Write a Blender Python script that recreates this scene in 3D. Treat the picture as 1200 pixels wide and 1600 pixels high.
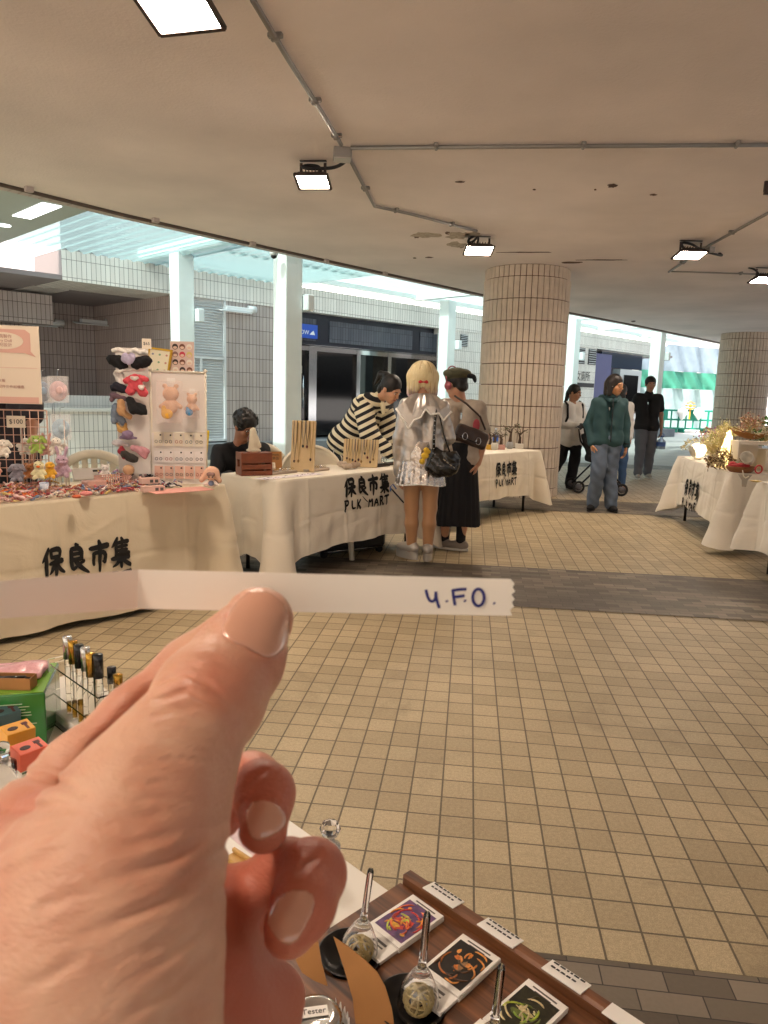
import bpy, math, random
import numpy as np
from mathutils import Vector, Matrix, Euler
for o in list(bpy.data.objects): bpy.data.objects.remove(o)
SC = bpy.context.scene
COL = SC.collection
rad = math.radians
PI = math.pi
# ------------------------------------------------------------------ camera
F = 1130.0; EYE = 1.36; PITCH = rad(9.25); ROLL = math.atan(.028)
_f = np.array([0, math.cos(PITCH), -math.sin(PITCH)]); _u = np.array([0, math.sin(PITCH), math.cos(PITCH)]); _r = np.array([1., 0, 0])
RV = _r * math.cos(ROLL) + _u * math.sin(ROLL)
UV = -_r * math.sin(ROLL) + _u * math.cos(ROLL)
FV = _f
CP = np.array([0, 0, EYE])
cam = bpy.data.cameras.new('camera'); co = bpy.data.objects.new('camera', cam); COL.objects.link(co)
co.matrix_world = Matrix(((RV[0], UV[0], -FV[0], 0), (RV[1], UV[1], -FV[1], 0), (RV[2], UV[2], -FV[2], EYE), (0, 0, 0, 1)))
cam.sensor_fit = 'VERTICAL'; cam.sensor_height = 36; cam.lens = 36 * F / 1600
cam.clip_start = .01; cam.clip_end = 600
cam.dof.use_dof = True; cam.dof.focus_distance = 3.2; cam.dof.aperture_fstop = 38.0
SC.camera = co
# ------------------------------------------------------------------ world, sun, exposure
SUN_EL, SUN_AZ = rad(52), rad(218)      # azimuth clockwise from +Y
w = bpy.data.worlds.new('World'); SC.world = w; w.use_nodes = True
nt = w.node_tree; bg = nt.nodes['Background']
sk = nt.nodes.new('ShaderNodeTexSky'); sk.sky_type = 'NISHITA'; sk.sun_disc = False
sk.sun_elevation = SUN_EL; sk.sun_rotation = SUN_AZ; sk.air_density = .8; sk.dust_density = 7.0; sk.ozone_density = .4
nt.links.new(sk.outputs[0], bg.inputs[0]); bg.inputs[1].default_value = .14
sl = bpy.data.lights.new('sun', 'SUN'); sl.energy = 4.2; sl.angle = rad(.5); sl.color = (1, .95, .88)
so = bpy.data.objects.new('sun', sl); COL.objects.link(so)
sd = Vector((math.sin(SUN_AZ) * math.cos(SUN_EL), math.cos(SUN_AZ) * math.cos(SUN_EL), math.sin(SUN_EL)))
so.rotation_euler = (-sd).to_track_quat('-Z', 'Y').to_euler(); so.location = sd * 60
SC.view_settings.view_transform = 'Standard'; SC.view_settings.look = 'None'
SC.view_settings.exposure = 1.55; SC.view_settings.gamma = 1
SC.cycles.max_bounces = 10; SC.cycles.diffuse_bounces = 5; SC.cycles.transparent_max_bounces = 12
SC.cycles.sample_clamp_indirect = 6
LAMP = 74.0
# ------------------------------------------------------------------ helpers
def ray(px, py): return F * FV + (px - 600) * RV - (py - 800) * UV
def at(px, py, z=0.0):
    d = ray(px, py); return CP + d * ((z - EYE) / d[2])
def aty(px, py, y):
    d = ray(px, py); return CP + d * (y / d[1])
def atd(px, py, dep):
    return CP + ray(px, py) * (dep / F)
def lin(h):
    h = h.lstrip('#'); c = [int(h[i:i + 2], 16) / 255 for i in (0, 2, 4)]
    return tuple(x / 12.92 if x <= .04045 else ((x + .055) / 1.055) ** 2.4 for x in c)
MATS = {}
def M(name, col, rough=.6, metal=0., var=.0, vs=8., bump=0., bs=60., bd=.002, **kw):
    if name in MATS: return MATS[name]
    m = bpy.data.materials.new(name); m.use_nodes = True; n = m.node_tree; L = n.links
    p = n.nodes['Principled BSDF']
    if isinstance(col, str): col = lin(col)
    p.inputs['Base Color'].default_value = (*col, 1); p.inputs['Roughness'].default_value = rough; p.inputs['Metallic'].default_value = metal
    tc = None
    if var or bump: tc = n.nodes.new('ShaderNodeTexCoord')
    if var:
        t = n.nodes.new('ShaderNodeTexNoise'); t.inputs['Scale'].default_value = vs; t.inputs['Detail'].default_value = 5
        L.new(tc.outputs['Object'], t.inputs['Vector'])
        mr = n.nodes.new('ShaderNodeMapRange'); mr.inputs[1].default_value = .3; mr.inputs[2].default_value = .7
        mr.inputs[3].default_value = 1 - var; mr.inputs[4].default_value = 1 + var
        L.new(t.outputs['Fac'], mr.inputs[0])
        mx = n.nodes.new('ShaderNodeVectorMath'); mx.operation = 'SCALE'; mx.inputs[0].default_value = col
        L.new(mr.outputs[0], mx.inputs['Scale']); L.new(mx.outputs[0], p.inputs['Base Color'])
    if bump:
        t = n.nodes.new('ShaderNodeTexNoise'); t.inputs['Scale'].default_value = bs; t.inputs['Detail'].default_value = 3
        L.new(tc.outputs['Object'], t.inputs['Vector'])
        b = n.nodes.new('ShaderNodeBump'); b.inputs['Strength'].default_value = bump; b.inputs['Distance'].default_value = bd
        L.new(t.outputs['Fac'], b.inputs['Height']); L.new(b.outputs[0], p.inputs['Normal'])
    for k, v in kw.items():
        k = {'trans': 'Transmission Weight', 'alpha': 'Alpha', 'ior': 'IOR', 'emit': 'Emission Color', 'es': 'Emission Strength', 'coat': 'Coat Weight',
             'sss': 'Subsurface Weight', 'sheen': 'Sheen Weight', 'spec': 'Specular IOR Level'}[k]
        if k == 'Emission Color': v = (*(lin(v) if isinstance(v, str) else v), 1)
        p.inputs[k].default_value = v
    MATS[name] = m; return m
def nodes(m): return m.node_tree.nodes, m.node_tree.links
def mtiles(name, tw, th, mort, c1, c2, cm, rough=.4, bump=.4, plane='xz', noise=.0, spec=.4, offset=0.):
    """glazed tiles laid in a square grid in the object's own coordinates"""
    m = M(name, c1, rough); n, L = nodes(m); p = n['Principled BSDF']; p.inputs['Specular IOR Level'].default_value = spec
    tc = n.new('ShaderNodeTexCoord'); se = n.new('ShaderNodeSeparateXYZ'); cb = n.new('ShaderNodeCombineXYZ')
    L.new(tc.outputs['Object'], se.inputs[0])
    ax = {'x': 0, 'y': 1, 'z': 2}
    L.new(se.outputs[ax[plane[0]]], cb.inputs[0]); L.new(se.outputs[ax[plane[1]]], cb.inputs[1])
    b = n.new('ShaderNodeTexBrick'); b.offset = offset; b.squash = 1
    L.new(cb.outputs[0], b.inputs['Vector'])
    b.inputs['Color1'].default_value = (*lin(c1), 1); b.inputs['Color2'].default_value = (*lin(c2), 1); b.inputs['Mortar'].default_value = (*lin(cm), 1)
    b.inputs['Scale'].default_value = 1; b.inputs['Mortar Size'].default_value = mort; b.inputs['Mortar Smooth'].default_value = .15
    b.inputs['Brick Width'].default_value = tw; b.inputs['Row Height'].default_value = th
    out = b.outputs['Color']
    t = n.new('ShaderNodeTexNoise'); t.inputs['Scale'].default_value = 90; t.inputs['Detail'].default_value = 4; L.new(tc.outputs['Object'], t.inputs['Vector'])
    if noise:
        t2 = n.new('ShaderNodeTexNoise'); t2.inputs['Scale'].default_value = 1.1; t2.inputs['Detail'].default_value = 6; L.new(tc.outputs['Object'], t2.inputs['Vector'])
        ad = n.new('ShaderNodeMath'); ad.operation = 'ADD'; L.new(t.outputs['Fac'], ad.inputs[0]); L.new(t2.outputs['Fac'], ad.inputs[1])
        mr = n.new('ShaderNodeMapRange'); mr.inputs[1].default_value = .7; mr.inputs[2].default_value = 1.3; mr.inputs[3].default_value = 1 - noise; mr.inputs[4].default_value = 1 + noise
        L.new(ad.outputs[0], mr.inputs[0])
        sc = n.new('ShaderNodeVectorMath'); sc.operation = 'SCALE'; L.new(out, sc.inputs[0]); L.new(mr.outputs[0], sc.inputs['Scale']); out = sc.outputs[0]
    L.new(out, p.inputs['Base Color'])
    inv = n.new('ShaderNodeMath'); inv.operation = 'SUBTRACT'; inv.inputs[0].default_value = 1; L.new(b.outputs['Fac'], inv.inputs[1])
    ad = n.new('ShaderNodeMath'); ad.operation = 'MULTIPLY_ADD'; L.new(t.outputs['Fac'], ad.inputs[0]); ad.inputs[1].default_value = .35 if noise else .06; L.new(inv.outputs[0], ad.inputs[2])
    bp = n.new('ShaderNodeBump'); bp.inputs['Strength'].default_value = bump; bp.inputs['Distance'].default_value = .004
    L.new(ad.outputs[0], bp.inputs['Height']); L.new(bp.outputs[0], p.inputs['Normal'])
    return m
def tag(o, label=None, cat=None, group=None, kind=None):
    if label: o['label'] = label
    if cat: o['category'] = cat
    if group: o['group'] = group
    if kind: o['kind'] = kind
    return o
def thing(name, label, cat, loc=(0, 0, 0), rz=0., group=None, kind=None, rot=None):
    o = bpy.data.objects.new(name, None); COL.objects.link(o); o.empty_display_size = .05
    o.location = Vector([float(v) for v in loc]); o.rotation_euler = rot if rot else (0, 0, rz)
    return tag(o, label, cat, group, kind)
def link(name, me, mats, parent=None, smooth=False, loc=None, rz=None):
    o = bpy.data.objects.new(name, me); COL.objects.link(o)
    for m in (mats if isinstance(mats, (list, tuple)) else [mats]): me.materials.append(m)
    if smooth: me.shade_smooth() if hasattr(me, 'shade_smooth') else me.polygons.foreach_set('use_smooth', [True] * len(me.polygons))
    if parent: o.parent = parent
    if loc is not None: o.location = Vector([float(v) for v in loc])
    if rz is not None: o.rotation_euler = (0, 0, rz)
    return o
def rotm(rx=0, ry=0, rz=0): return np.array(Euler((rx, ry, rz)).to_matrix())
class MB:
    def __init__(s): s.v = []; s.f = []; s.m = []; s.sm = []
    def add(s, vs, fs, mi=0, smooth=False):
        b = len(s.v); s.v += [tuple(float(c) for c in v) for v in vs]
        s.f += [tuple(i + b for i in f) for f in fs]; s.m += [mi] * len(fs); s.sm += [smooth] * len(fs); return s
    def box(s, c, size, R=None, mi=0, bev=0.):
        hx, hy, hz = [x / 2 for x in size]
        if bev:
            b = min(bev, hx * .9, hy * .9, hz * .9); pts = []; 
            for sx in (-1, 1):
                for sy in (-1, 1):
                    for sz in (-1, 1): pts += [(sx * hx, sy * (hy - b), sz * (hz - b)), (sx * (hx - b), sy * hy, sz * (hz - b)), (sx * (hx - b), sy * (hy - b), sz * hz)]
            I = lambda sx, sy, sz, k: ((sx > 0) * 4 + (sy > 0) * 2 + (sz > 0)) * 3 + k
            fs = []
            for a in (-1, 1):
                q = [I(a, -1, -1, 0), I(a, 1, -1, 0), I(a, 1, 1, 0), I(a, -1, 1, 0)]; fs.append(q if a > 0 else q[::-1])
                q = [I(-1, a, -1, 1), I(-1, a, 1, 1), I(1, a, 1, 1), I(1, a, -1, 1)]; fs.append(q if a > 0 else q[::-1])
                q = [I(-1, -1, a, 2), I(1, -1, a, 2), I(1, 1, a, 2), I(-1, 1, a, 2)]; fs.append(q if a > 0 else q[::-1])
            for a in (-1, 1):
                for c_ in (-1, 1):
                    q = [I(a, c_, -1, 0), I(a, c_, 1, 0), I(a, c_, 1, 1), I(a, c_, -1, 1)]; fs.append(q if a * c_ < 0 else q[::-1]); 
                    q = [I(a, -1, c_, 0), I(a, 1, c_, 0), I(a, 1, c_, 2), I(a, -1, c_, 2)]; fs.append(q if a * c_ > 0 else q[::-1])
                    q = [I(-1, a, c_, 1), I(1, a, c_, 1), I(1, a, c_, 2), I(-1, a, c_, 2)]; fs.append(q if a * c_ < 0 else q[::-1])
                    for d_ in (-1, 1):
                        t = [I(a, c_, d_, 0), I(a, c_, d_, 1), I(a, c_, d_, 2)]; fs.append(t if a * c_ * d_ > 0 else t[::-1])
        else:
            pts = [(x * hx, y * hy, z * hz) for x in (-1, 1) for y in (-1, 1) for z in (-1, 1)]
            fs = [(0, 1, 3, 2), (4, 6, 7, 5), (0, 4, 5, 1), (2, 3, 7, 6), (0, 2, 6, 4), (1, 5, 7, 3)]
        pts = np.array(pts)
        if R is not None: pts = pts @ np.array(R).T
        return s.add(pts + np.array(c), fs, mi)
    def span(s, x0, x1, y0, y1, z0, z1, mi=0, bev=0.): return s.box(((x0 + x1) / 2, (y0 + y1) / 2, (z0 + z1) / 2), (abs(x1 - x0), abs(y1 - y0), abs(z1 - z0)), None, mi, bev)
    def tube(s, path, r, n=8, mi=0, closed=False, caps=True):
        P = [np.array(p, float) for p in path]; N = len(P); rs = r if isinstance(r, (list, tuple, np.ndarray)) else [r] * N
        vs = []; up = None
        for i in range(N):
            if closed: t = P[(i + 1) % N] - P[i - 1]
            else: t = P[min(i + 1, N - 1)] - P[max(i - 1, 0)]
            t = t / (np.linalg.norm(t) + 1e-12)
            if up is None: up = np.array([0, 0, 1.]) if abs(t[2]) < .9 else np.array([1., 0, 0])
            a = np.cross(t, up); a /= np.linalg.norm(a) + 1e-12; b = np.cross(a, t); up = b
            for k in range(n):
                th = 2 * PI * k / n; vs.append(P[i] + rs[i] * (math.cos(th) * a + math.sin(th) * b))
        fs = []
        for i in range(N if closed else N - 1):
            j = (i + 1) % N
            for k in range(n): fs.append((i * n + k, i * n + (k + 1) % n, j * n + (k + 1) % n, j * n + k))
        if caps and not closed: fs.append(tuple(range(n))[::-1]); fs.append(tuple((N - 1) * n + k for k in range(n)))
        return s.add(vs, fs, mi, True)
    def cyl(s, a, b, r, r2=None, n=16, mi=0): 
        s.tube([a, b], [r, r if r2 is None else r2], n, mi); return s
    def lathe(s, prof, c=(0, 0, 0), n=24, mi=0, R=None, smooth=True, cap=True):
        vs = []
        for (r, z) in prof:
            for k in range(n): th = 2 * PI * k / n; vs.append((r * math.cos(th), r * math.sin(th), z))
        fs = []
        for i in range(len(prof) - 1):
            for k in range(n): fs.append((i * n + k, i * n + (k + 1) % n, (i + 1) * n + (k + 1) % n, (i + 1) * n + k))
        if cap:
            if prof[0][0] > 1e-5: fs.append(tuple(range(n))[::-1])
            if prof[-1][0] > 1e-5: fs.append(tuple((len(prof) - 1) * n + k for k in range(n)))
        vs = np.array(vs)
        if R is not None: vs = vs @ np.array(R).T
        return s.add(vs + np.array(c), fs, mi, smooth)
    def prism(s, poly, z0, z1, mi=0, T=None):
        """poly in the local xy plane, T maps (x,y,z)->xyz"""
        n = len(poly); vs = [(x, y, z0) for x, y in poly] + [(x, y, z1) for x, y in poly]
        a = sum(poly[i][0] * poly[(i + 1) % n][1] - poly[(i + 1) % n][0] * poly[i][1] for i in range(n))
        fs = [tuple(range(n))[::-1], tuple(range(n, 2 * n))] + [(i, (i + 1) % n, n + (i + 1) % n, n + i) for i in range(n)]
        if a < 0: fs = [f[::-1] for f in fs]
        if T is not None: vs = [T(*v) for v in vs]
        return s.add(vs, fs, mi)
    def grid(s, fn, nu, nv, mi=0, smooth=True):
        vs = [fn(i / nu, j / nv) for j in range(nv + 1) for i in range(nu + 1)]
        fs = [(j * (nu + 1) + i, j * (nu + 1) + i + 1, (j + 1) * (nu + 1) + i + 1, (j + 1) * (nu + 1) + i) for j in range(nv) for i in range(nu)]
        return s.add(vs, fs, mi, smooth)
    def mesh(s, name):
        me = bpy.data.meshes.new(name); me.from_pydata(s.v, [], s.f); me.update()
        me.polygons.foreach_set('material_index', s.m); me.polygons.foreach_set('use_smooth', s.sm); return me
    def build(s, name, mats, parent=None, loc=None, rz=None): return link(name, s.mesh(name), mats, parent, False, loc, rz)
# ---- signed-distance modelling: smooth blends of tapered limbs, meshed by surface nets
def _snets(f, org, h):
    ins = f < 0; nx, ny, nz = f.shape; cs = (nx - 1, ny - 1, nz - 1); tot = cs[0] * cs[1] * cs[2]
    acc = np.zeros((tot, 3)); cnt = np.zeros(tot); quads = []
    for ax in range(3):
        a = [slice(None)] * 3; b = [slice(None)] * 3; a[ax] = slice(0, -1); b[ax] = slice(1, None)
        cr = ins[tuple(a)] != ins[tuple(b)]; idx = np.argwhere(cr)
        if not len(idx): continue
        f0 = f[tuple(a)][cr]; f1 = f[tuple(b)][cr]; t = f0 / (f0 - f1); pos = idx.astype(float); pos[:, ax] += t
        o1, o2 = [(1, 2), (2, 0), (0, 1)][ax]; ids = []
        ok = (idx[:, o1] > 0) & (idx[:, o2] > 0) & (idx[:, o1] < f.shape[o1] - 1) & (idx[:, o2] < f.shape[o2] - 1)
        idx = idx[ok]; pos = pos[ok]; neg = f0[ok] < 0
        for d1, d2 in ((-1, -1), (0, -1), (0, 0), (-1, 0)):
            c = idx.copy(); c[:, o1] += d1; c[:, o2] += d2; cid = (c[:, 0] * cs[1] + c[:, 1]) * cs[2] + c[:, 2]; ids.append(cid)
            cnt += np.bincount(cid, minlength=tot)
            for k in range(3): acc[:, k] += np.bincount(cid, pos[:, k], minlength=tot)
        q = np.stack(ids, 1); q[~neg] = q[~neg][:, ::-1]; quads.append(q)
    used = np.nonzero(cnt)[0]; V = acc[used] / cnt[used][:, None]; mp = np.full(tot, -1); mp[used] = np.arange(len(used))
    return V * h + org, mp[np.concatenate(quads)]
def _pd(pr, P):
    t = pr[0]
    if t == 'c':
        a, b, ra, rb = [np.array(x, float) for x in pr[1:5]]
        ab = b - a; L2 = ab @ ab + 1e-12; q = P - a; h = np.clip((q @ ab) / L2, 0, 1)
        return np.sqrt(((q - h[..., None] * ab) ** 2).sum(-1)) - (ra + (rb - ra) * h)
    if t == 'e':
        c = np.array(pr[1], float); r = np.array(pr[2], float); q = P - c
        if len(pr) > 3 and pr[3] is not None: q = q @ np.array(pr[3])
        k0 = np.sqrt(((q / r) ** 2).sum(-1)); k1 = np.sqrt(((q / r ** 2) ** 2).sum(-1)) + 1e-9
        return k0 * (k0 - 1) / k1
    if t == 'b':
        c = np.array(pr[1], float); hs = np.array(pr[2], float); rr = pr[4] if len(pr) > 4 else .005; q = P - c
        if len(pr) > 3 and pr[3] is not None: q = q @ np.array(pr[3])
        q = np.abs(q) - (hs - rr); return np.sqrt((np.maximum(q, 0) ** 2).sum(-1)) + np.minimum(q.max(-1), 0) - rr
def _bb(pr):
    if pr[0] == 'c':
        a = np.array(pr[1], float); b = np.array(pr[2], float); return np.minimum(a - pr[3], b - pr[4]), np.maximum(a + pr[3], b + pr[4])
    r = np.array(pr[2], float)
    if len(pr) > 3 and pr[3] is not None: r = np.full(3, np.linalg.norm(r))
    c = np.array(pr[1], float); return c - r, c + r
def blob(prims, vox, k=.01, disp=None, post=None):
    """prims: tuples, optional trailing dict {'k':blend,'op':'sub'}; returns (verts, quads)"""
    P2 = []
    for p in prims:
        o = {}
        if isinstance(p[-1], dict): o = p[-1]; p = p[:-1]
        P2.append((p, o.get('k', k), o.get('op', 'add')))
    lo = np.min([_bb(p)[0] for p, _, op in P2 if op == 'add'], 0) - 3 * vox; hi = np.max([_bb(p)[1] for p, _, op in P2 if op == 'add'], 0) + 3 * vox
    n = np.ceil((hi - lo) / vox).astype(int) + 1
    ax = [lo[i] + vox * np.arange(n[i]) for i in range(3)]; f = np.full(n, 1.0)
    for p, kk, op in P2:
        b0, b1 = _bb(p); mg = kk + 4 * vox + .006
        i0 = np.maximum(((b0 - mg - lo) / vox).astype(int), 0); i1 = np.minimum(((b1 + mg - lo) / vox).astype(int) + 2, n)
        if np.any(i1 <= i0): continue
        sl = tuple(slice(i0[i], i1[i]) for i in range(3))
        G = np.stack(np.meshgrid(*[ax[i][sl[i]] for i in range(3)], indexing='ij'), -1); d = _pd(p, G); c = f[sl]
        if op == 'int': continue
        if op == 'add':
            hh = np.maximum(kk - np.abs(c - d), 0) / max(kk, 1e-6); f[sl] = np.minimum(c, d) - hh * hh * kk * .25
        else:
            d = -d; hh = np.maximum(kk - np.abs(c - d), 0) / max(kk, 1e-6); f[sl] = np.maximum(c, d) + hh * hh * kk * .25
    for p, kk, op in P2:
        if op == 'int': f = np.maximum(f, _pd(p, np.stack(np.meshgrid(*ax, indexing='ij'), -1)))
    if disp is not None:
        near = np.abs(f) < 4 * vox + .004; idx = np.argwhere(near); f[near] += disp(idx * vox + lo)
    return _snets(f, lo, vox)
def blobo(name, prims, vox, mat, parent=None, k=.01, disp=None, loc=None, rz=None, post=None):
    V, Q = blob(prims, vox, k, disp)
    if post is not None: V = post(V)
    me = bpy.data.meshes.new(name); me.from_pydata(V.tolist(), [], Q.tolist()); me.update()
    return link(name, me, mat, parent, True, loc, rz)
def copyt(src, loc=None, rz=None, label=None, group=None):
    r = src.copy(); COL.objects.link(r)
    if loc is not None: r.location = Vector([float(v) for v in loc])
    if rz is not None: r.rotation_euler = (0, 0, rz)
    if label: r['label'] = label
    if group: r['group'] = group
    for ch in list(src.children):
        c = ch.copy(); COL.objects.link(c); c.parent = r
        for g in list(ch.children):
            d = g.copy(); COL.objects.link(d); d.parent = c
    return r
def text(name, body, size, mat, parent, M4, ext=.0006, align='CENTER', width=None):
    cu = bpy.data.curves.new(name, 'FONT'); cu.body = body; cu.size = size; cu.extrude = ext; cu.align_x = align; cu.align_y = 'CENTER'; cu.resolution_u = 3
    o = bpy.data.objects.new(name, cu); COL.objects.link(o)
    me = bpy.data.meshes.new_from_object(o); bpy.data.objects.remove(o)
    v = np.empty(len(me.vertices) * 3); me.vertices.foreach_get('co', v); v = v.reshape(-1, 3)
    if width and len(v): v[:, 0] *= width / max(np.ptp(v[:, 0]), 1e-6)
    Mx = np.array(M4); v = v @ Mx[:3, :3].T + Mx[:3, 3]; me.vertices.foreach_set('co', v.ravel()); me.update(); me.materials.clear()
    return link(name, me, mat, parent)
def frame(o, x, y, z=None):
    """4x4 from origin and x,y axes"""
    x = np.array(x, float); y = np.array(y, float); x /= np.linalg.norm(x); z_ = np.cross(x, y); z_ /= np.linalg.norm(z_); y = np.cross(z_, x)
    m = np.eye(4); m[:3, 0] = x; m[:3, 1] = y; m[:3, 2] = z_; m[:3, 3] = o; return m
rng = random.Random(7)
# ================================================================== SETTING
A65 = rad(6.5)
def T2W(u, v): return (u * math.cos(A65) + v * math.sin(A65), -u * math.sin(A65) + v * math.cos(A65))
def sheet(name, pts, z, mat, org=(0, 0), rz=0.):
    me = bpy.data.meshes.new(name); me.from_pydata([(p[0] - org[0], p[1] - org[1], 0) for p in pts], [], [tuple(range(len(pts)))])
    o = link(name, me, mat); o['kind'] = 'structure'
    ox, oy = T2W(*org) if rz else org
    o.location = (ox, oy, z); o.rotation_euler = (0, 0, rz); return o
m_conc = M('paving_concrete', (.42, .41, .39), .85, var=.12, vs=3, bump=.3, bs=120)
m_tile = mtiles('floor_tile', .108, .112, .0033, '#bdac8b', '#a99879', '#6b5f4c', .5, .9, 'xy', .17, .35)
m_out = mtiles('outdoor_tile', .108, .112, .0034, '#b3a48f', '#9f917d', '#6a6155', .6, .5, 'xy', .1, .35)
m_band = mtiles('slate_band', .15, .062, .0016, '#564d43', '#71675a', '#3b352e', .55, .5, 'xy', .22, .35, .5)
n, L = nodes(m_band)   # scattered paler setts
br = [x for x in n if x.type == 'TEX_BRICK'][0]; br.inputs['Bias'].default_value = -.2; pb = n['Principled BSDF']
src = pb.inputs['Base Color'].links[0].from_socket; tcb = [x for x in n if x.type == 'TEX_COORD'][0]
b2 = n.new('ShaderNodeTexBrick'); b2.offset = .5; L.new(br.inputs['Vector'].links[0].from_socket, b2.inputs['Vector'])
for k_, v_ in (('Scale', 1), ('Mortar Size', .0018), ('Mortar Smooth', .15), ('Brick Width', .15), ('Row Height', .062), ('Bias', -.1), ('Color1', (*lin('#584f44'), 1)), ('Color2', (*lin('#9b8f7e'), 1)), ('Mortar', (*lin('#3f3b37'), 1))): b2.inputs[k_].default_value = v_
nz = n.new('ShaderNodeTexNoise'); nz.inputs['Scale'].default_value = .9; nz.inputs['Detail'].default_value = 1; L.new(tcb.outputs['Object'], nz.inputs['Vector']); g2 = n.new('ShaderNodeMapRange'); g2.inputs[1].default_value = .4; g2.inputs[2].default_value = .6; g2.inputs[4].default_value = .8; L.new(nz.outputs['Fac'], g2.inputs[0])
mb_ = n.new('ShaderNodeMix'); mb_.data_type = 'RGBA'; L.new(g2.outputs[0], mb_.inputs[0]); L.new(src, mb_.inputs[6]); L.new(b2.outputs['Color'], mb_.inputs[7]); L.new(mb_.outputs[2], pb.inputs['Base Color'])
n, L = nodes(m_tile)   # stains and scuffs of their own on the tiles
pb = n['Principled BSDF']; src = pb.inputs['Base Color'].links[0].from_socket; tcb = [x for x in n if x.type == 'TEX_COORD'][0]
nz = n.new('ShaderNodeTexNoise'); nz.inputs['Scale'].default_value = 2.3; nz.inputs['Detail'].default_value = 9; nz.inputs['Roughness'].default_value = .72; nz.inputs['Distortion'].default_value = .8; L.new(tcb.outputs['Object'], nz.inputs['Vector'])
g2 = n.new('ShaderNodeMapRange'); g2.inputs[1].default_value = .54; g2.inputs[2].default_value = .7; g2.inputs[4].default_value = .42; L.new(nz.outputs['Fac'], g2.inputs[0])
mb_ = n.new('ShaderNodeMix'); mb_.data_type = 'RGBA'; mb_.inputs[7].default_value = (*lin('#7f705a'), 1); L.new(g2.outputs[0], mb_.inputs[0]); L.new(src, mb_.inputs[6])
sp_ = n.new('ShaderNodeTexNoise'); sp_.inputs['Scale'].default_value = 330; sp_.inputs['Detail'].default_value = 2; L.new(tcb.outputs['Object'], sp_.inputs['Vector']); g3_ = n.new('ShaderNodeMapRange'); g3_.inputs[1].default_value = .35; g3_.inputs[2].default_value = .65; g3_.inputs[3].default_value = .8; g3_.inputs[4].default_value = 1.16; L.new(sp_.outputs['Fac'], g3_.inputs[0])
sc_ = n.new('ShaderNodeVectorMath'); sc_.operation = 'SCALE'; L.new(mb_.outputs[2], sc_.inputs[0]); L.new(g3_.outputs[0], sc_.inputs['Scale']); L.new(sc_.outputs[0], pb.inputs['Base Color'])
n, L = nodes(m_tile); bm = [x for x in n if x.type == 'BUMP'][0]; bm.inputs['Distance'].default_value = .005
sheet('ground', [(-140, -120), (160, -120), (160, 200), (-140, 200)], -.012, m_conc)
OU, OV = .072, 1.6364
sheet('floor', [(-16, -10), (16, -10), (16, 10.3), (-16, 10.3)], 0, m_tile, (OU, OV), -A65)
sheet('pavement', [(-16, 10.3), (22, 10.3), (22, 15.2), (-16, 15.2)], -.001, m_out, (OU, OV), -A65)
sheet('dark_paving_band', [(-16, 4.68), (16, 4.68), (16, 5.82), (-16, 5.82)], .004, m_band, (OU, 4.68), -A65)
sheet('dark_paving_band', [(-16, 8.95), (16, 8.95), (16, 10.05), (-16, 10.05)], .004, m_band, (OU, 8.95), -A65)
sheet('dark_paving_band', [(-16, .5), (16, .5), (16, 1.632), (-16, 1.632)], .004, m_band, (OU, .5), -A65)
sheet('dark_paving_band', [(-2, 15.2), (22, 15.2), (22, 16.2), (-2, 16.2)], .002, m_band, (OU, 15.2), -A65)
# ---- ceiling slab
CZ = 3.1
edge = [(-9.2, -.4), (-6.2, 3.25), (-3.449, 6.712), (-2.71, 7.75), (-1.295, 9.474), (1.506, 12.744), (3.646, 15.1), (5.8, 17.3), (9.467, 21.3), (16, 28.5)]
def offs(pts, d):
    out = []
    for i, p in enumerate(pts):
        a = np.array(pts[max(i - 1, 0)]); b = np.array(pts[min(i + 1, len(pts) - 1)]); t = (b - a) / np.linalg.norm(b - a)
        out.append((p[0] - t[1] * d, p[1] + t[0] * d))
    return out
outer = offs(edge, .30)
m_ceil = M('ceiling_paint', '#e8dcd8', .9, var=.10, vs=.9, bump=.5, bs=55, bd=.006)
n, L = nodes(m_ceil)
m_soff = M('soffit_tile', '#b3a6a0', .5); m_grout = M('dark_grout', '#5a4a40', .9); m_steel = M('conduit_steel', '#8f8a85', .45, .6)
mb = MB(); poly = edge + [(16, -14), (-9.2, -14)]
N = len(poly)
mb.add([(x, y, CZ) for x, y in poly], [tuple(range(N))[::-1]] if sum(poly[i][0] * poly[(i + 1) % N][1] - poly[(i + 1) % N][0] * poly[i][1] for i in range(N)) > 0 else [tuple(range(N))])
op = outer + [(16, -14), (-9.2, -14)]
mb.prism(op, CZ + .02, CZ + .75)
for i in range(len(edge) - 1): mb.add([(*edge[i], CZ), (*edge[i + 1], CZ), (*edge[i + 1], CZ + .03), (*edge[i], CZ + .03)], [(0, 1, 2, 3)])
ceil = mb.build('ceiling', m_ceil); ceil['kind'] = 'structure'
mb = MB()       # tiled soffit strip along the slab edge
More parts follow.
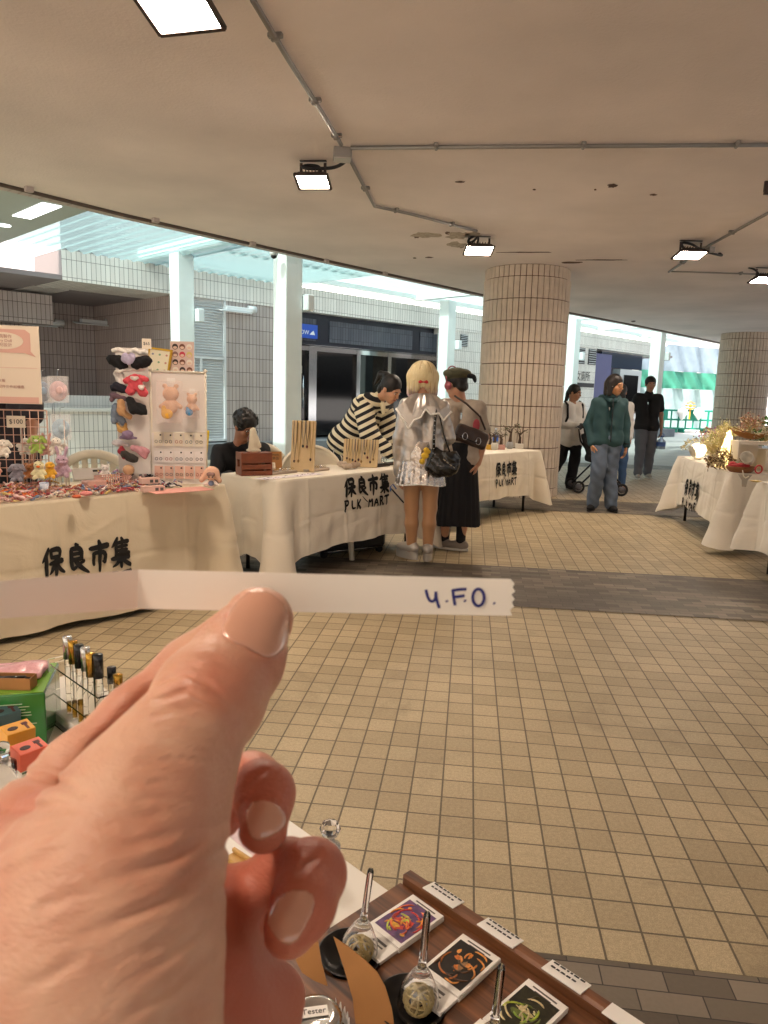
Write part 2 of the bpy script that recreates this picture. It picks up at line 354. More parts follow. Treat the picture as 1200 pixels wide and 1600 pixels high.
for i in range(len(edge) - 1):
    a, b = np.array(edge[i]), np.array(edge[i + 1]); c, d = np.array(outer[i]), np.array(outer[i + 1]); Ln = np.linalg.norm(b - a); k = max(1, int(Ln / .098))
    for j in range(k):
        t0, t1 = (j + .05) / k, (j + .95) / k
        q = [a + (b - a) * t0, a + (b - a) * t1, c + (d - c) * t1, c + (d - c) * t0]
        cc = sum(q) / 4; lo = [cc + (p - cc) * .97 for p in q]
        mb.add([(*p, CZ + .012) for p in lo] + [(*p, CZ + .03) for p in q], [(0, 3, 2, 1), (0, 1, 5, 4), (1, 2, 6, 5), (2, 3, 7, 6), (3, 0, 4, 7)], 0)
        # outer face tiles
        for r_ in range(2):
            z0 = CZ + .03 + r_ * .3; e0 = c + (d - c) * t0; e1 = c + (d - c) * t1; nn = np.array([-(d - c)[1], (d - c)[0]]) / np.linalg.norm(d - c) * .012
            mb.add([(*(e0 + nn), z0), (*(e1 + nn), z0), (*(e1 + nn), z0 + .285), (*(e0 + nn), z0 + .285), (*e0, z0), (*e1, z0), (*e1, z0 + .285), (*e0, z0 + .285)], [(1, 0, 3, 2), (0, 1, 5, 4), (2, 3, 7, 6), (1, 2, 6, 5), (3, 0, 4, 7)], 0)
mb.build('soffit_tiles', m_soff, ceil)
m_flake = M('bare_plaster', '#b3a596', .95, var=.3, vs=22, bump=.6, bs=60, bd=.006); m_rust = M('damp_stain', '#5c4438', .9, var=.3, vs=40)
def flake(px, py, wpx, hpx, mat, seed, th=.004, name='peeling_paint'):
    r_ = random.Random(seed); c = at(px, py, CZ); ex = at(px + wpx, py, CZ) - c; ey = at(px, py - hpx, CZ) - c; pts = []
    for i in range(18):
        a = 2 * PI * i / 18; k = .55 + .5 * r_.random(); p = c + ex * math.cos(a) * k + ey * math.sin(a) * k; pts.append((p[0], p[1]))
    MB().prism(pts, CZ - th, CZ + .001).build(name, mat, ceil)
for i, (px, py, a, b) in enumerate([(665, 367, 26, 5), (715, 368, 22, 7), (712, 382, 17, 5), (738, 366, 16, 5)]): flake(px, py, a, b, m_flake, i)
for i, (px, py, a, b) in enumerate([(651, 370, 5, 2), (700, 364, 5, 2.5), (721, 386, 4, 2), (957, 290, 9, 3.2), (1021, 304, 6, 1.5), (719, 284, 8, 1.5), (670, 402, 7, 1), (648, 403, 3, 1), (990, 502, 4, 1.5), (930, 296, 2, 1.2), (835, 296, 3, 1.2), (893, 410, 22, 1.6), (940, 406, 40, .8), (820, 394, 50, .7)]): flake(px, py, a, b, m_rust, 50 + i, .0035, 'damp_stain')
# ---- conduits on the ceiling
m_cable = M('black_cable', '#1b1718', .5)
def conduit(label, pts, r_=.014, clips=True):
    P = [at(px, py, CZ - .022) if len(q) == 2 else q for q in pts for px, py in [q[:2]]]
    t = thing('ceiling_conduit', label, 'conduit', (0, 0, 0), group='steel conduits under the ceiling')
    mb = MB(); mb.tube(P, r_, 10)
    mb.build('pipe', m_steel, t)
    for i in range(len(P) - 1):
        d = P[i + 1] - P[i]; Ln = np.linalg.norm(d); k = max(1, int(Ln / .95)); ang = math.atan2(d[1], d[0])
        for j in range(k):
            c = P[i] + d * (j + .6) / k
            MB().box((c[0], c[1], CZ - .012), (.03, .075, .024), rotm(0, 0, ang), 0, .004).box((c[0], c[1], CZ - .026), (.022, .045, .03), rotm(0, 0, ang), 0, .006).build('clip', m_steel, t)
    return t
conduit('steel conduit running from the near left lamp up to the junction box', [(395, 0), (450, 92), (515, 195), (533, 226)])
conduit('bent steel conduit from the junction box to the lamp by the tiled column', [(545, 246), (585, 322), (640, 334), (745, 361)])
conduit('straight steel conduit crossing the whole ceiling to the right', [(548, 231), (1250, 226)])
conduit('slanting steel conduit above the right lamp with the black loop', [(1215, 325), (1107, 384), (1045, 425)])
conduit('thin steel conduit running level to the far right lamp', [(1048, 424), (1230, 430)], .010)
mb = MB(); P = [(x, y, CZ - .012) for x, y in offs(edge, .02)]
ec = thing('edge_conduit', 'long dark pipe following the tiled outer edge of the ceiling', 'conduit')
mb.tube(P, .018, 8).build('pipe', M('edge_pipe', '#5b4c44', .6), ec)
for px, py in ((45, 292), (243, 341), (395, 378), (510, 405), (602, 425)):
    c = at(px, py, CZ); MB().box((c[0], c[1], CZ - .02), (.07, .05, .05), rotm(0, 0, .85), 0, .006).build('clip', m_soff, ec)
jb = thing('junction_box', 'grey square junction box where the three ceiling conduits meet', 'junction box', at(535, 233, CZ))
MB().box((0, 0, -.035), (.13, .13, .07), rotm(0, 0, .1), 0, .006).build('box', M('box_grey', '#8c8782', .5), jb)
MB().box((0, 0, -.074), (.12, .12, .008), rotm(0, 0, .1), 0, .003).build('cover', M('box_white', '#b9b4ad', .4), jb)
jb = thing('junction_box', 'small grey junction box on the slanting conduit above the right lamp', 'junction box', at(1105, 386, CZ))
MB().box((0, 0, -.03), (.1, .14, .06), rotm(0, 0, .6), 0, .006).build('box', M('box_grey', '#8c8782', .5), jb)
# ---- floodlights
m_house = M('lamp_housing', '#3a2d2a', .45, .3); m_lens = M('lamp_lens', '#fff4e0', .3, emit='#ffead4', es=LAMP)
def lamp(px, py, label, tilt=.3, yaw=0., loop=None, s=1.0, drop=.15):
    c = at(px, py, CZ - drop); t = thing('floodlight', label, 'floodlight', c, yaw, 'lit floodlights under the ceiling')
    R = rotm(-tilt, 0, 0); R_ = lambda p: R @ np.array(p)
    mb = MB(); a, b, h = .15 * s, .115 * s, .035 * s
    mb.add([R_(p) for p in [(-a, -b, 0), (a, -b, 0), (a, b, 0), (-a, b, 0), (-a * .8, -b * .8, h), (a * .8, -b * .8, h), (a * .8, b * .8, h), (-a * .8, b * .8, h)]], [(0, 1, 5, 4), (1, 2, 6, 5), (2, 3, 7, 6), (3, 0, 4, 7), (4, 5, 6, 7)])
    for sx, sy, wx, wy in ((0, -b, a, .008), (0, b, a, .008), (-a, 0, .008, b), (a, 0, .008, b)): mb.box(R_((sx, sy, -.004)), (2 * wx + .004, 2 * wy + .004, .016), R)
    for i in range(7): mb.box(R_((-a * .6 + a * .2 * i, 0, h + .012)), (.005, b * 1.4, .026), R)
    mb.build('housing', m_house, t)
    MB().box(R_((0, 0, -.001)), (2 * a - .006, 2 * b - .006, .004), R).build('lens', m_lens, t)
    mb = MB()
    for sx in (-1, 1): mb.box((sx * a * .75, .0, .07), (.022, .006, drop - .03))
    mb.box((0, 0, drop - .006), (1.5 * a + .02, .03, .006)); mb.build('bracket', m_house, t)
    mb = MB(); lp = loop or [(.05, .02, .05), (.05, .05, .12), (-.06, .05, .13), (-.09, 0, .1), (-.03, -.03, .08), (.06, 0, .09), (.16, .02, .1), (.24, 0, .13), (.25, -.01, .15)]
    # smooth
    Q = [np.array(p) for p in lp]
    for _ in range(3):
        Q2 = [Q[0]]
        for i in range(len(Q) - 1): Q2 += [Q[i] * .75 + Q[i + 1] * .25, Q[i] * .25 + Q[i + 1] * .75]
        Q = Q2 + [Q[-1]]
    mb.tube(Q, .013, 8).build('cable', m_cable, t); return t
lamp(279, 14, 'lit floodlight cut by the top edge, nearest to the camera', .28, -.25, s=1.05, drop=.13)
lamp(489, 283, 'lit floodlight hanging beside the square junction box', .3, -.1, s=.82)
lamp(748, 391, 'lit floodlight hanging just above the near tiled column', .25, .05, [(-.02, .02, .05), (0, .04, .14), (-.03, .02, .16), (-.11, 0, .12), (-.13, -.01, .07), (-.07, -.02, .08), (-.02, 0, .14), (-.01, 0, .16)])
lamp(1078, 398, 'lit floodlight on the right with a long black cable loop', .2, .05, [(-.05, .03, .05), (-.1, .05, .14), (.02, .03, .12), (.12, .1, .1), (.3, .3, .1), (.5, .4, .09), (.62, .5, .1), (.62, .6, .15)])
lamp(1194, 437, 'lit floodlight cut by the right edge of the view', .2, .1, [(-.05, .03, .05), (-.1, .05, .13), (-.2, .05, .15)])
L_ = lamp(279, 14, 'added floodlight out of view, left of and above the camera, lighting the hand', -.1, 0); L_.location = (-1.3, -.15, CZ - .15)  # unseen lamp added to brighten the hand and paper strip
br = thing('lamp_bracket', 'dark empty lamp bracket on the ceiling at the right edge', 'bracket', at(1198, 283, CZ))
MB().box((0, 0, -.04), (.03, .02, .08)).box((.06, 0, -.09), (.14, .03, .02)).build('arm', m_house, br)
# ---- tiled columns
m_ct = [M('column_tile', '#c9b9a6', .38, var=.08, vs=9, spec=.4), M('column_grout', '#63493a', .9)]
def column(label, cx, cy, R, z1=CZ, first_short=True):
    t = thing('tiled_column', label, 'column', (cx, cy, 0), group='round tiled columns', kind='thing')
    n = 46; mb = MB(); th = .283; z = z1; rows = []
    zz = z1 - .15; rows.append((zz, z1)); 
    while zz > 0: rows.append((max(zz - th, 0), zz)); zz -= th
    mb.lathe([(R - .022, 0), (R - .022, z1)], n=n * 2, mi=1, cap=False)
    for ri, (a, b) in enumerate(rows):
        if b - a < .03: continue
        R0 = R - (.012 if ri == 0 else 0)
        for k in range(n):
            t0 = 2 * PI * k / n; w_ = 2 * PI / n; jit = rng.uniform(-.0015, .0015); vs = []
            for zi in (a + .006, b - .006):
                for u, dr in ((.055, -.02), (.075, -.004), (.3, .001), (.48, .0025), (.52, .0015), (.56, -.001), (.74, -.001), (.925, -.005), (.945, -.02)):
                    an = t0 + w_ * u; rr = R0 + dr + jit; vs.append((rr * math.cos(an), rr * math.sin(an), zi))
            m_ = 9; fs = [(i, i + 1, m_ + i + 1, m_ + i) for i in range(m_ - 1)]
            mb.add(vs, fs, 0)
            mb.add(vs, [tuple(range(m_))[::-1], tuple(range(m_, 2 * m_))], 0)
    mb.build('tile_cladding', m_ct, t); return t
column('pinkish tiled round column just behind the table of bonsai pots', 1.9, 10.45, .592)
column('tiled round column beyond the dried flower table at the right', 8.98, 18.65, .612)
# chipped notch of plaster on the near column head
cb = thing('plywood_base', 'bare plywood box board at the foot of the near column', 'board', (2.46, 10.72, 0), .3)
MB().span(-.11, .11, -.02, .02, 0, .62, 0, .003).build('panel', M('brown_ply', '#6d4a35', .7, var=.2, vs=12), cb)
# ================================================================== BUILDING ACROSS THE PASSAGE (local x along it, y away, z up)
BA = math.atan2(.711, .703); W0 = (-5.49, 12.54)
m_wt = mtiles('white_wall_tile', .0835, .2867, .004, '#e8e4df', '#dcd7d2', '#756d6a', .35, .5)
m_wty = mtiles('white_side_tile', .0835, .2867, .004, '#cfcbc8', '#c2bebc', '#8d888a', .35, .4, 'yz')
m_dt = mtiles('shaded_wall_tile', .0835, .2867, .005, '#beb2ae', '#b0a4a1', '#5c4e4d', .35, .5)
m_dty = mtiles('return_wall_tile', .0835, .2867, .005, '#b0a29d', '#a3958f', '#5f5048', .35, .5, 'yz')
m_soffit = M('passage_soffit', '#8d8486', .9, var=.05, vs=2)
m_met = M('pale_metal', '#dcdfe2', .5, .1); m_blk = M('black_frame', '#15161b', .4); m_chr = M('chrome_frame', '#c8ccd0', .12, 1.0)
m_dglass = M('dark_glass', '#0b0c0f', .05, spec=.6)
bd = thing('tiled_building', 'long white tiled building across the passage with dark glass doors', 'building', (*W0, 0), BA, kind='thing')
MB().span(0, 23.2, 0, 1.2, CZ, 3.59).build('tile_band', m_wt, bd)
mb = MB().span(-.0, .6, .0, 14, 3.595, 9).span(.0, .5, 1.205, 14, CZ + .002, 3.594); mb.build('end_wall', m_wty, bd)
MB().span(-.04, .6, 1.21, 14, CZ - .012, CZ).build('ledge', m_wty, bd)
MB().span(.62, 24, .45, 14, 3.6, 9).build('upper_wall', m_wt, bd)
MB().span(-9, 24, .02, 5, CZ + .002, CZ + .08).build('soffit', m_soffit, bd)
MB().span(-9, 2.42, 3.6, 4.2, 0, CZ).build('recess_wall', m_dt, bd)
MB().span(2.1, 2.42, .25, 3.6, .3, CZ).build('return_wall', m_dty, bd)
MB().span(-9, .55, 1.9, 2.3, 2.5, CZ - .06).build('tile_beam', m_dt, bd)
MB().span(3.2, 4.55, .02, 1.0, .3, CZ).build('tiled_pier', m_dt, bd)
MB().span(9.75, 17.95, .02, 1.0, .3, CZ).build('right_wall', m_wt, bd)
MB().span(2.1, 24, -.35, 3, 0, .3).build('plinth', M('plinth_stone', '#6f7277', .7, var=.1), bd)
mb = MB().span(2.42, 3.2, .1, .16, .33, CZ)
for i in range(52): mb.box((2.81, .085, .38 + i * .052), (.74, .05, .006), rotm(.7, 0, 0))
mb.span(2.42, 2.46, .02, .1, .33, CZ).span(3.16, 3.2, .02, .1, .33, CZ).span(2.42, 3.2, .02, .1, .33, .37).span(2.46, 3.16, .03, .1, 1.95, 2.0).span(2.62, 2.66, .03, .1, .37, 1.95)
mb.build('louvre_door', m_met, bd)
# glass shopfront
gy = .55
MB().span(4.55, 9.75, gy + .25, gy + .6, .3, CZ).build('backing', M('dark_interior', '#15151a', .6), bd)
MB().span(4.55, 9.75, gy - .3, gy + .24, 2.42, CZ).build('lintel', M('lintel_metal', '#2b2c38', .25, .3), bd)
mb = MB()
for a, b in ((4.6, 5.7), (6.1, 8.9), (9.2, 9.7)): mb.span(a, b, gy - .32, gy - .305, 2.5, 2.98)
mb.build('tile_reflection', mtiles('tile_reflection', .0835, .2867, .004, '#5b5d68', '#50525e', '#2f3038', .25, .3), bd)  # reflection of the tile band painted as thin panels on the dark lintel
MB().span(9.66, 9.76, gy - .5, gy + .2, .3, 2.95).build('jamb', m_chr, bd)
for i, (a, b) in enumerate(((4.6, 5.72), (5.95, 7.22), (7.34, 8.3), (8.42, 9.64))):
    MB().span(a, b, gy + .02, gy + .05, .36, 2.3).build('glass_door', m_dglass, bd)
mb = MB()
for x0, x1 in ((5.72, 5.95), (7.22, 7.34), (8.3, 8.42)): mb.span(x0, x1, gy - .06, gy + .12, .3, 2.41)
mb.span(4.6, 5.72, gy - .05, gy + .1, 2.3, 2.4).span(5.95, 7.22, gy - .05, gy + .1, 2.3, 2.41).span(7.34, 8.3, gy - .05, gy + .1, 2.3, 2.41).span(8.42, 9.66, gy - .05, gy + .1, 2.3, 2.41)
mb.build('door_frame', m_chr, bd)
mb = MB().tube([(5.55, gy - .06, 1.0), (5.55, gy - .06, 1.75)], .02, 8).box((5.55, gy - .02, 1.05), (.02, .08, .02)).box((5.55, gy - .02, 1.7), (.02, .08, .02)); mb.build('door_handle', m_chr, bd)
MB().span(5.5, 5.56, gy - .0, gy + .015, 1.78, 1.95).build('notice', M('white_paper', '#e8e4da', .7), bd)
# vents, wall fixtures
def vent(x, z, w_, h):
    mb = MB().span(x - w_ / 2, x + w_ / 2, -.005, .018, z - h / 2, z + h / 2, 1)
    for i in range(7): mb.box((x, -.012, z - h / 2 + h * (i + .5) / 7), (w_ * .92, .02, .006), rotm(.6, 0, 0))
    mb.build('vent', [m_met, m_blk], bd)
vent(10.72, 2.86, .3, .32); vent(16.9, 2.8, .5, .52); vent(17.65, 2.8, .5, .52)
for x, y, z in ((.85, 3.2, 2.62), (1.85, 3.0, 2.72), (3.4, -.12, 2.95)):
    f_ = MB().box((x, y, z), (.62, .12, .08), None, 0, .01).box((x - .1, y - .02, z - .05), (.7, .2, .02), rotm(.2, 0, 0)).cyl((x + .25, y + .02, z + .03), (x + .42, y + .02, z + .03), .07)
    f_.build('wall_light', m_met, bd)
# blue sign over the glass, with its white lettering
MB().span(4.95, 5.66, gy - .42, gy - .36, 2.54, 2.84).build('sign', M('sign_blue', '#1d4fc0', .4), bd)
m_wl = M('white_lettering', '#eef1f6', .5)
text('lettering', 'E ROW', .13, m_wl, bd, frame((5.2, gy - .425, 2.66), (1, 0, 0), (0, 0, 1)))
MB().prism([(5.43, 2.62), (5.58, 2.62), (5.54, 2.71), (5.49, 2.68)], gy - .428, gy - .421, T=lambda x, y, z: (x, z, y)).build('emblem', m_wl, bd)
m_bl = M('black_lettering', '#17171b', .5)
text('lettering', '男女廁所', .34, m_bl, bd, frame((17.0, .01, 2.12), (1, 0, 0), (0, 0, 1)), width=1.2)
MB().span(16.35, 17.9, .0, .015, 1.78, 1.92).build('lettering_strip', m_bl, bd)
# kiosk bay with navy surround and white framed screen
MB().span(17.95, 22.4, .9, 1.3, .3, CZ).build('bay_panel', M('navy_panel', '#3d3f63', .5), bd)
MB().span(17.95, 19.1, .05, .35, .3, 2.95).build('navy_pillar', M('navy_pillar', '#4c4d7c', .45), bd)
MB().span(19.9, 21.6, .1, .4, .5, 2.5).build('screen_frame', M('silver_frame', '#cfd5d8', .3, .5), bd)
MB().span(20.2, 21.3, .07, .1, .9, 2.3).build('screen', m_dglass, bd)
MB().span(19.2, 22.4, .5, .55, 2.55, CZ).build('glass_transom', M('blue_glass', '#2c3b52', .1), bd)
# low planter wall in front of the recess
pw = thing('low_wall', 'low white tiled wall in front of the dark recess', 'wall', (*W0, 0), BA, kind='thing')
MB().span(-9, 2.05, -.05, .25, 0, .92).build('tile_face', m_wt, pw)
MB().span(-9, 2.08, -.09, .3, .92, .97).build('coping', M('coping_stone', '#e2dfdb', .5), pw)
bw = thing('white_rear_wall', 'bright white tiled wall showing behind the low wall', 'wall', (*W0, 0), BA, kind='thing')
MB().span(-9, 1.9, .9, 1.1, 0, 1.18).build('tile_face', mtiles('bright_tile', .06, .25, .003, '#ece8e4', '#e4e0dc', '#b9b4b2', .4, .3), bw)
# ---- canopy over the passage
m_post = M('canopy_white', '#e4eeed', .5, var=.03, vs=4); m_gl = M('canopy_glazing', '#b5d6d8', .5)
n, L = nodes(m_gl); o_ = n['Material Output']; tr = n.new('ShaderNodeBsdfTranslucent'); tr.inputs[0].default_value = (*lin('#a4bcbd'), 1); tp = n.new('ShaderNodeBsdfTransparent'); tp.inputs[0].default_value = (*lin('#bccfd0'), 1)
mx = n.new('ShaderNodeMixShader'); mx.inputs[0].default_value = .55; my = n.new('ShaderNodeMixShader'); my.inputs[0].default_value = .45
L.new(n['Principled BSDF'].outputs[0], mx.inputs[1]); L.new(tr.outputs[0], mx.inputs[2]); L.new(mx.outputs[0], my.inputs[1]); L.new(tp.outputs[0], my.inputs[2]); L.new(my.outputs[0], o_.inputs[0])
cp = thing('glazed_canopy', 'white framed canopy with pale turquoise glazing over the passage', 'canopy', (*W0, 0), BA, kind='thing')
for s_, d_ in ((1.54, -1.19), (1.46, -4.24), (8.96, -.87), (8.3, -4.2), (13.98, -1.4), (14.75, -3.6)):
    MB().span(s_ - .15, s_ + .15, d_ - .15, d_ + .15, 0, 3.66, 0, .012).build('post', m_post, cp)
    MB().span(s_ + .16, s_ + .28, d_ - .26, d_ - .04, 2.5, 2.72, 0, .01).build('speaker', M('speaker_white', '#dfe8ea', .5), cp)
for s_ in (1.5, 4.9, 8.6, 11.5, 14.4, 17.6, 20.8): MB().span(s_ - .09, s_ + .09, -5.6, .35, 3.67, 3.83).build('beam', m_post, cp)
for d_ in (-4.2, -2.2, -.15): MB().span(1.6 if d_ > -3 else -1, 24, d_ - .06, d_ + .06, 3.70, 3.80).build('purlin', m_post, cp)
MB().span(-2.3, -1.1, -5.6, .4, 3.45, 3.72).build('box_beam', M('beam_grey', '#aab5b3', .6), cp)
for a in (-3.6, -1.2): MB().span(-1.62, -1.4, a, a + 1.0, 3.443, 3.449).build('downlight', M('downlight', '#ffffff', .4, emit='#ffffff', es=2.0), cp)
MB().lathe([(.09, -.006), (.09, 0)], (-1.5, -1.9, 3.449), 20).build('downlight', M('downlight', '#ffffff', .4), cp)
MB().add([(4.85, -5.6, 3.86), (24.5, -5.6, 3.86), (24.5, .42, 3.86), (4.85, .42, 3.86)], [(0, 1, 2, 3)]).build('glass_panel', m_gl, cp)
MB().add([(-12, -5.6, 3.86), (-2.3, -5.6, 3.86), (-2.3, .42, 3.86), (-12, .42, 3.86)], [(0, 1, 2, 3)]).build('glass_panel', m_gl, cp)
pts = []; mb = MB(); x = -1.05; k = 0
while x < 4.8: pts.append((x, 3.56 if k % 2 else 3.64)); x += .11; k += 1
mb.grid(lambda u, v: (pts[min(int(u * (len(pts) - 1) + .5), len(pts) - 1)][0], -5.4 + 5.5 * v, pts[min(int(u * (len(pts) - 1) + .5), len(pts) - 1)][1]), len(pts) - 1, 1, 0, False)
mb.build('corrugated_sheet', m_gl, cp)
MB().span(4.9, 24, .28, .34, 3.6, 3.66).build('light_strip', M('led_strip', '#ffffff', .4, emit='#fff4e8', es=3.0), cp)
cc_ = thing('security_camera', 'small white dome security camera on the canopy beside the second post', 'security camera', at(427, 396, 3.3) if 0 else aty(428, 397, 10.3))
MB().lathe([(.05, .06), (.06, .05), (.06, 0), (.045, -.02)], n=16).build('housing', M('speaker_white', '#dfe8ea', .5), cc_)
MB().lathe([(.045, -.02), (.035, -.05), (.0, -.065)], n=16).build('dome', m_dglass, cc_)
# ---- far hoarding, barriers
m_tb = M('tarp_blue', '#8496a2', .55, var=.1, vs=3); m_tg = M('tarp_green', '#3f8f78', .55, var=.1, vs=3); m_tw = M('tarp_pale', '#93adab', .55, var=.1, vs=3)
h0 = aty(1000, 600, 36)[:2]; h1 = aty(1190, 600, 41)[:2]
hd = thing('wrapped_hoarding', 'far hoarding wrapped in blue and green plastic sheeting', 'hoarding', (*h0, 0), math.atan2(h1[1] - h0[1], h1[0] - h0[0]), kind='thing')
Lh = float(np.linalg.norm(h1 - h0))
for nm, z0, z1, m_ in (('blue_sheet', 2.9, 4.2, m_tb), ('green_sheet', 2.05, 2.9, m_tg), ('pale_sheet', 0, 2.05, m_tw)):
    MB().grid(lambda u, v: (u * Lh, .12 * math.sin(u * 40 + v * 2) + .05 * math.sin(u * 97 + 9 * v) - .03 * math.sin(u * 23), z0 + (z1 - z0) * v), 160, 6).build(nm, m_, hd)
sw = thing('white_far_wall', 'overexposed white wall above the wrapped hoarding', 'wall', (*h0, 0), math.atan2(h1[1] - h0[1], h1[0] - h0[0]), kind='thing')
MB().span(-3, 30, 2.2, 2.6, 0, 5.4).build('wall_face', M('bright_wall', '#f2f0ec', .6), sw)
m_bar = M('barrier_green', '#12806a', .45)
def barrier(px, label, y=33.5):
    p = aty(px, 668, y); t = thing('crowd_barrier', label, 'barrier', (p[0], y, 0), .15, 'green plastic barriers in front of the hoarding')
    mb = MB()
    for z in (.18, .58, 1.0): mb.box((0, 0, z), (1.5, .06, .08), None, 0, .02)
    for i in range(5): mb.box((-.72 + .36 * i, 0, .58), (.07, .05, .85), None, 0, .015)
    mb.box((.0, -.01, .78), (.36, .05, .36), None, 0, .02); mb.build('frame', m_bar, t)
    for sx in (-.55, .55): MB().box((sx, 0, .09), (.08, .5, .18), None, 0, .02).build('foot', m_bar, t)
    return t
for px, lb in ((1036, 'green barrier partly behind the man in the black polo'), (1082, 'green barrier with the yellow flower above it'), (1128, 'green barrier half hidden by the far column')): barrier(px, lb)
fl = aty(1079, 634, 33.2); fw_ = thing('flower_ornament', 'yellow flower ornament standing on the green barriers', 'ornament', fl)
mb = MB()
for i in range(8): mb.lathe([(0, -.03), (.1, 0), (0, .03)], (.17 * math.cos(i * PI / 4), 0, .17 * math.sin(i * PI / 4)), 10)
mb.lathe([(0, -.08), (.1, 0), (0, .08)], n=12).box((0, .02, -.35), (.05, .04, .5)); mb.build('petals', M('flower_yellow', '#e9a521', .6), fw_)
for px in (1066, 1092):
    q = aty(px, 646, 33.1); b_ = thing('balloon', 'white balloon tied to the barriers %s of the yellow flower' % ('left' if px < 1080 else 'right'), 'balloon', q, group='white balloons on the barriers')
    MB().lathe([(0, -.32), (.05, -.27), (.24, 0), (.2, .18), (0, .27)], n=16).build('skin', M('balloon_white', '#e8ecea', .4), b_)
# ================================================================== TABLES AND CLOTHS
m_leg = M('table_leg_metal', '#232022', .5, .3); m_top = M('table_top_grey', '#8d8d88', .6)
def mcloth(name, col):
    m = M(name, col, .85, sheen=.2); n, L = nodes(m); p = n['Principled BSDF']
    tc = n.new('ShaderNodeTexCoord'); t = n.new('ShaderNodeTexNoise'); t.inputs['Scale'].default_value = 3.2; t.inputs['Detail'].default_value = 5; t.inputs['Distortion'].default_value = 1.4
    L.new(tc.outputs['Object'], t.inputs['Vector'])
    w_ = n.new('ShaderNodeTexNoise'); w_.inputs['Scale'].default_value = 500; L.new(tc.outputs['Object'], w_.inputs['Vector'])
    vr = n.new('ShaderNodeTexVoronoi'); vr.inputs['Scale'].default_value = 4.2; dn = n.new('ShaderNodeVectorMath'); dn.operation = 'MULTIPLY_ADD'; dn.inputs[1].default_value = (.16, .16, .16); L.new(t.outputs['Color'], dn.inputs[0]); L.new(tc.outputs['Object'], dn.inputs[2]); L.new(dn.outputs[0], vr.inputs['Vector'])
    cz = n.new('ShaderNodeMath'); cz.operation = 'MULTIPLY_ADD'; cz.inputs[1].default_value = .45; L.new(vr.outputs['Distance'], cz.inputs[0]); L.new(t.outputs['Fac'], cz.inputs[2])
    a = n.new('ShaderNodeMath'); a.operation = 'MULTIPLY_ADD'; L.new(w_.outputs['Fac'], a.inputs[0]); a.inputs[1].default_value = .04; L.new(cz.outputs[0], a.inputs[2])
    b = n.new('ShaderNodeBump'); b.inputs['Strength'].default_value = .35; b.inputs['Distance'].default_value = .03; L.new(a.outputs[0], b.inputs['Height']); L.new(b.outputs[0], p.inputs['Normal'])
    return m
m_cl = mcloth('cream_cloth', '#e6dcca'); m_cl1 = mcloth('tan_cloth', '#d9caae'); m_cl2 = mcloth('pale_cloth', '#e8e0d2')
m_ink = M('black_ink', '#0d0b0b', .7)
TH = .74
def folds(s, x, v, ph):
    cr = 0
    for a in (-.62, -.21, .2, .61): cr += .007 * math.exp(-((x - a) / .011) ** 2)
    for i_, (a, b, sl_) in enumerate(((-.45, .2, .5), (-.1, .7, -.35), (.35, .35, .3), (.05, .25, -.6), (.55, .75, .45), (-.7, .6, -.5), (.7, .2, -.3))):
        dx = x - a; cr += .007 * math.exp(-((v - b - sl_ * dx) / .022) ** 2 - (dx / .16) ** 2) * math.sin(i_ * 2.1 + ph + 1.1)
    return (.010 * math.sin(x * 9 + ph) + .006 * math.sin(x * 21 + ph * 2 + v * 2) + .003 * math.sin(x * 47 + 3 * v)) * v * min(1, s / .08) + cr * .8 - .006 * math.exp(-((v - .52) / .018) ** 2) + .004 * math.sin(x * 13 + v * 17 + ph) * v
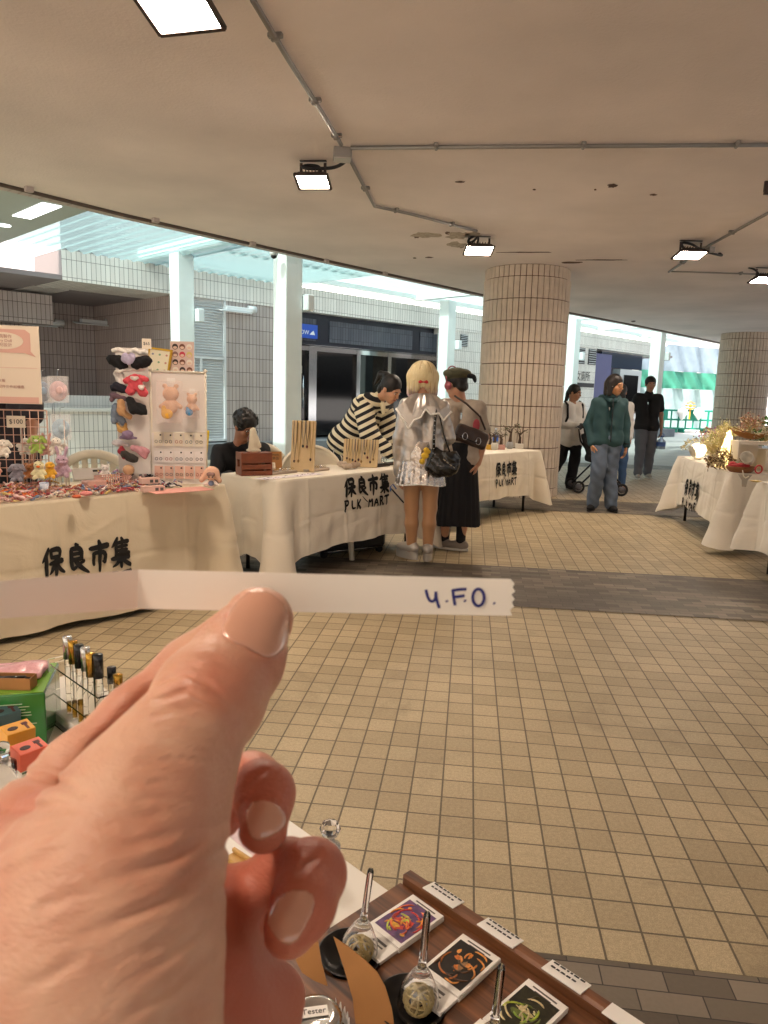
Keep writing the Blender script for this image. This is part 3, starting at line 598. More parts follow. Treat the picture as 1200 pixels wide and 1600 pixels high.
class Table:
    def __init__(T, name, label, clabel, corner, cornx, rz, L, W, drop, mat, ph=0, group='market stall tables', cg='cream tablecloths', flare=.12, cd=.2, H=TH):
        T.L, T.W, T.rz, T.drop, T.ph, T.flare, T.cd, T.H = L, W, rz, drop, ph, flare, cd, H
        cx = -cornx * L / 2; c = np.array(corner[:2]) + np.array([math.cos(rz), math.sin(rz)]) * cx + np.array([-math.sin(rz), math.cos(rz)]) * W / 2
        T.c = c
        t = thing('folding_table', label, 'table', (*c, 0), rz, group); T.t = t
        MB().span(-L / 2 + .01, L / 2 - .01, -W / 2 + .01, W / 2 - .01, H - .045, H - .01, 0, .008).build('tabletop', m_top, t)
        for sx in (-1, 1):
            for sy in (-1, 1):
                x0 = sx * (L / 2 - .2); y0 = sy * (W / 2 - .1)
                MB().tube([(x0, y0 * .8, H - .05), (x0 + sx * .03, y0, .25), (x0 + sx * .03, y0, 0)], .016, 10).build('leg', m_leg, t)
            x0 = sx * (L / 2 - .17); MB().tube([(x0, -W / 2 + .1, .2), (x0, W / 2 - .1, .2)], .012, 8).build('stretcher', m_leg, t)
        cl = bpy.data.objects.new('tmp', None); bpy.data.objects.remove(cl)
        mb = MB(); per = []
        hx, hy, r_ = L / 2, W / 2, .018
        def side(a, b, nx, ny):
            n_ = int(math.dist(a, b) / .010)
            for i in range(n_): k = i / n_; per.append((a[0] + (b[0] - a[0]) * k, a[1] + (b[1] - a[1]) * k, nx, ny))
        def corner_(cx_, cy_, a0):
            for i in range(9): a = a0 + PI / 2 * i / 9; per.append((cx_ + r_ * math.cos(a), cy_ + r_ * math.sin(a), math.cos(a), math.sin(a)))
        side((-hx + r_, -hy), (hx - r_, -hy), 0, -1); corner_(hx - r_, -hy + r_, -PI / 2)
        side((hx, -hy + r_), (hx, hy - r_), 1, 0); corner_(hx - r_, hy - r_, 0)
        side((hx - r_, hy), (-hx + r_, hy), 0, 1); corner_(-hx + r_, hy - r_, PI / 2)
        side((-hx, hy - r_), (-hx, -hy + r_), -1, 0); corner_(-hx + r_, -hy + r_, PI)
        n_ = len(per); R_ = 46; vs = []
        for (x, y, nx, ny) in per: vs.append((x - nx * .008, y - ny * .008, H + .002))
        for j in range(R_ + 1):
            for (x, y, nx, ny) in per: vs.append(T.sk(x, y, nx, ny, j / R_))
        fs = [tuple(range(n_))]
        for j in range(R_ + 1):
            for i in range(n_):
                k = (i + 1) % n_; fs.append((j * n_ + k, j * n_ + i, (j + 1) * n_ + i, (j + 1) * n_ + k))
        fs = [fs[0]] + [f[::-1] for f in fs[1:]]
        fs = [fs[0]] + [f for f in fs[1:]]
        mb.add(vs, fs, 0, True); mb.sm[0] = False
        T.o = tag(mb.build('tablecloth', mat, None, (*c, 0), rz), clabel, 'tablecloth', cg)
    def sk(T, x, y, nx, ny, v):
        hx, hy = T.L / 2, T.W / 2
        s = math.hypot(hx - abs(x), hy - abs(y)); g = math.exp(-(s / .11) ** 2); g2 = math.exp(-(s / .2) ** 1.3)
        along = x if abs(ny) > .5 else y * 1.7 + 3
        o = .004 + .012 * min(1, v * 6) + v * (.02 + T.flare * g) + folds(s, along, v, T.ph) - .075 * v * math.exp(-((s - .17) / .07) ** 2)
        o = max(o, .006)
        dr = T.drop * (1 + T.cd * g2) * v
        z = T.H - .001 - dr - (.006 * math.sin(along * 14 + T.ph) * v)
        return (x + nx * o, y + ny * o, max(z, .004))
    def front(T, x, z, off):
        v = (T.H - z) / T.drop; p = T.sk(x, -T.W / 2, 0, -1, v); return (p[0], p[1] - off, z)
    def w(T, x, y, z):
        c, s = math.cos(T.rz), math.sin(T.rz); return np.array([T.c[0] + x * c - y * s, T.c[1] + x * s + y * c, z])
    def lx(T, px, py, z=TH):
        """table coordinates of the place seen at a pixel on height z"""
        p = at(px, py, z)[:2] - T.c; c, s = math.cos(T.rz), math.sin(T.rz); return (p[0] * c + p[1] * s, -p[0] * s + p[1] * c)
# brush strokes: (x, y, width) in a unit square
CH = {
 '保': [[(.31, .99, .5), (.2, .74, 1), (.02, .53, .35)], [(.19, .74, .8), (.2, .4, 1), (.16, .0, .7)], [(.4, .93, .8), (.44, .62, .7)], [(.38, .9, .8), (.86, .95, 1.1), (.79, .62, .7)], [(.45, .65, .7), (.8, .67, .8)], [(.33, .44, .7), (.96, .52, 1.1)], [(.63, .62, .9), (.64, .3, 1), (.6, -.02, .6)], [(.6, .45, .9), (.46, .22, .8), (.31, .1, .3)], [(.66, .45, .8), (.8, .22, 1), (1.0, .1, .5)]],
 '良': [[(.46, 1.02, .6), (.57, .9, 1.2)], [(.24, .84, .8), (.76, .87, 1.1), (.72, .45, .8)], [(.28, .66, .7), (.7, .67, .7)], [(.28, .46, .8), (.72, .48, .8)], [(.27, .85, .9), (.25, .1, 1), (.5, .22, .5)], [(.86, .4, .9), (.62, .28, .4)], [(.42, .46, .9), (.66, .18, 1.1), (1.04, -.04, .5)]],
 '市': [[(.48, 1.04, .7), (.53, .86, 1.2)], [(.02, .77, .8), (.98, .83, 1.2)], [(.22, .62, .9), (.2, .18, .7)], [(.22, .6, .7), (.8, .64, 1), (.8, .22, 1), (.66, .27, .4)], [(.51, .8, 1), (.51, .3, 1), (.48, -.08, .6)]],
 '集': [[(.36, 1.04, .6), (.24, .86, 1), (.06, .72, .4)], [(.27, .87, .9), (.28, .38, .8)], [(.54, 1.03, .6), (.62, .9, 1)], [(.27, .84, .7), (.92, .88, .9)], [(.27, .7, .6), (.85, .72, .7)], [(.27, .56, .6), (.85, .58, .7)], [(.22, .41, .8), (.97, .45, .9)], [(.58, .87, .8), (.57, .43, .8)], [(.03, .28, .8), (.98, .32, 1.1)], [(.52, .42, 1), (.51, -.06, .8)], [(.48, .3, .9), (.32, .1, .8), (.08, .0, .3)], [(.56, .3, .8), (.76, .1, 1), (.98, .0, .8)]],
 'P': [[(.2, 1, .9), (.24, .5, 1), (.2, -.15, .8)], [(.05, .95, .7), (.7, 1, 1), (.8, .7, 1), (.3, .45, .7)]],
 'L': [[(.3, .95, .9), (.22, .1, 1), (.85, .16, .8)]],
 'K': [[(.2, 1, .9), (.2, 0, 1)], [(.85, .98, .8), (.25, .45, .9)], [(.3, .5, .8), (.95, -.02, 1.1)]],
 'M': [[(.15, 0, .8), (.2, .95, 1), (.5, .4, .8), (.82, 1, .9), (.88, 0, 1)]],
 'A': [[(.08, 0, .8), (.5, 1, 1), (.9, 0, 1)], [(.28, .36, .7), (.75, .4, .7)]],
 'R': [[(.2, 1, .9), (.2, 0, 1)], [(.1, .96, .8), (.8, .92, 1), (.7, .58, .9), (.25, .5, .7)], [(.4, .5, .8), (.95, 0, 1)]],
 'T': [[(.02, .92, .8), (.98, 1, 1)], [(.52, .95, 1), (.5, -.02, .8)]]}
def ribbon(mb, pts, wd, fn, k):
    P = [np.array(p, float) for p in pts]
    for _ in range(2):
        Q = [P[0]]
        for i in range(len(P) - 1): Q += [P[i] * .72 + P[i + 1] * .28, P[i] * .28 + P[i + 1] * .72]
        P = Q + [P[-1]]
    Q = []
    for i in range(len(P) - 1):
        n_ = max(1, int(np.linalg.norm(P[i + 1][:2] - P[i][:2]) / .08)); Q += [P[i] + (P[i + 1] - P[i]) * j / n_ for j in range(n_)]
    P = Q + [P[-1]]; vs = []; N_ = len(P)
    for i, p in enumerate(P):
        t = P[min(i + 1, N_ - 1)][:2] - P[max(i - 1, 0)][:2]; t /= np.linalg.norm(t) + 1e-9; nn = np.array([-t[1], t[0]])
        hw = wd * p[2] * (.5 if i in (0, N_ - 1) else 1)
        e = p[:2] - t * wd * .3 if i == 0 else (p[:2] + t * wd * .3 if i == N_ - 1 else p[:2])
        for sg in (-1, -.33, .33, 1): vs.append(fn(*(e + nn * hw * sg), k))
    mb.add(vs, [(4 * i + j, 4 * i + j + 1, 4 * i + 5 + j, 4 * i + 4 + j) for i in range(N_ - 1) for j in range(3)][::1], 0, True)
def brush(T, xc, ztop, wid, hgt, latin=True, dr=.0):
    """the market's brush lettering, mapped on the hanging front of a cloth"""
    mb = MB(); k = 0
    cw = wid / 4
    for i, ch in enumerate('保良市集'):
        x0 = xc - wid / 2 + i * cw; z0 = ztop - hgt
        for st in CH[ch]:
            ribbon(mb, st, .098, lambda x, y, q: T.front(x0 + (x * .93 + .03) * cw, z0 + y * hgt + i * dr, .0065 + q * .00012), k); k += 1
    if latin:
        ch_ = hgt * .52; z1 = ztop - hgt * 1.2 - ch_
        for (cs, xa, xb) in (('PLK', 0., .36), ('MART', .5, 1.)):
            cw2 = wid * (xb - xa) / len(cs)
            for i, ch in enumerate(cs):
                x0 = xc - wid / 2 + wid * xa + i * cw2
                for st in CH[ch]:
                    ribbon(mb, st, .135, lambda x, y, q: T.front(x0 + x * cw2 * .9, z1 + y * ch_ + dr * 3.2 * (xa + i * .1), .0065 + q * .00012), k); k += 1
        ribbon(mb, [(.0, 1, .5), (.6, .3, 1), (1, 0, .5)], .09, lambda x, y, q: T.front(xc - .13 * wid + x * wid * .12, ztop - hgt * 1.12 - .3 * hgt + y * hgt * .36, .0065 + q * .00012), k)
    return mb.build('lettering', m_ink, T.o)
R49 = rad(49)
T1 = Table('t', 'folding table under the tan cloth crowded with hair clips and plush toys', 'tan tablecloth hanging to the floor at the front left stall', (-1.055, 4.745), 1, R49, 1.85, .68, .70, m_cl1, .3, cd=.05, flare=.11)
T2 = Table('t', 'folding table under the cream cloth carrying the jewellery displays', 'cream tablecloth of the jewellery stall behind the silver dressed woman', (-.745, 5.0), -1, rad(51), 1.8, .62, .53, m_cl, 1.7, cd=.34, flare=.13)
T3 = Table('t', 'folding table with bonsai pots in front of the near column', 'cream tablecloth of the bonsai stall in front of the near column', (1.875, 8.76), 1, rad(48), 1.8, .62, .5, m_cl, 2.9, cd=.3, flare=.15)
T4 = Table('t', 'folding table piled with dried flowers at the right', 'cream tablecloth of the dried flower stall at the right', (3.43, 8.5), -1, rad(-98.5), 1.98, .7, .5, m_cl2, 4.1, cd=.36, flare=.16)
T5 = Table('t', 'folding table cut by the right edge, nearest on the right', 'cream tablecloth cut by the right edge of the view', (3.07, 5.93), -1, rad(-98.5), 1.8, .7, .52, m_cl2, 5.3, cd=.12, flare=.13)
x1 = T1.lx(128, 870, .35)[0]
def px_on(T, px, py):   # where the sight line meets the front plane of a table
    d = ray(px, py); n_ = np.array([math.sin(T.rz), -math.cos(T.rz), 0]); o = np.array([*T.c, 0]) + n_ * (T.W / 2 + .02)
    k = ((o - CP) @ n_) / (d @ n_); p = CP + d * k; q = p[:2] - T.c; return q[0] * math.cos(T.rz) + q[1] * math.sin(T.rz), p[2]
def brush_px(T, xl, xr, yt, yb, **kw):
    a = px_on(T, xl, yt); b = px_on(T, xr, yt); c = px_on(T, (xl + xr) / 2, yb); m_ = px_on(T, (xl + xr) / 2, yt)
    return brush(T, (a[0] + b[0]) / 2, m_[1], b[0] - a[0], (m_[1] - c[1]) / 1.75, **kw)
brush_px(T1, 62, 202, 848, 925)
brush_px(T2, 537, 608, 744, 793)
brush_px(T3, 774, 807, 722, 759)
brush_px(T4, 1074, 1095, 752, 800)
# ================================================================== THE HAND WITH THE PAPER STRIP
HS = .85
def hp(px, py, dep): return atd(px, py, dep * HS)
def hc(a, b, k=.004): return ('c', hp(*a[:3]), hp(*b[:3]), a[3] * a[2] * HS / F, b[3] * b[2] * HS / F, {'k': k})
def chain(pts, k=.004): return [hc(pts[i], pts[i + 1], k) for i in range(len(pts) - 1)]
m_skin = M('skin', '#c58a6a', .42, spec=.35, sss=.12)
n, L = nodes(m_skin); p = n['Principled BSDF']; p.inputs['Subsurface Radius'].default_value = (1, .35, .2); p.inputs['Subsurface Scale'].default_value = .004
tc = n.new('ShaderNodeTexCoord')
def _noise(sc, det=4, mapping=None):
    t = n.new('ShaderNodeTexNoise'); t.inputs['Scale'].default_value = sc; t.inputs['Detail'].default_value = det
    if mapping:
        mp = n.new('ShaderNodeMapping'); mp.inputs['Scale'].default_value = mapping; mp.inputs['Rotation'].default_value = (0, .5, 0); L.new(tc.outputs['Object'], mp.inputs[0]); L.new(mp.outputs[0], t.inputs['Vector'])
    else: L.new(tc.outputs['Object'], t.inputs['Vector'])
    return t
t1 = _noise(55, 5); rp = n.new('ShaderNodeValToRGB'); e = rp.color_ramp.elements
e[0].position = .3; e[0].color = (*lin('#c88d74'), 1); e[1].position = .72; e[1].color = (*lin('#dfb79c'), 1); L.new(t1.outputs['Fac'], rp.inputs[0]); fa = n.new('ShaderNodeAttribute'); fa.attribute_name = 'flush'; fm = n.new('ShaderNodeMix'); fm.data_type = 'RGBA'; fm.inputs[7].default_value = (*lin('#c0664f'), 1)
L.new(fa.outputs['Fac'], fm.inputs[0]); L.new(rp.outputs[0], fm.inputs[6]); L.new(fm.outputs[2], p.inputs['Base Color'])
t2 = _noise(520, 5, (1, 1, 3.6)); t3 = _noise(1500, 2)
ad = n.new('ShaderNodeMath'); ad.operation = 'MULTIPLY_ADD'; L.new(t3.outputs['Fac'], ad.inputs[0]); ad.inputs[1].default_value = .35; L.new(t2.outputs['Fac'], ad.inputs[2])
bp = n.new('ShaderNodeBump'); bp.inputs['Strength'].default_value = .34; bp.inputs['Distance'].default_value = .0011; L.new(ad.outputs[0], bp.inputs['Height']); L.new(bp.outputs[0], p.inputs['Normal'])
m_nail = M('nail', '#d59f86', .12, spec=.7, coat=1.)
thumb = [(404, 972, .214, 55), (372, 1030, .205, 70), (328, 1090, .192, 84), (285, 1160, .178, 86), (230, 1243, .165, 93)]
thenar = [(230, 1243, .165, 91), (186, 1366, .153, 116), (182, 1490, .147, 132), (168, 1640, .142, 148)]
index = [(392, 972, .232, 44), (300, 1048, .224, 50), (212, 1122, .214, 50), (122, 1205, .203, 55), (48, 1295, .192, 68), (-60, 1440, .182, 100)]
middle = [(60, 1360, .2, 85), (230, 1330, .225, 52), (330, 1262, .226, 46), (392, 1226, .219, 45), (413, 1240, .207, 43), (412, 1292, .196, 39)]
ring = [(250, 1470, .21, 85), (372, 1410, .215, 46), (447, 1362, .212, 45), (488, 1366, .203, 48), (474, 1412, .192, 46), (452, 1452, .186, 41)]
pinky = [(300, 1560, .195, 80), (385, 1530, .205, 40), (428, 1560, .2, 42), (418, 1640, .19, 42)]
prims = chain(thumb, .003) + chain(thenar, .012)
prims += [hc((120, 1400, .16, 90), (70, 1560, .15, 150), .02), hc((70, 1560, .15, 150), (80, 1760, .14, 190), .02), hc((232, 1300, .168, 80), (60, 1330, .19, 70), .014), hc((60, 1400, .185, 110), (120, 1600, .18, 170), .02)]
prims += chain(index, .004) + chain(middle, .004) + chain(ring, .004) + chain(pinky, .004)
prims += [hc((270, 1480, .195, 95), (330, 1620, .185, 105), .01), hc((360, 1470, .218, 60), (400, 1620, .21, 60), .008), hc((150, 1420, .2, 110), (260, 1520, .2, 110), .015)]
prims += [p_[:-1] + ({'k': .003, 'op': 'sub'},) for p_ in chain([(340, 968, .214, 13), (240, 1080, .206, 21), (172, 1172, .199, 23), (112, 1248, .192, 15)])]
GR = [([(248, 1072), (285, 1052), (322, 1066), (352, 1092), (384, 1112)], .0008, 5), ([(243, 1096), (290, 1080), (330, 1100), (372, 1126)], .0007, 4.5), ([(262, 1048), (300, 1040), (340, 1062)], .0005, 4), ([(235, 1120), (290, 1112), (350, 1140)], .0005, 4),
      ([(352, 1318), (318, 1348), (262, 1402), (182, 1440), (90, 1478)], .0012, 9), ([(318, 1372), (288, 1402), (232, 1438)], .0007, 7), ([(306, 1318), (270, 1340), (210, 1362), (140, 1376)], .0009, 10), ([(345, 1385), (300, 1436), (240, 1482), (150, 1520)], .0008, 9), ([(280, 1300), (220, 1316), (150, 1322)], .0005, 8), ([(250, 1270), (200, 1282), (150, 1284)], .0004, 7), ([(280, 1140), (340, 1150)], .0005, 4), ([(215, 1190), (290, 1185), (350, 1195)], .0005, 4.5), ([(200, 1225), (280, 1222)], .0005, 4.5),
      ([(332, 1420), (300, 1462), (250, 1502), (180, 1540)], .0008, 9), ([(335, 1480), (300, 1510), (240, 1560), (180, 1600)], .0008, 9), ([(338, 1540), (290, 1570), (220, 1610)], .0006, 9), ([(120, 1500), (70, 1530), (20, 1545)], .0005, 10), ([(60, 1420), (110, 1400), (160, 1392)], .0005, 9), ([(320, 1290), (260, 1312), (180, 1325)], .0004, 9),
      ([(30, 1212), (70, 1218), (112, 1232), (150, 1240)], .0012, 8), ([(0, 1268), (40, 1266), (90, 1262), (140, 1258)], .0011, 9), ([(60, 1190), (110, 1205)], .0004, 7),
      ([(0, 1330), (60, 1305), (110, 1290)], .0006, 8), ([(0, 1370), (70, 1340), (120, 1320)], .0005, 8), ([(260, 1108), (310, 1104), (355, 1122)], .00045, 4), ([(250, 1150), (310, 1158), (360, 1168)], .0004, 4), ([(225, 1172), (300, 1172), (350, 1180)], .0004, 4), ([(290, 1030), (330, 1028), (372, 1050)], .0004, 4), ([(200, 1250), (260, 1246), (320, 1258)], .0004, 4.5), ([(150, 1290), (200, 1296), (250, 1290)], .0004, 4.5), ([(415, 1205), (395, 1215), (380, 1240)], .0006, 5), ([(500, 1335), (480, 1350), (455, 1380)], .0006, 5), ([(372, 1010), (400, 1020), (430, 1015)], .0004, 4)]
def nloop(px, py, a, b, ang, part=1.):
    return [(px + a * (abs(math.cos(t)) ** .75 * (1 if math.cos(t) > 0 else -1)) * math.cos(ang) - b * (abs(math.sin(t)) ** .75 * (1 if math.sin(t) > 0 else -1)) * math.sin(ang), py + a * (abs(math.cos(t)) ** .75 * (1 if math.cos(t) > 0 else -1)) * math.sin(ang) + b * (abs(math.sin(t)) ** .75 * (1 if math.sin(t) > 0 else -1)) * math.cos(ang)) for t in [i * 2 * PI * part / 20 - (1.6 if part < 1 else 0) + (1.6 if part < 1 else 0) for i in range(21)]]
GL = [(nloop(409, 962, 53, 58, .2, .5), .0005, 4, 1), (nloop(409, 1282, 36, 40, -.35), .00035, 3.5, 1), (nloop(449, 1438, 37, 43, .6), .00035, 3.5, 1)]
def hdisp(P):
    v = P - CP; k = v @ FV; x = 600 + F * (v @ RV) / k; y = 800 - F * (v @ UV) / k; o = np.zeros(len(P)); o2 = np.zeros(len(P))
    for pl, amp, wd, *nt_ in GR + GL:
        dm = np.full(len(P), 1e9); tt = np.zeros(len(P)); ns = len(pl) - 1
        for si, ((ax, ay), (bx, by)) in enumerate(zip(pl[:-1], pl[1:])):
            l2 = (bx - ax) ** 2 + (by - ay) ** 2; h = np.clip(((x - ax) * (bx - ax) + (y - ay) * (by - ay)) / l2, 0, 1)
            dd = np.hypot(x - ax - h * (bx - ax), y - ay - h * (by - ay)); tt = np.where(dd < dm, (si + h) / ns, tt); dm = np.minimum(dm, dd)
        tp_ = np.clip((1 - tt) / .45, 0, 1) * np.clip((tt + .12) / .2, 0, 1)
        if nt_: tp_ = 1.
        am = amp * (1. if nt_ else .8)
        o = np.maximum(o, tp_ * am * np.exp(-(dm / wd) ** 2)); o2 = np.maximum(o2, (0 if nt_ else 1) * tp_ * am * .4 * np.exp(-((dm - 2.1 * wd) / (1.1 * wd)) ** 2))
    o = o - o2
    return o
hand = blobo('hand', prims, .00065, m_skin, None, .004, hdisp)
tag(hand, 'large hand in front pinching a white paper strip between thumb and finger', 'hand')
vv = np.empty(len(hand.data.vertices) * 3); hand.data.vertices.foreach_get('co', vv); vv = vv.reshape(-1, 3); fl_ = np.zeros(len(vv))
for (px, py, dep, rad_, am) in ((412, 985, .2, .012, .45), (345, 1075, .178, .010, .35), (410, 1310, .195, .016, .7), (395, 1215, .21, .014, .5), (448, 1470, .185, .017, .75), (490, 1350, .2, .016, .5), (400, 1420, .21, .03, .7), (60, 1265, .18, .012, .5), (180, 1160, .2, .012, .4), (330, 1250, .15, .010, .3), (390, 1560, .2, .03, .5), (250, 1085, .215, .012, .4)):
    fl_ += am * np.exp(-((vv - hp(px, py, dep)) ** 2).sum(1) / rad_ ** 2)
at_ = hand.data.attributes.new('flush', 'FLOAT', 'POINT'); at_.data.foreach_set('value', np.clip(fl_, 0, .8).astype(np.float32))
CR = np.stack([RV, UV, FV], 1)
def nail(px, py, dep, w_, l_, ang, tilt, finger, name='fingernail', infl=.0005, dz=0):
    """the patch of the finger's own surface inside an ellipsoid, slightly raised"""
    R = CR @ rotm(0, tilt, 0) @ rotm(0, 0, ang); c = hp(px, py, dep)
    fp = [(q[0], q[1], q[2], q[3] + infl, q[4] + infl, {'k': .003}) for q in finger]
    return blobo(name, fp + [('b', c, (w_, l_, .008), R, w_ * .6, {'op': 'int'})], .00045, m_nail, hand)
nail(409, 962, .2005, .0078, .0086, -.2, 0, chain(thumb, .003)[:2], infl=.00045)
nail(409, 1282, .186, .0047, .0052, .35, 0, chain(middle, .004)[3:], infl=.0004)
nail(449, 1438, .177, .0048, .0056, -.6, 0, chain(ring, .004)[3:], infl=.0004)
# ---- strip
m_paper = M('paper_strip', '#eee8dc', .75, sss=.0)
def sdep(px): return (.232 if px > 215 else .232 - (215 - px) * .00012) * HS
def sp(px, py): return atd(px, py, sdep(px))
st = None
top = [(-60, 913), (215, 890), (500, 897), (798, 905)]; bot = [(798, 962), (500, 957), (215, 951), (-60, 971)]
zig = [(798, 905), (804, 912), (801, 918), (805, 924), (799, 929), (804, 936), (800, 941), (803, 948), (797, 953), (800, 962)]
mb = MB()
def strip_panel(poly):
    V = [sp(*q) for q in poly]; nn = len(V); B = [v + FV * .0004 for v in V]
    mb.add(V + B, [tuple(range(nn)), tuple(range(2 * nn - 1, nn - 1, -1))] + [(i, nn + i, nn + (i + 1) % nn, (i + 1) % nn) for i in range(nn)])
strip_panel([(-60, 913), (-60, 971), (215, 951), (215, 890)])
strip_panel([(215, 890), (215, 951), (500, 957), (800, 962)] + zig[::-1][1:] + [(500, 897)])
strip = tag(mb.build('paper_strip', m_paper), 'white paper strip with torn end and handwritten blue letters, held by the hand', 'paper strip')
mb = MB(); q = lambda x, y: (600 + x / 4.615, 850 + y / 4.615); kk = 0
for stf in ([(303, 332), (318, 395), (345, 420), (372, 400), (374, 348)], [(374, 345), (378, 400), (398, 460)], [(496, 330), (500, 380), (512, 440)], [(490, 336), (540, 327), (592, 325)], [(500, 383), (540, 378), (578, 372)],
            [(450, 408), (454, 416)], [(581, 406), (586, 413)], [(791, 424), (796, 430)], [(680 + 42 * math.sin(a), 385 - 62 * math.cos(a)) for a in [i * 2 * PI / 14 - .3 for i in range(15)]]):
    P = [(*q(*s_), 1) for s_ in stf]
    ribbon(mb, P, 2.3, lambda x, y, k_: sp(x, y) - FV * (.00008 + .00003 * k_), kk); kk += 1
mb.build('lettering', M('blue_pen', '#1c2170', .6), strip)
# ================================================================== FOREGROUND TABLE AND ITS GOODS
m_white = M('white_table', '#e9e4da', .35, var=.02, vs=5)
R0 = rad(-45.3); ex0 = np.array([math.cos(R0), math.sin(R0), 0]); ey0 = np.array([-math.sin(R0), math.cos(R0), 0])
c0 = np.array([-.129, .984, 0]) + ex0 * (.0) - ey0 * .31
t0 = thing('folding_table', 'white topped table under the hand with perfume samples and cards', 'table', (*c0[:2], 0), R0, 'market stall tables')
MB().span(-.75, 1.15, -.31, .31, TH - .03, TH, 0, .006).build('tabletop', m_white, t0)
for sx in (-.6, 1.0):
    for sy in (-.24, .24): MB().tube([(sx, sy, TH - .03), (sx, sy, 0)], .016, 10).build('leg', m_leg, t0)
def g3(px, py, z): return at(px, py, z)
def L0(px, py, z=TH):
    p = at(px, py, z) - c0; return float(p @ ex0), float(p @ ey0)
m_wal = M('walnut', '#5d3a25', .45, var=.0)
n, L = nodes(m_wal); p = n['Principled BSDF']; tc = n.new('ShaderNodeTexCoord'); mp = n.new('ShaderNodeMapping'); mp.inputs['Scale'].default_value = (3, 60, 40); t = n.new('ShaderNodeTexNoise'); t.inputs['Scale'].default_value = 1.6; t.inputs['Detail'].default_value = 6; t.inputs['Distortion'].default_value = .6
rp = n.new('ShaderNodeValToRGB'); e = rp.color_ramp.elements; e[0].position = .32; e[0].color = (*lin('#3a2114'), 1); e[1].position = .7; e[1].color = (*lin('#855534'), 1)
L.new(tc.outputs['Object'], mp.inputs[0]); L.new(mp.outputs[0], t.inputs['Vector']); L.new(t.outputs['Fac'], rp.inputs[0]); L.new(rp.outputs[0], p.inputs['Base Color'])
m_dish = M('black_dish', '#121110', .3); m_glass = M('clear_glass', '#ffffff', .02, trans=1., ior=1.45); m_card = M('white_card', '#eeeae4', .6); m_kraft = M('kraft_board', '#a5733f', .75, var=.05, vs=30)
m_acry = M('clear_acrylic', '#ffffff', .03, trans=1., ior=1.2)
ZT = .775
def tray(label, x0, x1, yn, yf, holes):
    t = thing('wooden_tray', label, 'tray', (*c0[:2], 0), R0, 'walnut card trays')
    MB().span(x0, x1, yn, yf, TH + .001, ZT - .012, 0, .003).build('base_board', m_wal, t)
    MB().span(x0, x1, yf - .016, yf, ZT - .011, ZT + .012, 0, .003).build('ledge', m_wal, t)
    # top board with round holes: strips left, right and round each hole
    mb = MB(); R_ = .036; hs = sorted(holes)
    Z0, Z1 = ZT - .0115, ZT
    cuts = [x0] + [h[0] for h in hs for _ in (0,)] + [x1]
    mb.span(x0, x1, hs[0][1] + R_ + .004 if hs else yn, yf - .017, Z0, Z1)
    if hs:
        ya, yb = hs[0][1] - R_ - .004, hs[0][1] + R_ + .004
        mb.span(x0, x1, yn, ya, Z0, Z1); px_ = x0
        for hx, hy in hs:
            a, b = hx - R_ - .004, hx + R_ + .004
            if a > px_: mb.span(px_, a, ya, yb, Z0, Z1)
            px_ = b
            for zz, up in ((Z1, True),):
                N_ = 32; ring_o = []; ring_i = []
                for k in range(N_):
                    an = 2 * PI * k / N_; c_, s_ = math.cos(an), math.sin(an); m_ = max(abs(c_), abs(s_)); ring_o.append((hx + c_ / m_ * (R_ + .004), hy + s_ / m_ * (R_ + .004), zz)); ring_i.append((hx + c_ * R_, hy + s_ * R_, zz))
                lowr = [(x, y, Z0) for x, y, _ in ring_i]
                mb.add(ring_o + ring_i + lowr, [(k, (k + 1) % N_, N_ + (k + 1) % N_, N_ + k) for k in range(N_)] + [(N_ + k, N_ + (k + 1) % N_, 2 * N_ + (k + 1) % N_, 2 * N_ + k) for k in range(N_)])
        if px_ < x1: mb.span(px_, x1, ya, yb, Z0, Z1)
    mb.build('top_board', m_wal, t); return t
lc = L0(640, 1370, ZT); le = L0(968, 1588, ZT); d1 = L0(548, 1490, ZT); d2 = L0(641, 1568, ZT); d3 = L0(745, 1640, ZT)
yf = (lc[1] + le[1]) / 2; pit = (d2[0] - d1[0]); yh = (d1[1] + d2[1]) / 2
hx = [d1[0], d1[0] + pit, d1[0] + 2 * pit]
tray('walnut tray with card stacks and glass scent domes', lc[0], le[0], yh - .075, yf, [(x, yh) for x in hx])
tray('second walnut tray cut by the bottom edge', le[0] + .006, le[0] + .35, yh - .075, yf - .004, [(le[0] + .1, yh), (le[0] + .22, yh)])
def W0_(x, y, z): return np.array([c0[0], c0[1], 0]) + ex0 * x + ey0 * y + np.array([0, 0, z])
m_rat = M('rattan', '#d8c489', .6, var=.1, vs=60)
ORD = ['farthest from the camera', 'in the middle of the tray', 'cut by the bottom edge']
m_tubeg = M('thin_glass', '#ffffff', .03, trans=1., ior=1.14)
m_stain = M('clear_tube', '#f4f4ee', .03, trans=1., ior=1.3)
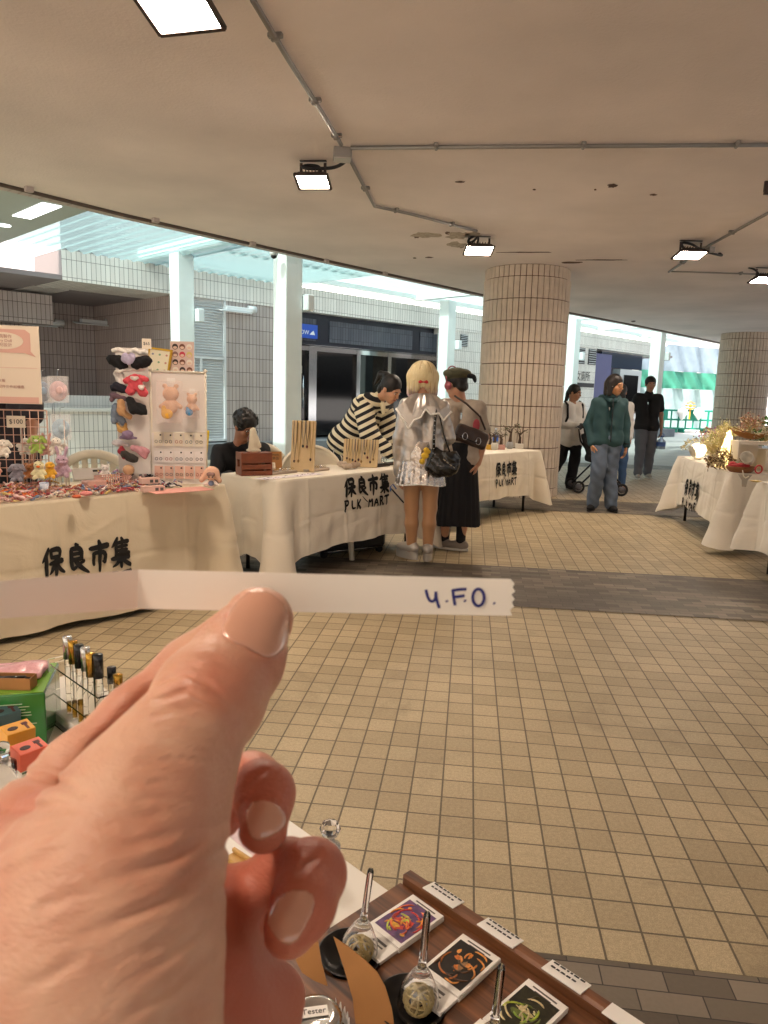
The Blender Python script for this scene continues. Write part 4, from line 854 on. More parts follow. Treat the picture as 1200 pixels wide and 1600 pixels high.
for i, x in enumerate(hx):
    b = thing('scent_dish', 'black round dish sunk in the walnut tray, ' + ORD[i], 'dish', W0_(x, yh, ZT - .0115), 0, 'black dishes in the tray')
    MB().lathe([(0, .001), (.024, .001), (.0335, .012), (.035, .0145), (.0335, .0145), (.030, .011), (.022, .0035), (0, .003)], n=40).build('bowl', m_dish, b)
    lean = [(.006, .0), (.0, .0), (-.004, 0)][i]
    q = W0_(x + .006, yh + .004, ZT - .008); s_ = thing('glass_dome', 'clear glass dome with long stem over a rattan ball, ' + ORD[i], 'glass dome', q, 0, 'glass scent domes')
    R = rotm(lean[1] + .04, lean[0] + (.10, .05, .05)[i], 0)
    MB().lathe([(.0, .0485), (.005, .047), (.0088, .043), (.0172, .026), (.0195, .010), (.0178, .0), (.0190, .0), (.0208, .010), (.0185, .026), (.0100, .044), (.0045, .052), (.0035, .06), (.0035, .109), (.0026, .1118), (0, .1125)], n=28, R=R, cap=False).build('dome', m_glass, s_)
    rb = thing('rattan_ball', 'pale rattan ball under the glass dome, ' + ORD[i], 'rattan ball', q + R @ np.array([0, 0, .0155]), 0, 'rattan balls')
    mb = MB(); r_ = random.Random(i)
    for k in range(17):
        Rr = rotm(r_.random() * 6, r_.random() * 6, r_.random() * 6); off_ = r_.uniform(-.006, .006); rr = math.sqrt(.0145 ** 2 - off_ ** 2)
        mb.tube([Rr @ np.array([rr * math.cos(a), rr * math.sin(a), off_]) for a in [j * 2 * PI / 22 for j in range(22)]], .0011, 5, closed=True)
    mb.build('strands', m_rat, rb)
# card stacks: paper block, picture, header and foot slips, label on the ledge
def mpic(name, cols, sc, dist=2.):
    m = M(name, cols[0], .35); n, L = nodes(m); p = n['Principled BSDF']; tc = n.new('ShaderNodeTexCoord'); t = n.new('ShaderNodeTexNoise'); t.inputs['Scale'].default_value = sc; t.inputs['Detail'].default_value = 4; t.inputs['Distortion'].default_value = dist
    rp = n.new('ShaderNodeValToRGB'); el = rp.color_ramp.elements
    while len(el) < len(cols): el.new(.5)
    for i, c in enumerate(cols): el[i].position = .3 + .42 * i / max(len(cols) - 1, 1); el[i].color = (*lin(c), 1)
    L.new(tc.outputs['Object'], t.inputs['Vector']); L.new(t.outputs['Fac'], rp.inputs[0]); L.new(rp.outputs[0], p.inputs['Base Color']); return m
pics = [('card with a purple sky and red flower painting, farthest stack', mpic('sky_painting', ['#3c2a55', '#5b3d6b', '#6b4a78', '#8a3f62'], 45)), ('card with an almost black painting of orange glows, middle stack', mpic('dark_painting', ['#0d0a08', '#1b1410', '#241a12'], 40)), ('card with a dark green painting of a leaf, nearest stack', mpic('green_painting', ['#1a1b10', '#2c2a17', '#14140c', '#463f26'], 40))]
cardq = [((649, 1396), (697, 1430), (620, 1476), (574, 1436)), ((728, 1457), (787, 1496), (712, 1551), (656, 1505)), ((826, 1524), (893, 1573), (815, 1630), (752, 1588))]
m_txt = M('print_grey', '#5a5652', .7)
arts = [[('#c23a2a', .0, -.012, .020, .017, 1), ('#e0862b', .006, -.006, .012, .010, 2), ('#b7c24a', -.004, .0, .008, .006, 3), ('#d8432f', .012, -.002, .006, .007, 4), ('#f0a13a', -.016, .022, .0035, .0035, 5), ('#f2b04a', .02, -.028, .005, .004, 6), ('#d9a531', -.006, -.02, .012, .005, 7), ('#7d2440', .002, -.01, .007, .006, 8)],
        [('#c9742a', .0, -.012, .006, .008, 1), ('#d58a3c', .010, .002, .005, .007, 2), ('#c66d24', -.010, .006, .008, .005, 3), ('#e09848', -.018, .016, .0035, .006, 4), ('#8c6a45', .004, -.004, .005, .012, 5), ('#d9822b', .002, .02, .003, .007, 6)],
        [('#b9a97c', .0, .0, .018, .004, 1), ('#cbbb8e', -.008, .002, .006, .006, 2), ('#7f9a2f', .004, -.006, .02, .0028, 3), ('#a3b23e', .012, -.018, .008, .006, 4), ('#5e6a2a', -.012, -.01, .009, .006, 5), ('#d9cfa5', .012, .008, .005, .004, 6)]]
for i, (lb, mp_) in enumerate(pics):
    q = cardq[i]; P = [L0(x, y, ZT + .01) for x, y in q]; cx = sum(a for a, _ in P) / 4; cy = sum(b for _, b in P) / 4
    wx = (math.dist(P[0], P[1]) + math.dist(P[2], P[3])) / 2; wy = (math.dist(P[1], P[2]) + math.dist(P[0], P[3])) / 2
    an = math.atan2(P[1][1] - P[0][1], P[1][0] - P[0][0])
    t = thing('card_stack', lb, 'card stack', W0_(cx, cy, ZT + .0006), R0 + an, 'picture card stacks'); t.scale = (1, 1, .62)
    mb = MB()
    for k in range(5): mb.box((rng.uniform(-.0006, .0006), rng.uniform(-.0006, .0006), .0041 + k * .0013), (wx, wy, .0011))
    mb.box((0, 0, .0017), (wx, wy, .0034))
    mb.build('cards', m_card, t)
    MB().box((0, -wy * .02, .01015), (wx * .86, wy * .78, .0004)).build('picture', mp_, t)
    k0 = 0
    for hexc, ax, ay, rx, ry, sd in arts[i]:
        r_ = random.Random(sd + i * 10); k0 += 1; poly = [((ax + rx * math.cos(a) * (r_.random() * .5 + .6)) * wx / .075, (ay + ry * math.sin(a) * (r_.random() * .5 + .6)) * wy / .1) for a in [j * 2 * PI / 18 for j in range(18)]]
        poly = [(max(-wx * .42, min(wx * .42, x)), max(-wy * .4, min(wy * .36, y))) for x, y in poly]
        MB().prism(poly, .0103, .0104 + k0 * .00006).build('painted_shape', M('paint_' + hexc[1:], hexc, .4, var=.35, vs=220), t)
    mb = MB()
    for k in range(2): mb.box((0, wy * .43 - k * .004, .0101), (wx * (.6 - .2 * k), .0018, .0003))
    mb.build('header_print', m_txt, t)
    f_ = MB().box((-.002, -wy * .5 - .0135, .0035), (wx * 1.02, .026, .006)).build('foot_slip', m_card, t)
    rr = random.Random(i + 40); pal = [['#c23a2a', '#e0862b', '#d8432f', '#b7c24a', '#e8a03a', '#8a2f48', '#e56a3a'], ['#d58a3c', '#a85f22', '#e09848', '#5c3a1e', '#3a2a1c'], ['#7f9a2f', '#a3b23e', '#cbbb8e', '#b9a97c', '#5e6a2a', '#463f26']][i]
    for k in range((34, 16, 22)[i]):
        a0 = rr.uniform(0, 6.3); r0 = rr.uniform(.1, .38) * wx; cx2, cy2 = rr.gauss(0, .1) * wx, rr.gauss(-.06, .12) * wy; pts = []
        for q2 in range(7): an2 = a0 + q2 * .22; pts.append((max(-wx * .41, min(wx * .41, cx2 + r0 * math.cos(an2))), max(-wy * .39, min(wy * .34, cy2 + r0 * math.sin(an2) * 1.1)), .0106 + k * .00002))
        MB().tube(pts, [.0004] + [.0011] * 5 + [.0003], 5).build('painted_stroke', M('paint_' + pal[k % len(pal)][1:], pal[k % len(pal)], .4, var=.35, vs=220), t)
    mb = MB()
    for k, (s_, ln) in enumerate(((.0032, .4), (.0018, .55), (.0018, .45))): mb.box((-.002 + (.0 if k else .004), -wy * .5 - .007 - k * .0055, .0067), (wx * ln, s_, .0003))
    mb.build('slip_print', m_txt, f_)
    lx_ = L0((q[0][0] + q[1][0]) / 2 + 12, (q[0][1] + q[1][1]) / 2 - 11, ZT + .014)
    s2 = thing('ledge_label', 'white printed slip on the tray ledge above the ' + ['purple painting', 'black painting', 'green painting'][i], 'label', W0_(lx_[0], yf - .008, ZT + .0128), R0, 'printed slips on the ledge')
    MB().box((0, 0, 0), (wx * .96, .021, .0012), rotm(-.15, 0, 0)).build('slip', m_card, s2)
    mb = MB(); r_ = random.Random(i)
    for row in range(3):
        x_ = -wx * .38
        while x_ < wx * (.38 - row * .12): ln = r_.uniform(.002, .006); mb.box((x_ + ln / 2, .006 - row * .0055, .0009 + .0009 - row * .0008), (ln, .0022, .0004), rotm(-.15, 0, 0)); x_ += ln + .0018
    mb.build('slip_print', m_bl, s2)
lx_ = L0(962, 1592, ZT + .014); s2 = thing('ledge_label', 'white printed slip on the second tray at the bottom edge', 'label', W0_(lx_[0] + .02, yf - .012, ZT + .0128), R0, 'printed slips on the ledge'); MB().box((0, 0, 0), (.065, .021, .0012), rotm(-.15, 0, 0)).build('slip', m_card, s2)
# kraft boards
def board(px_poly, dep, label, tilt=.0):
    V = [atd(x, y, dep + tilt * (y - 1500) / 100) for x, y in px_poly]; nn = len(V); B = [v + FV * .0012 for v in V]
    mb = MB().add(V + B, [tuple(range(nn))[::-1], tuple(range(nn, 2 * nn))] + [(i, (i + 1) % nn, nn + (i + 1) % nn, nn + i) for i in range(nn)])
    return tag(mb.build('kraft_board', m_kraft), label, 'kraft board', 'kraft boards in front of the tray')
board([(521, 1464), (545, 1480), (572, 1502), (590, 1520), (602, 1542), (612, 1575), (622, 1640), (560, 1640), (551, 1560), (537, 1512)], .70, 'brown kraft board with curved top standing before the black dishes', -.02)
board([(462, 1500), (478, 1484), (497, 1470), (502, 1502), (512, 1541), (490, 1532), (472, 1520)], .72, 'small brown kraft flap beside the curled ring finger', -.02)
# tester bottle
tq = atd(492, 1590, .66); tb = thing('tester_bottle', 'perfume bottle with ridged silver lid and Tester sticker', 'bottle', (tq[0], tq[1], TH))
hz = tq[2] - TH
MB().lathe([(.020, .001), (.0245, .004), (.0245, hz - .014), (.012, hz - .006)], n=32).build('glass_body', m_glass, tb)
mb = MB(); N_ = 72; prof = [(.0225, -.012), (.0245, -.008), (.0245, .0), (.022, .004), (.0165, .0055), (.0155, .0048), (0, .0052)]
vs = []; 
for (r_, z) in prof:
    for k in range(N_): a = 2 * PI * k / N_; rr = r_ * (1 + (.025 if k % 2 else -.02) * (1 if r_ > .016 else 0)); vs.append((rr * math.cos(a), rr * math.sin(a), hz + z))
mb.add(vs, [(i * N_ + k, i * N_ + (k + 1) % N_, (i + 1) * N_ + (k + 1) % N_, (i + 1) * N_ + k) for i in range(len(prof) - 1) for k in range(N_)], 0, True)
lid = mb.build('lid', M('silver_lid', '#c9c8c6', .18, 1.0), tb)
xa = np.array([math.cos(.2), math.sin(.2), 0]); ya = np.array([-math.sin(.2), math.cos(.2), 0]); oz = np.array([-.001, .0, hz + .0062])
Mf = frame(oz + np.array([0, 0, .0004]), xa, ya)
MB().box(oz, (.0255, .011, .0006), rotm(0, 0, .2)).build('sticker', m_card, lid); text('lettering', 'Tester', .0082, m_bl, lid, Mf, .0001)
# white zigzag paper collar round the bottle
mb = MB()
pts = []
for k in range(26):
    a = -1.6 + 2.6 * k / 25; r_ = .031; pts.append((r_ * math.cos(a), r_ * math.sin(a), hz - .03, hz - (.004 if k % 2 else .016)))
for (x, y, z0, z1), (x2, y2, z02, z12) in zip(pts[:-1], pts[1:]):
    mb.add([(x, y, z0), (x2, y2, z02), (x2, y2, z12), (x, y, z1), (x * 1.03, y * 1.03, z0), (x2 * 1.03, y2 * 1.03, z02), (x2 * 1.03, y2 * 1.03, z12), (x * 1.03, y * 1.03, z1)], [(0, 1, 2, 3), (7, 6, 5, 4), (3, 2, 6, 7)])
pc = thing('paper_collar', 'white zigzag cut paper collar round the Tester bottle', 'paper collar', (tq[0], tq[1], TH)); mb.build('collar', m_card, pc)
# crystal stoppered bottle behind the ring finger, wood blocks, printed sheet
cq = at(515, 1352, TH); cb_ = thing('crystal_bottle', 'small clear bottle with round crystal stopper behind the ring finger', 'bottle', cq)
MB().lathe([(.012, .001), (.014, .004), (.014, .03), (.006, .036), (.006, .04)], n=24).build('body', m_glass, cb_); MB().lathe([(.0, .04), (.011, .045), (.0145, .053), (.011, .061), (0, .066)], n=10, smooth=False).build('stopper', m_glass, cb_)
cq = at(496, 1458, TH); cb_ = thing('crystal_bottle', 'small clear faceted bottle low against the ring finger', 'bottle', cq); MB().lathe([(.012, .001), (.015, .006), (.013, .02), (.005, .026), (.007, .03), (.0, .036)], n=8, smooth=False).build('body', m_glass, cb_)
wq = at(375, 1362, TH); wb = thing('wood_block', 'small yellow wooden block seen between the curled fingers', 'wood block', wq, R0 + .1)
MB().span(-.022, .02, -.008, .009, .0005, .016, 0, .002).build('body', M('pale_wood', '#c59a55', .55, var=.1, vs=40), wb); MB().span(-.022, .014, .004, .009, .0165, .022, 0, .001).build('slat', M('pale_wood', '#c59a55', .55), wb)
pq = L0(455, 1325); ps = thing('printed_sheet', 'white sheet with faint pink print lying on the near table', 'paper', W0_(pq[0] - .02, pq[1] - .02, TH + .0012), R0)
MB().box((0, 0, 0), (.17, .11, .0008)).build('sheet', m_card, ps); MB().box((-.01, 0, .0008), (.12, .06, .0004)).build('print', M('pink_print', '#e3cdd2', .7, var=.1, vs=60), ps)
# perfume sample rack
TT = TH + .17
ra_, rb_ = at(100, 990, TT), at(156, 1024, TT); rA = math.atan2(rb_[1] - ra_[1], rb_[0] - ra_[0]); RL = float(np.linalg.norm(rb_ - ra_))
rk = thing('sample_rack', 'clear acrylic rack holding capped perfume sample tubes', 'rack', (ra_[0], ra_[1], TH), rA)
mb = MB().span(-.02, RL + .04, -.026, .026, .0005, .003).span(-.012, RL + .04, -.024, .024, .06, .063).span(-.012, RL + .04, -.024, .024, .112, .115)
for x in (-.0155, RL + .0405): mb.span(x, x + .003, -.025, .025, .0035, .122)
mb.build('frame', m_acry, rk); MB().span(-.008, RL + .01, -.02, .02, .0035, .022, 0, .002).build('base_block', m_card, rk)
MB().tube([(-.0165, -.024, .0), (-.0165, -.024, .122), (-.0165, .024, .122), (-.0165, .024, .0)], .0012, 6).build('edge_glint', m_card, rk)
caps = [('silver', '#c9c7c2'), ('gold', '#b98d3a'), ('black', '#141314'), ('silver', '#c9c7c2'), ('gold', '#b98d3a'), ('black', '#141314'), ('black', '#141314'), ('gold', '#b98d3a')]
words = ['first from the far end', 'second from the far end', 'third from the far end', 'fourth from the far end', 'fifth from the far end', 'sixth and tallest looking', 'low one behind the finger', 'lowest one touching the finger edge']
tpos = [(105, 994), (113.5, 1001), (123, 1007), (133, 1011), (141, 1020), (153, 1022), (174, 1042), (184, 1053)]
m_juice = M('perfume_juice', '#caa13a', .05, trans=.85, ior=1.3)
m_tube = M('tube_glass', '#f6f4ea', .03, trans=1., ior=1.12)
for i, (cn, ch) in enumerate(caps):
    hh = .042 if i < 6 else .032; top_ = .17 if i < 6 else .112; q = at(*tpos[i], TH + top_); q[2] = TH + (.023 if i < 6 else .004); gl_h = top_ - hh - (.023 if i < 6 else .004)
    s_ = thing('sample_tube', '%s capped glass perfume tube, %s of the rack' % (cn, words[i]), 'perfume tube', q, 0, 'perfume sample tubes')
    MB().lathe([(.0062, 0), (.0068, .002), (.0068, gl_h - .003), (.0045, gl_h)], n=20).build('glass', m_tube, s_)
    MB().lathe([(.0052, .003), (.0052, .02 + .012 * (i % 3)), (0, .02 + .012 * (i % 3))], n=16).build('perfume', m_juice, s_)
    MB().lathe([(.0082, gl_h), (.0082, gl_h + hh - .0015), (.0072, gl_h + hh), (0, gl_h + hh + .0005)], n=24).build('cap', M(cn + '_cap', ch, .22, 0. if cn == 'black' else 1.), s_)
# green box and the things on and beside it
gq = at(74, 1164, TH); gA = rad(15)
gb = thing('green_box', 'glossy green carton wrapped in film at the left edge', 'box', (gq[0], gq[1], TH), gA)
m_gr = M('box_green', '#2f7a34', .22, var=.15, vs=14, coat=.6); gh = .096
MB().span(-.115, 0, .0, .14, .0005, gh, 0, .002).build('carton', m_gr, gb); MB().span(-.113, -.002, .002, .138, gh + .0006, gh + .002).build('top_print', M('box_lime', '#78b23c', .2, coat=.6, var=.2, vs=18), gb)
mb = MB(); r_ = random.Random(3)
for k in range(9): mb.span(-.075, -.075 + r_.uniform(.03, .066), -.0006, -.0001, .078 - k * .0052, .0795 - k * .0052)
mb.build('small_print', M('print_pale', '#b9d3a9', .6), gb); MB().span(-.108, -.084, -.0008, -.0001, .035, .075).build('white_sticker', m_card, gb)
MB().add([(-.115, .0, gh + .0024), (0, 0, gh + .0024), (0, .14, gh + .0024), (-.115, .14, gh + .0024)], [(0, 1, 2, 3)])
q = np.array([gq[0], gq[1], 0]); gx = np.array([math.cos(gA), math.sin(gA), 0]); gyv = np.array([-math.sin(gA), math.cos(gA), 0])
kb = thing('kraft_box', 'open little kraft box with a dark vial on the green carton', 'box', q + gx * -.055 + gyv * .03 + np.array([0, 0, TH + gh + .0026]), gA - .25)
mb = MB().span(-.04, .035, -.013, .013, 0, .0015).span(-.04, .035, -.013, -.0115, .002, .021).span(-.04, .035, .0115, .013, .002, .021).span(.0335, .035, -.0115, .0115, .002, .021).span(-.04, -.0385, -.0115, .0115, .002, .021); mb.build('tray', m_kraft, kb)
vi = thing('vial', 'dark small vial lying in the little kraft box', 'vial', q + gx * -.055 + gyv * .03 + np.array([0, 0, TH + gh + .004]), gA - .25); MB().cyl((-.03, 0, .009), (.02, 0, .012), .008, n=14).cyl((.02, 0, .012), (.03, 0, .0125), .005, n=12).build('body', m_dish, vi)
blobo('pink_pouch', [('b', (0, 0, .006), (.045, .035, .006), None, .005), ('e', (.02, .01, .009), (.03, .02, .008)), ('e', (-.02, -.01, .009), (.03, .02, .007))], .003, M('pink_pouch', '#e2a7ae', .25, coat=.5, bump=.6, bs=70, bd=.004), None, .01, loc=q + gx * -.06 + gyv * .09 + np.array([0, 0, TH + gh + .003]), rz=gA)
tag(bpy.data.objects['pink_pouch'], 'pink plastic pouch lying on top of the green carton', 'pouch')
for i, (cn, ch, px, py) in enumerate((('teal', '#47666b', 6, 1118), ('yellow', '#e0a030', 27, 1143), ('coral', '#de5f43', 46, 1171))):
    b_ = at(px, py, TH + .065); t = thing('sample_box', cn + ' little perfume carton lying face up with a dark printed oval', 'box', (b_[0], b_[1], TH + .055 + .002 * (3 - i)), R0 + .06 * i, 'little perfume cartons')
    R = rotm(0, .12, 0); f_ = lambda p: R @ np.array(p)
    MB().box(f_((0, 0, 0)), (.034, .044, .03), R, 0, .001).build('carton', M('carton_' + cn, ch, .4), t)
    MB().box(f_((.006, .012, .0155)), (.016, .004, .0006), R).box(f_((-.004, .012, .0155)), (.007, .009, .0006), R).build('print', M('carton_print', '#5b2a2a', .6), t)
    MB().prism([(.0055 * math.cos(a), .008 * math.sin(a)) for a in [k * PI / 10 for k in range(20)]], -.0003, .0003, T=lambda x, y, z: f_((x + .002, y - .008, .0155 + z))).build('oval_print', M('carton_oval', '#3c2424', .6), t)
    MB().span(-.016, .016, -.02, .02, -.055 - .002 * (3 - i) + .0005, -.0165).build('riser', m_acry, t)
gj = at(4, 1252, TH); t = thing('glass_jar', 'clear glass jar with pale stopper at the left edge', 'jar', gj); MB().lathe([(.02, .001), (.022, .004), (.022, .06), (.012, .068), (.012, .075)], n=28).build('body', m_glass, t); MB().lathe([(.014, .0755), (.014, .09), (0, .092)], n=20).build('stopper', m_acry, t)
# ================================================================== PEOPLE (offsets: x to the right, y away from the camera, z up)
V3 = lambda *a: np.array(a, float)
def unit(v): v = np.array(v, float); return v / (np.linalg.norm(v) + 1e-9)
def hand_prims(w_, d, nrm, th, curl=.5, s=1.):
    d = unit(d); nrm = unit(np.array(nrm) - d * (np.array(nrm) @ d)); th = unit(np.cross(d, nrm)) * (1 if np.cross(d, nrm) @ np.array(th) > 0 else -1); w_ = np.array(w_, float); out = []
    for i in range(4): out.append(('c', w_ + d * .012 * s + th * (.014 - .010 * i) * s, w_ + d * .082 * s + th * (.027 - .018 * i) * s, .013 * s, .0115 * s, {'k': .012}))
    for i in range(4):
        p = w_ + d * .086 * s + th * (.028 - .0185 * i) * s; a = curl * .6; ln = [.040, .044, .041, .032][i] * s
        for k, f in enumerate((1., .66, .55)):
            dd = d * math.cos(a) + nrm * math.sin(a); q = p + dd * ln * f; out.append(('c', p, q, (.0088 - .0008 * k) * s, (.0084 - .0009 * k) * s, {'k': .003})); p = q; a += curl
    p = w_ + d * .025 * s + th * .022 * s
    for f, dd in ((.04, d * .6 + th * .75 + nrm * .3), (.03, d * .85 + th * .35 + nrm * .4), (.024, d * .95 + th * .05 + nrm * .4)):
        q = p + unit(dd) * f * s; out.append(('c', p, q, .0105 * s, .0092 * s, {'k': .004})); p = q
    return out
def base(h=1.65):
    k = h / 1.65
    J = dict(head=V3(0, -.01, 1.535), yaw=0., pit=0., rol=0., neck=V3(0, .015, 1.37), sh=[V3(-.165, .02, 1.335), V3(.165, .02, 1.335)], el=[V3(-.2, .04, 1.06), V3(.2, .04, 1.06)], wr=[V3(-.2, -.01, .83), V3(.2, -.01, .83)],
             hip=[V3(-.08, 0, .87), V3(.08, 0, .87)], kn=[V3(-.09, -.01, .48), V3(.09, -.01, .48)], an=[V3(-.09, .03, .085), V3(.09, .03, .085)], fy=[0., 0.], hd=[(V3(0, -.1, -1), V3(1, 0, 0), V3(0, -1, 0)), (V3(0, -.1, -1), V3(-1, 0, 0), V3(0, -1, 0))], curl=[.45, .45], hs=1.)
    for a, v in J.items():
        if isinstance(v, np.ndarray): J[a] = v * k
        elif a in ('sh', 'el', 'wr', 'hip', 'kn', 'an'): J[a] = [q * k for q in v]
    J['k'] = k; J['hs'] = 1.05 * k; return J
def headR(J): return rotm(0, 0, J['yaw']) @ rotm(J['pit'], J['rol'], 0)
def hpt(J, p): return J['head'] + headR(J) @ (np.array(p, float) * J['hs'])
def he(J, c, r, **kw): return ('e', hpt(J, c), np.array(r) * J['hs'], headR(J), kw)
def torso(J, gr=0., kk=.028):
    k = J['k']; o = []; up = unit(J['neck'] - (J['hip'][0] + J['hip'][1]) / 2); side = unit(J['sh'][1] - J['sh'][0])
    for i, s in ((0, -1), (1, 1)):
        sh = J['sh'][i] - side * s * .055 * k - up * .05 * k; hp_ = J['hip'][i]
        wa = (sh + hp_) / 2 - side * s * .012 * k
        o += [('c', sh, wa, .082 * k + gr, .078 * k + gr, {'k': kk}), ('c', wa, hp_, .078 * k + gr, .094 * k + gr, {'k': kk}), ('c', J['neck'] - up * .035 * k, J['sh'][i] - up * .025 * k, .046 * k + gr * .6, .042 * k + gr * .6, {'k': kk})]
    return o
SKINS = {}
def person(label, loc, J, skin='#c59575', vox=.009, group=None, eyes=True, legs=True, hands=(1, 1), glasses=False):
    t = thing('person', label, 'person', loc, 0, group); t_ = J['k']
    ms = M('skin_' + skin[1:], skin, .5, var=.06, vs=30, sss=.08); ms.node_tree.nodes['Principled BSDF'].inputs['Subsurface Scale'].default_value = .006
    hc_ = J['head']; P = [he(J, (0, .014, .03), (.073, .09, .09)), he(J, (0, -.022, -.022), (.06, .066, .08)), he(J, (0, -.05, -.083), (.034, .032, .028), k=.03), he(J, (0, -.072, .022), (.048, .018, .014), k=.02),
         ('c', hpt(J, (0, -.086, .008)), hpt(J, (0, -.104, -.026)), .007, .011, {'k': .010}), he(J, (-.033, -.062, -.03), (.022, .02, .02), k=.02), he(J, (.033, -.062, -.03), (.022, .02, .02), k=.02),
         he(J, (-.073, .008, -.008), (.010, .02, .03), k=.006), he(J, (.073, .008, -.008), (.010, .02, .03), k=.006), he(J, (0, -.083, -.056), (.022, .011, .010), k=.008)]
    for s in (-1, 1): P.append(('e', hpt(J, (s * .03, -.088, .004)), (.013, .011, .010), headR(J), {'op': 'sub', 'k': .012}))
    P += [('c', hpt(J, (0, .02, -.05)), J['neck'], .05 * t_, .054 * t_, {'k': .03})]; P += torso(J)
    for i in (0, 1):
        P += [('c', J['sh'][i], J['el'][i], .046 * t_, .037 * t_, {'k': .03}), ('c', J['el'][i], J['wr'][i], .037 * t_, .026 * t_, {'k': .02})]
        if hands[i]: P += hand_prims(J['wr'][i], *J['hd'][i], J['curl'][i], t_)
        if legs: P += [('c', J['hip'][i], J['kn'][i], .083 * t_, .054 * t_, {'k': .03}), ('c', J['kn'][i], (J['kn'][i] * .62 + J['an'][i] * .38) + V3(0, .012, 0) * math.cos(J['fy'][i]), .05 * t_, .05 * t_, {'k': .02}), ('c', (J['kn'][i] * .62 + J['an'][i] * .38) + V3(0, .012, 0) * math.cos(J['fy'][i]), J['an'][i], .05 * t_, .034 * t_, {'k': .02}), ('c', J['an'][i] - V3(0, 0, .03), J['an'][i] + rotm(0, 0, J['fy'][i]) @ V3(0, -.12, -.045), .032, .026, {'k': .02})]
    blobo('body', P, vox, ms, t, .012)
    if eyes:
        R = headR(J); me_ = M('eye_white', '#d9d2c8', .3); mi = M('iris_dark', '#1c1310', .2); mbr = M('brow_dark', '#1a1412', .8); ml = M('lips', '#9c574b', .5)
        for s in (-1, 1):
            blobo('eye', [('e', hpt(J, (s * .031, -.079, .004)), np.array((.0115, .009, .0052)) * J['hs'], R)], .0022, me_, t); blobo('iris', [('e', hpt(J, (s * .031, -.084, .004)), np.array((.0052, .006, .0052)) * J['hs'], R)], .0016, mi, t)
            MB().tube([hpt(J, (s * .016, -.089, .020)), hpt(J, (s * .032, -.091, .026)), hpt(J, (s * .05, -.079, .022))], [.003, .0036, .002], 6).build('eyebrow', mbr, t)
        MB().tube([hpt(J, (-.024, -.087, -.056)), hpt(J, (-.01, -.096, -.052)), hpt(J, (0, -.0965, -.0535)), hpt(J, (.01, -.096, -.052)), hpt(J, (.024, -.087, -.056))], [.002, .0055, .006, .0055, .002], 6).build('lips', ml, t)
    return t
def wob(a=.005, f=17., ph=0.):
    return lambda P: a * (np.sin(P[:, 2] * f + 3 * np.sin(P[:, 0] * f * .7 + ph) + ph) * .6 + np.sin(P[:, 2] * f * 2.3 + P[:, 0] * f * 1.7 + 2 * np.sin(P[:, 1] * f) + ph * 2) * .4)
def top(t, J, mat, gr=.016, sl=(1., 1.), slr=(.06, .052, .043), hem=None, vox=.01, name='top', disp=None, hemfl=.02, collar=.0):
    k = J['k']; P = torso(J, gr)
    for i in (0, 1):
        P += [('c', J['neck'] * .35 + J['sh'][i] * .65, J['sh'][i], .042 * k + gr * .6, slr[0] * k * .95, {'k': .025})]
        if sl[i] > .6: P += [('c', J['sh'][i], J['el'][i], slr[0] * k, slr[1] * k, {'k': .012}), ('c', J['el'][i], J['el'][i] + (J['wr'][i] - J['el'][i]) * sl[i] * .97, slr[1] * k, slr[2] * k, {'k': .025})]
        else: P += [('c', J['sh'][i], J['sh'][i] + (J['el'][i] - J['sh'][i]) * sl[i] * 1.5, slr[0] * k, slr[1] * k * 1.1, {'k': .03})]
    hm = hem if hem is not None else -.02
    for i in (0, 1): P += [('c', J['hip'][i] + V3(0, 0, .05), J['hip'][i] + V3(0, 0, hm), .093 * k + gr, .092 * k + gr + hemfl, {'k': .03})]
    if collar: P += [('c', J['neck'] + V3(0, 0, .0), J['neck'] + unit(J['head'] - J['neck']) * collar, .066 * k, .07 * k, {'k': .02})]
    return blobo(name, P, vox, mat, t, .02, disp or wob())
def trousers(t, J, mat, r=(.105, .075, .065), vox=.01, ln=.96, disp=None, name='trousers'):
    k = J['k']; P = [('c', J['hip'][0] + V3(0, 0, .04), J['hip'][1] + V3(0, 0, .04), .09 * k, .09 * k)]
    for i in (0, 1):
        e_ = J['kn'][i] + (J['an'][i] - J['kn'][i]) * ln
        P += [('c', J['hip'][i] + V3(0, 0, -.02), J['kn'][i], r[0] * k, r[1] * k, {'k': .02}), ('c', J['kn'][i], e_, r[1] * k, r[2] * k, {'k': .02})]
    return blobo(name, P, vox, mat, t, .03, disp or wob(.006, 20., 1.))
def shoe(t, J, i, mat, sole, name='shoe', h=.0, lift=0.):
    a = J['an'][i]; R = rotm(0, 0, J['fy'][i]); z0 = a[2] - .085 * J['k'] + lift; f = lambda x, y, z: V3(a[0], a[1], z0) + R @ V3(x, y, z)
    s_ = blobo(name, [('e', f(0, .01, .055 + h), (.037, .05, .048), R), ('e', f(0, -.08, .040 + h), (.040, .088, .033), R), ('e', f(0, -.02, .05 + h), (.036, .09, .038), R), ('b', f(0, -.05, -.05 + h), (.2, .3, .056), R, .01, {'op': 'sub', 'k': .01})], .007, mat, t, .03)
    poly = [(.038 * math.cos(q) * (1 + .06 * math.sin(q)), -.05 + .122 * math.sin(q)) for q in [j * PI / 12 for j in range(24)]]
    MB().prism(poly, 0, .022 + h * .85, T=lambda x, y, z: f(x, y, z + .001)).build('sole', sole, s_); return s_
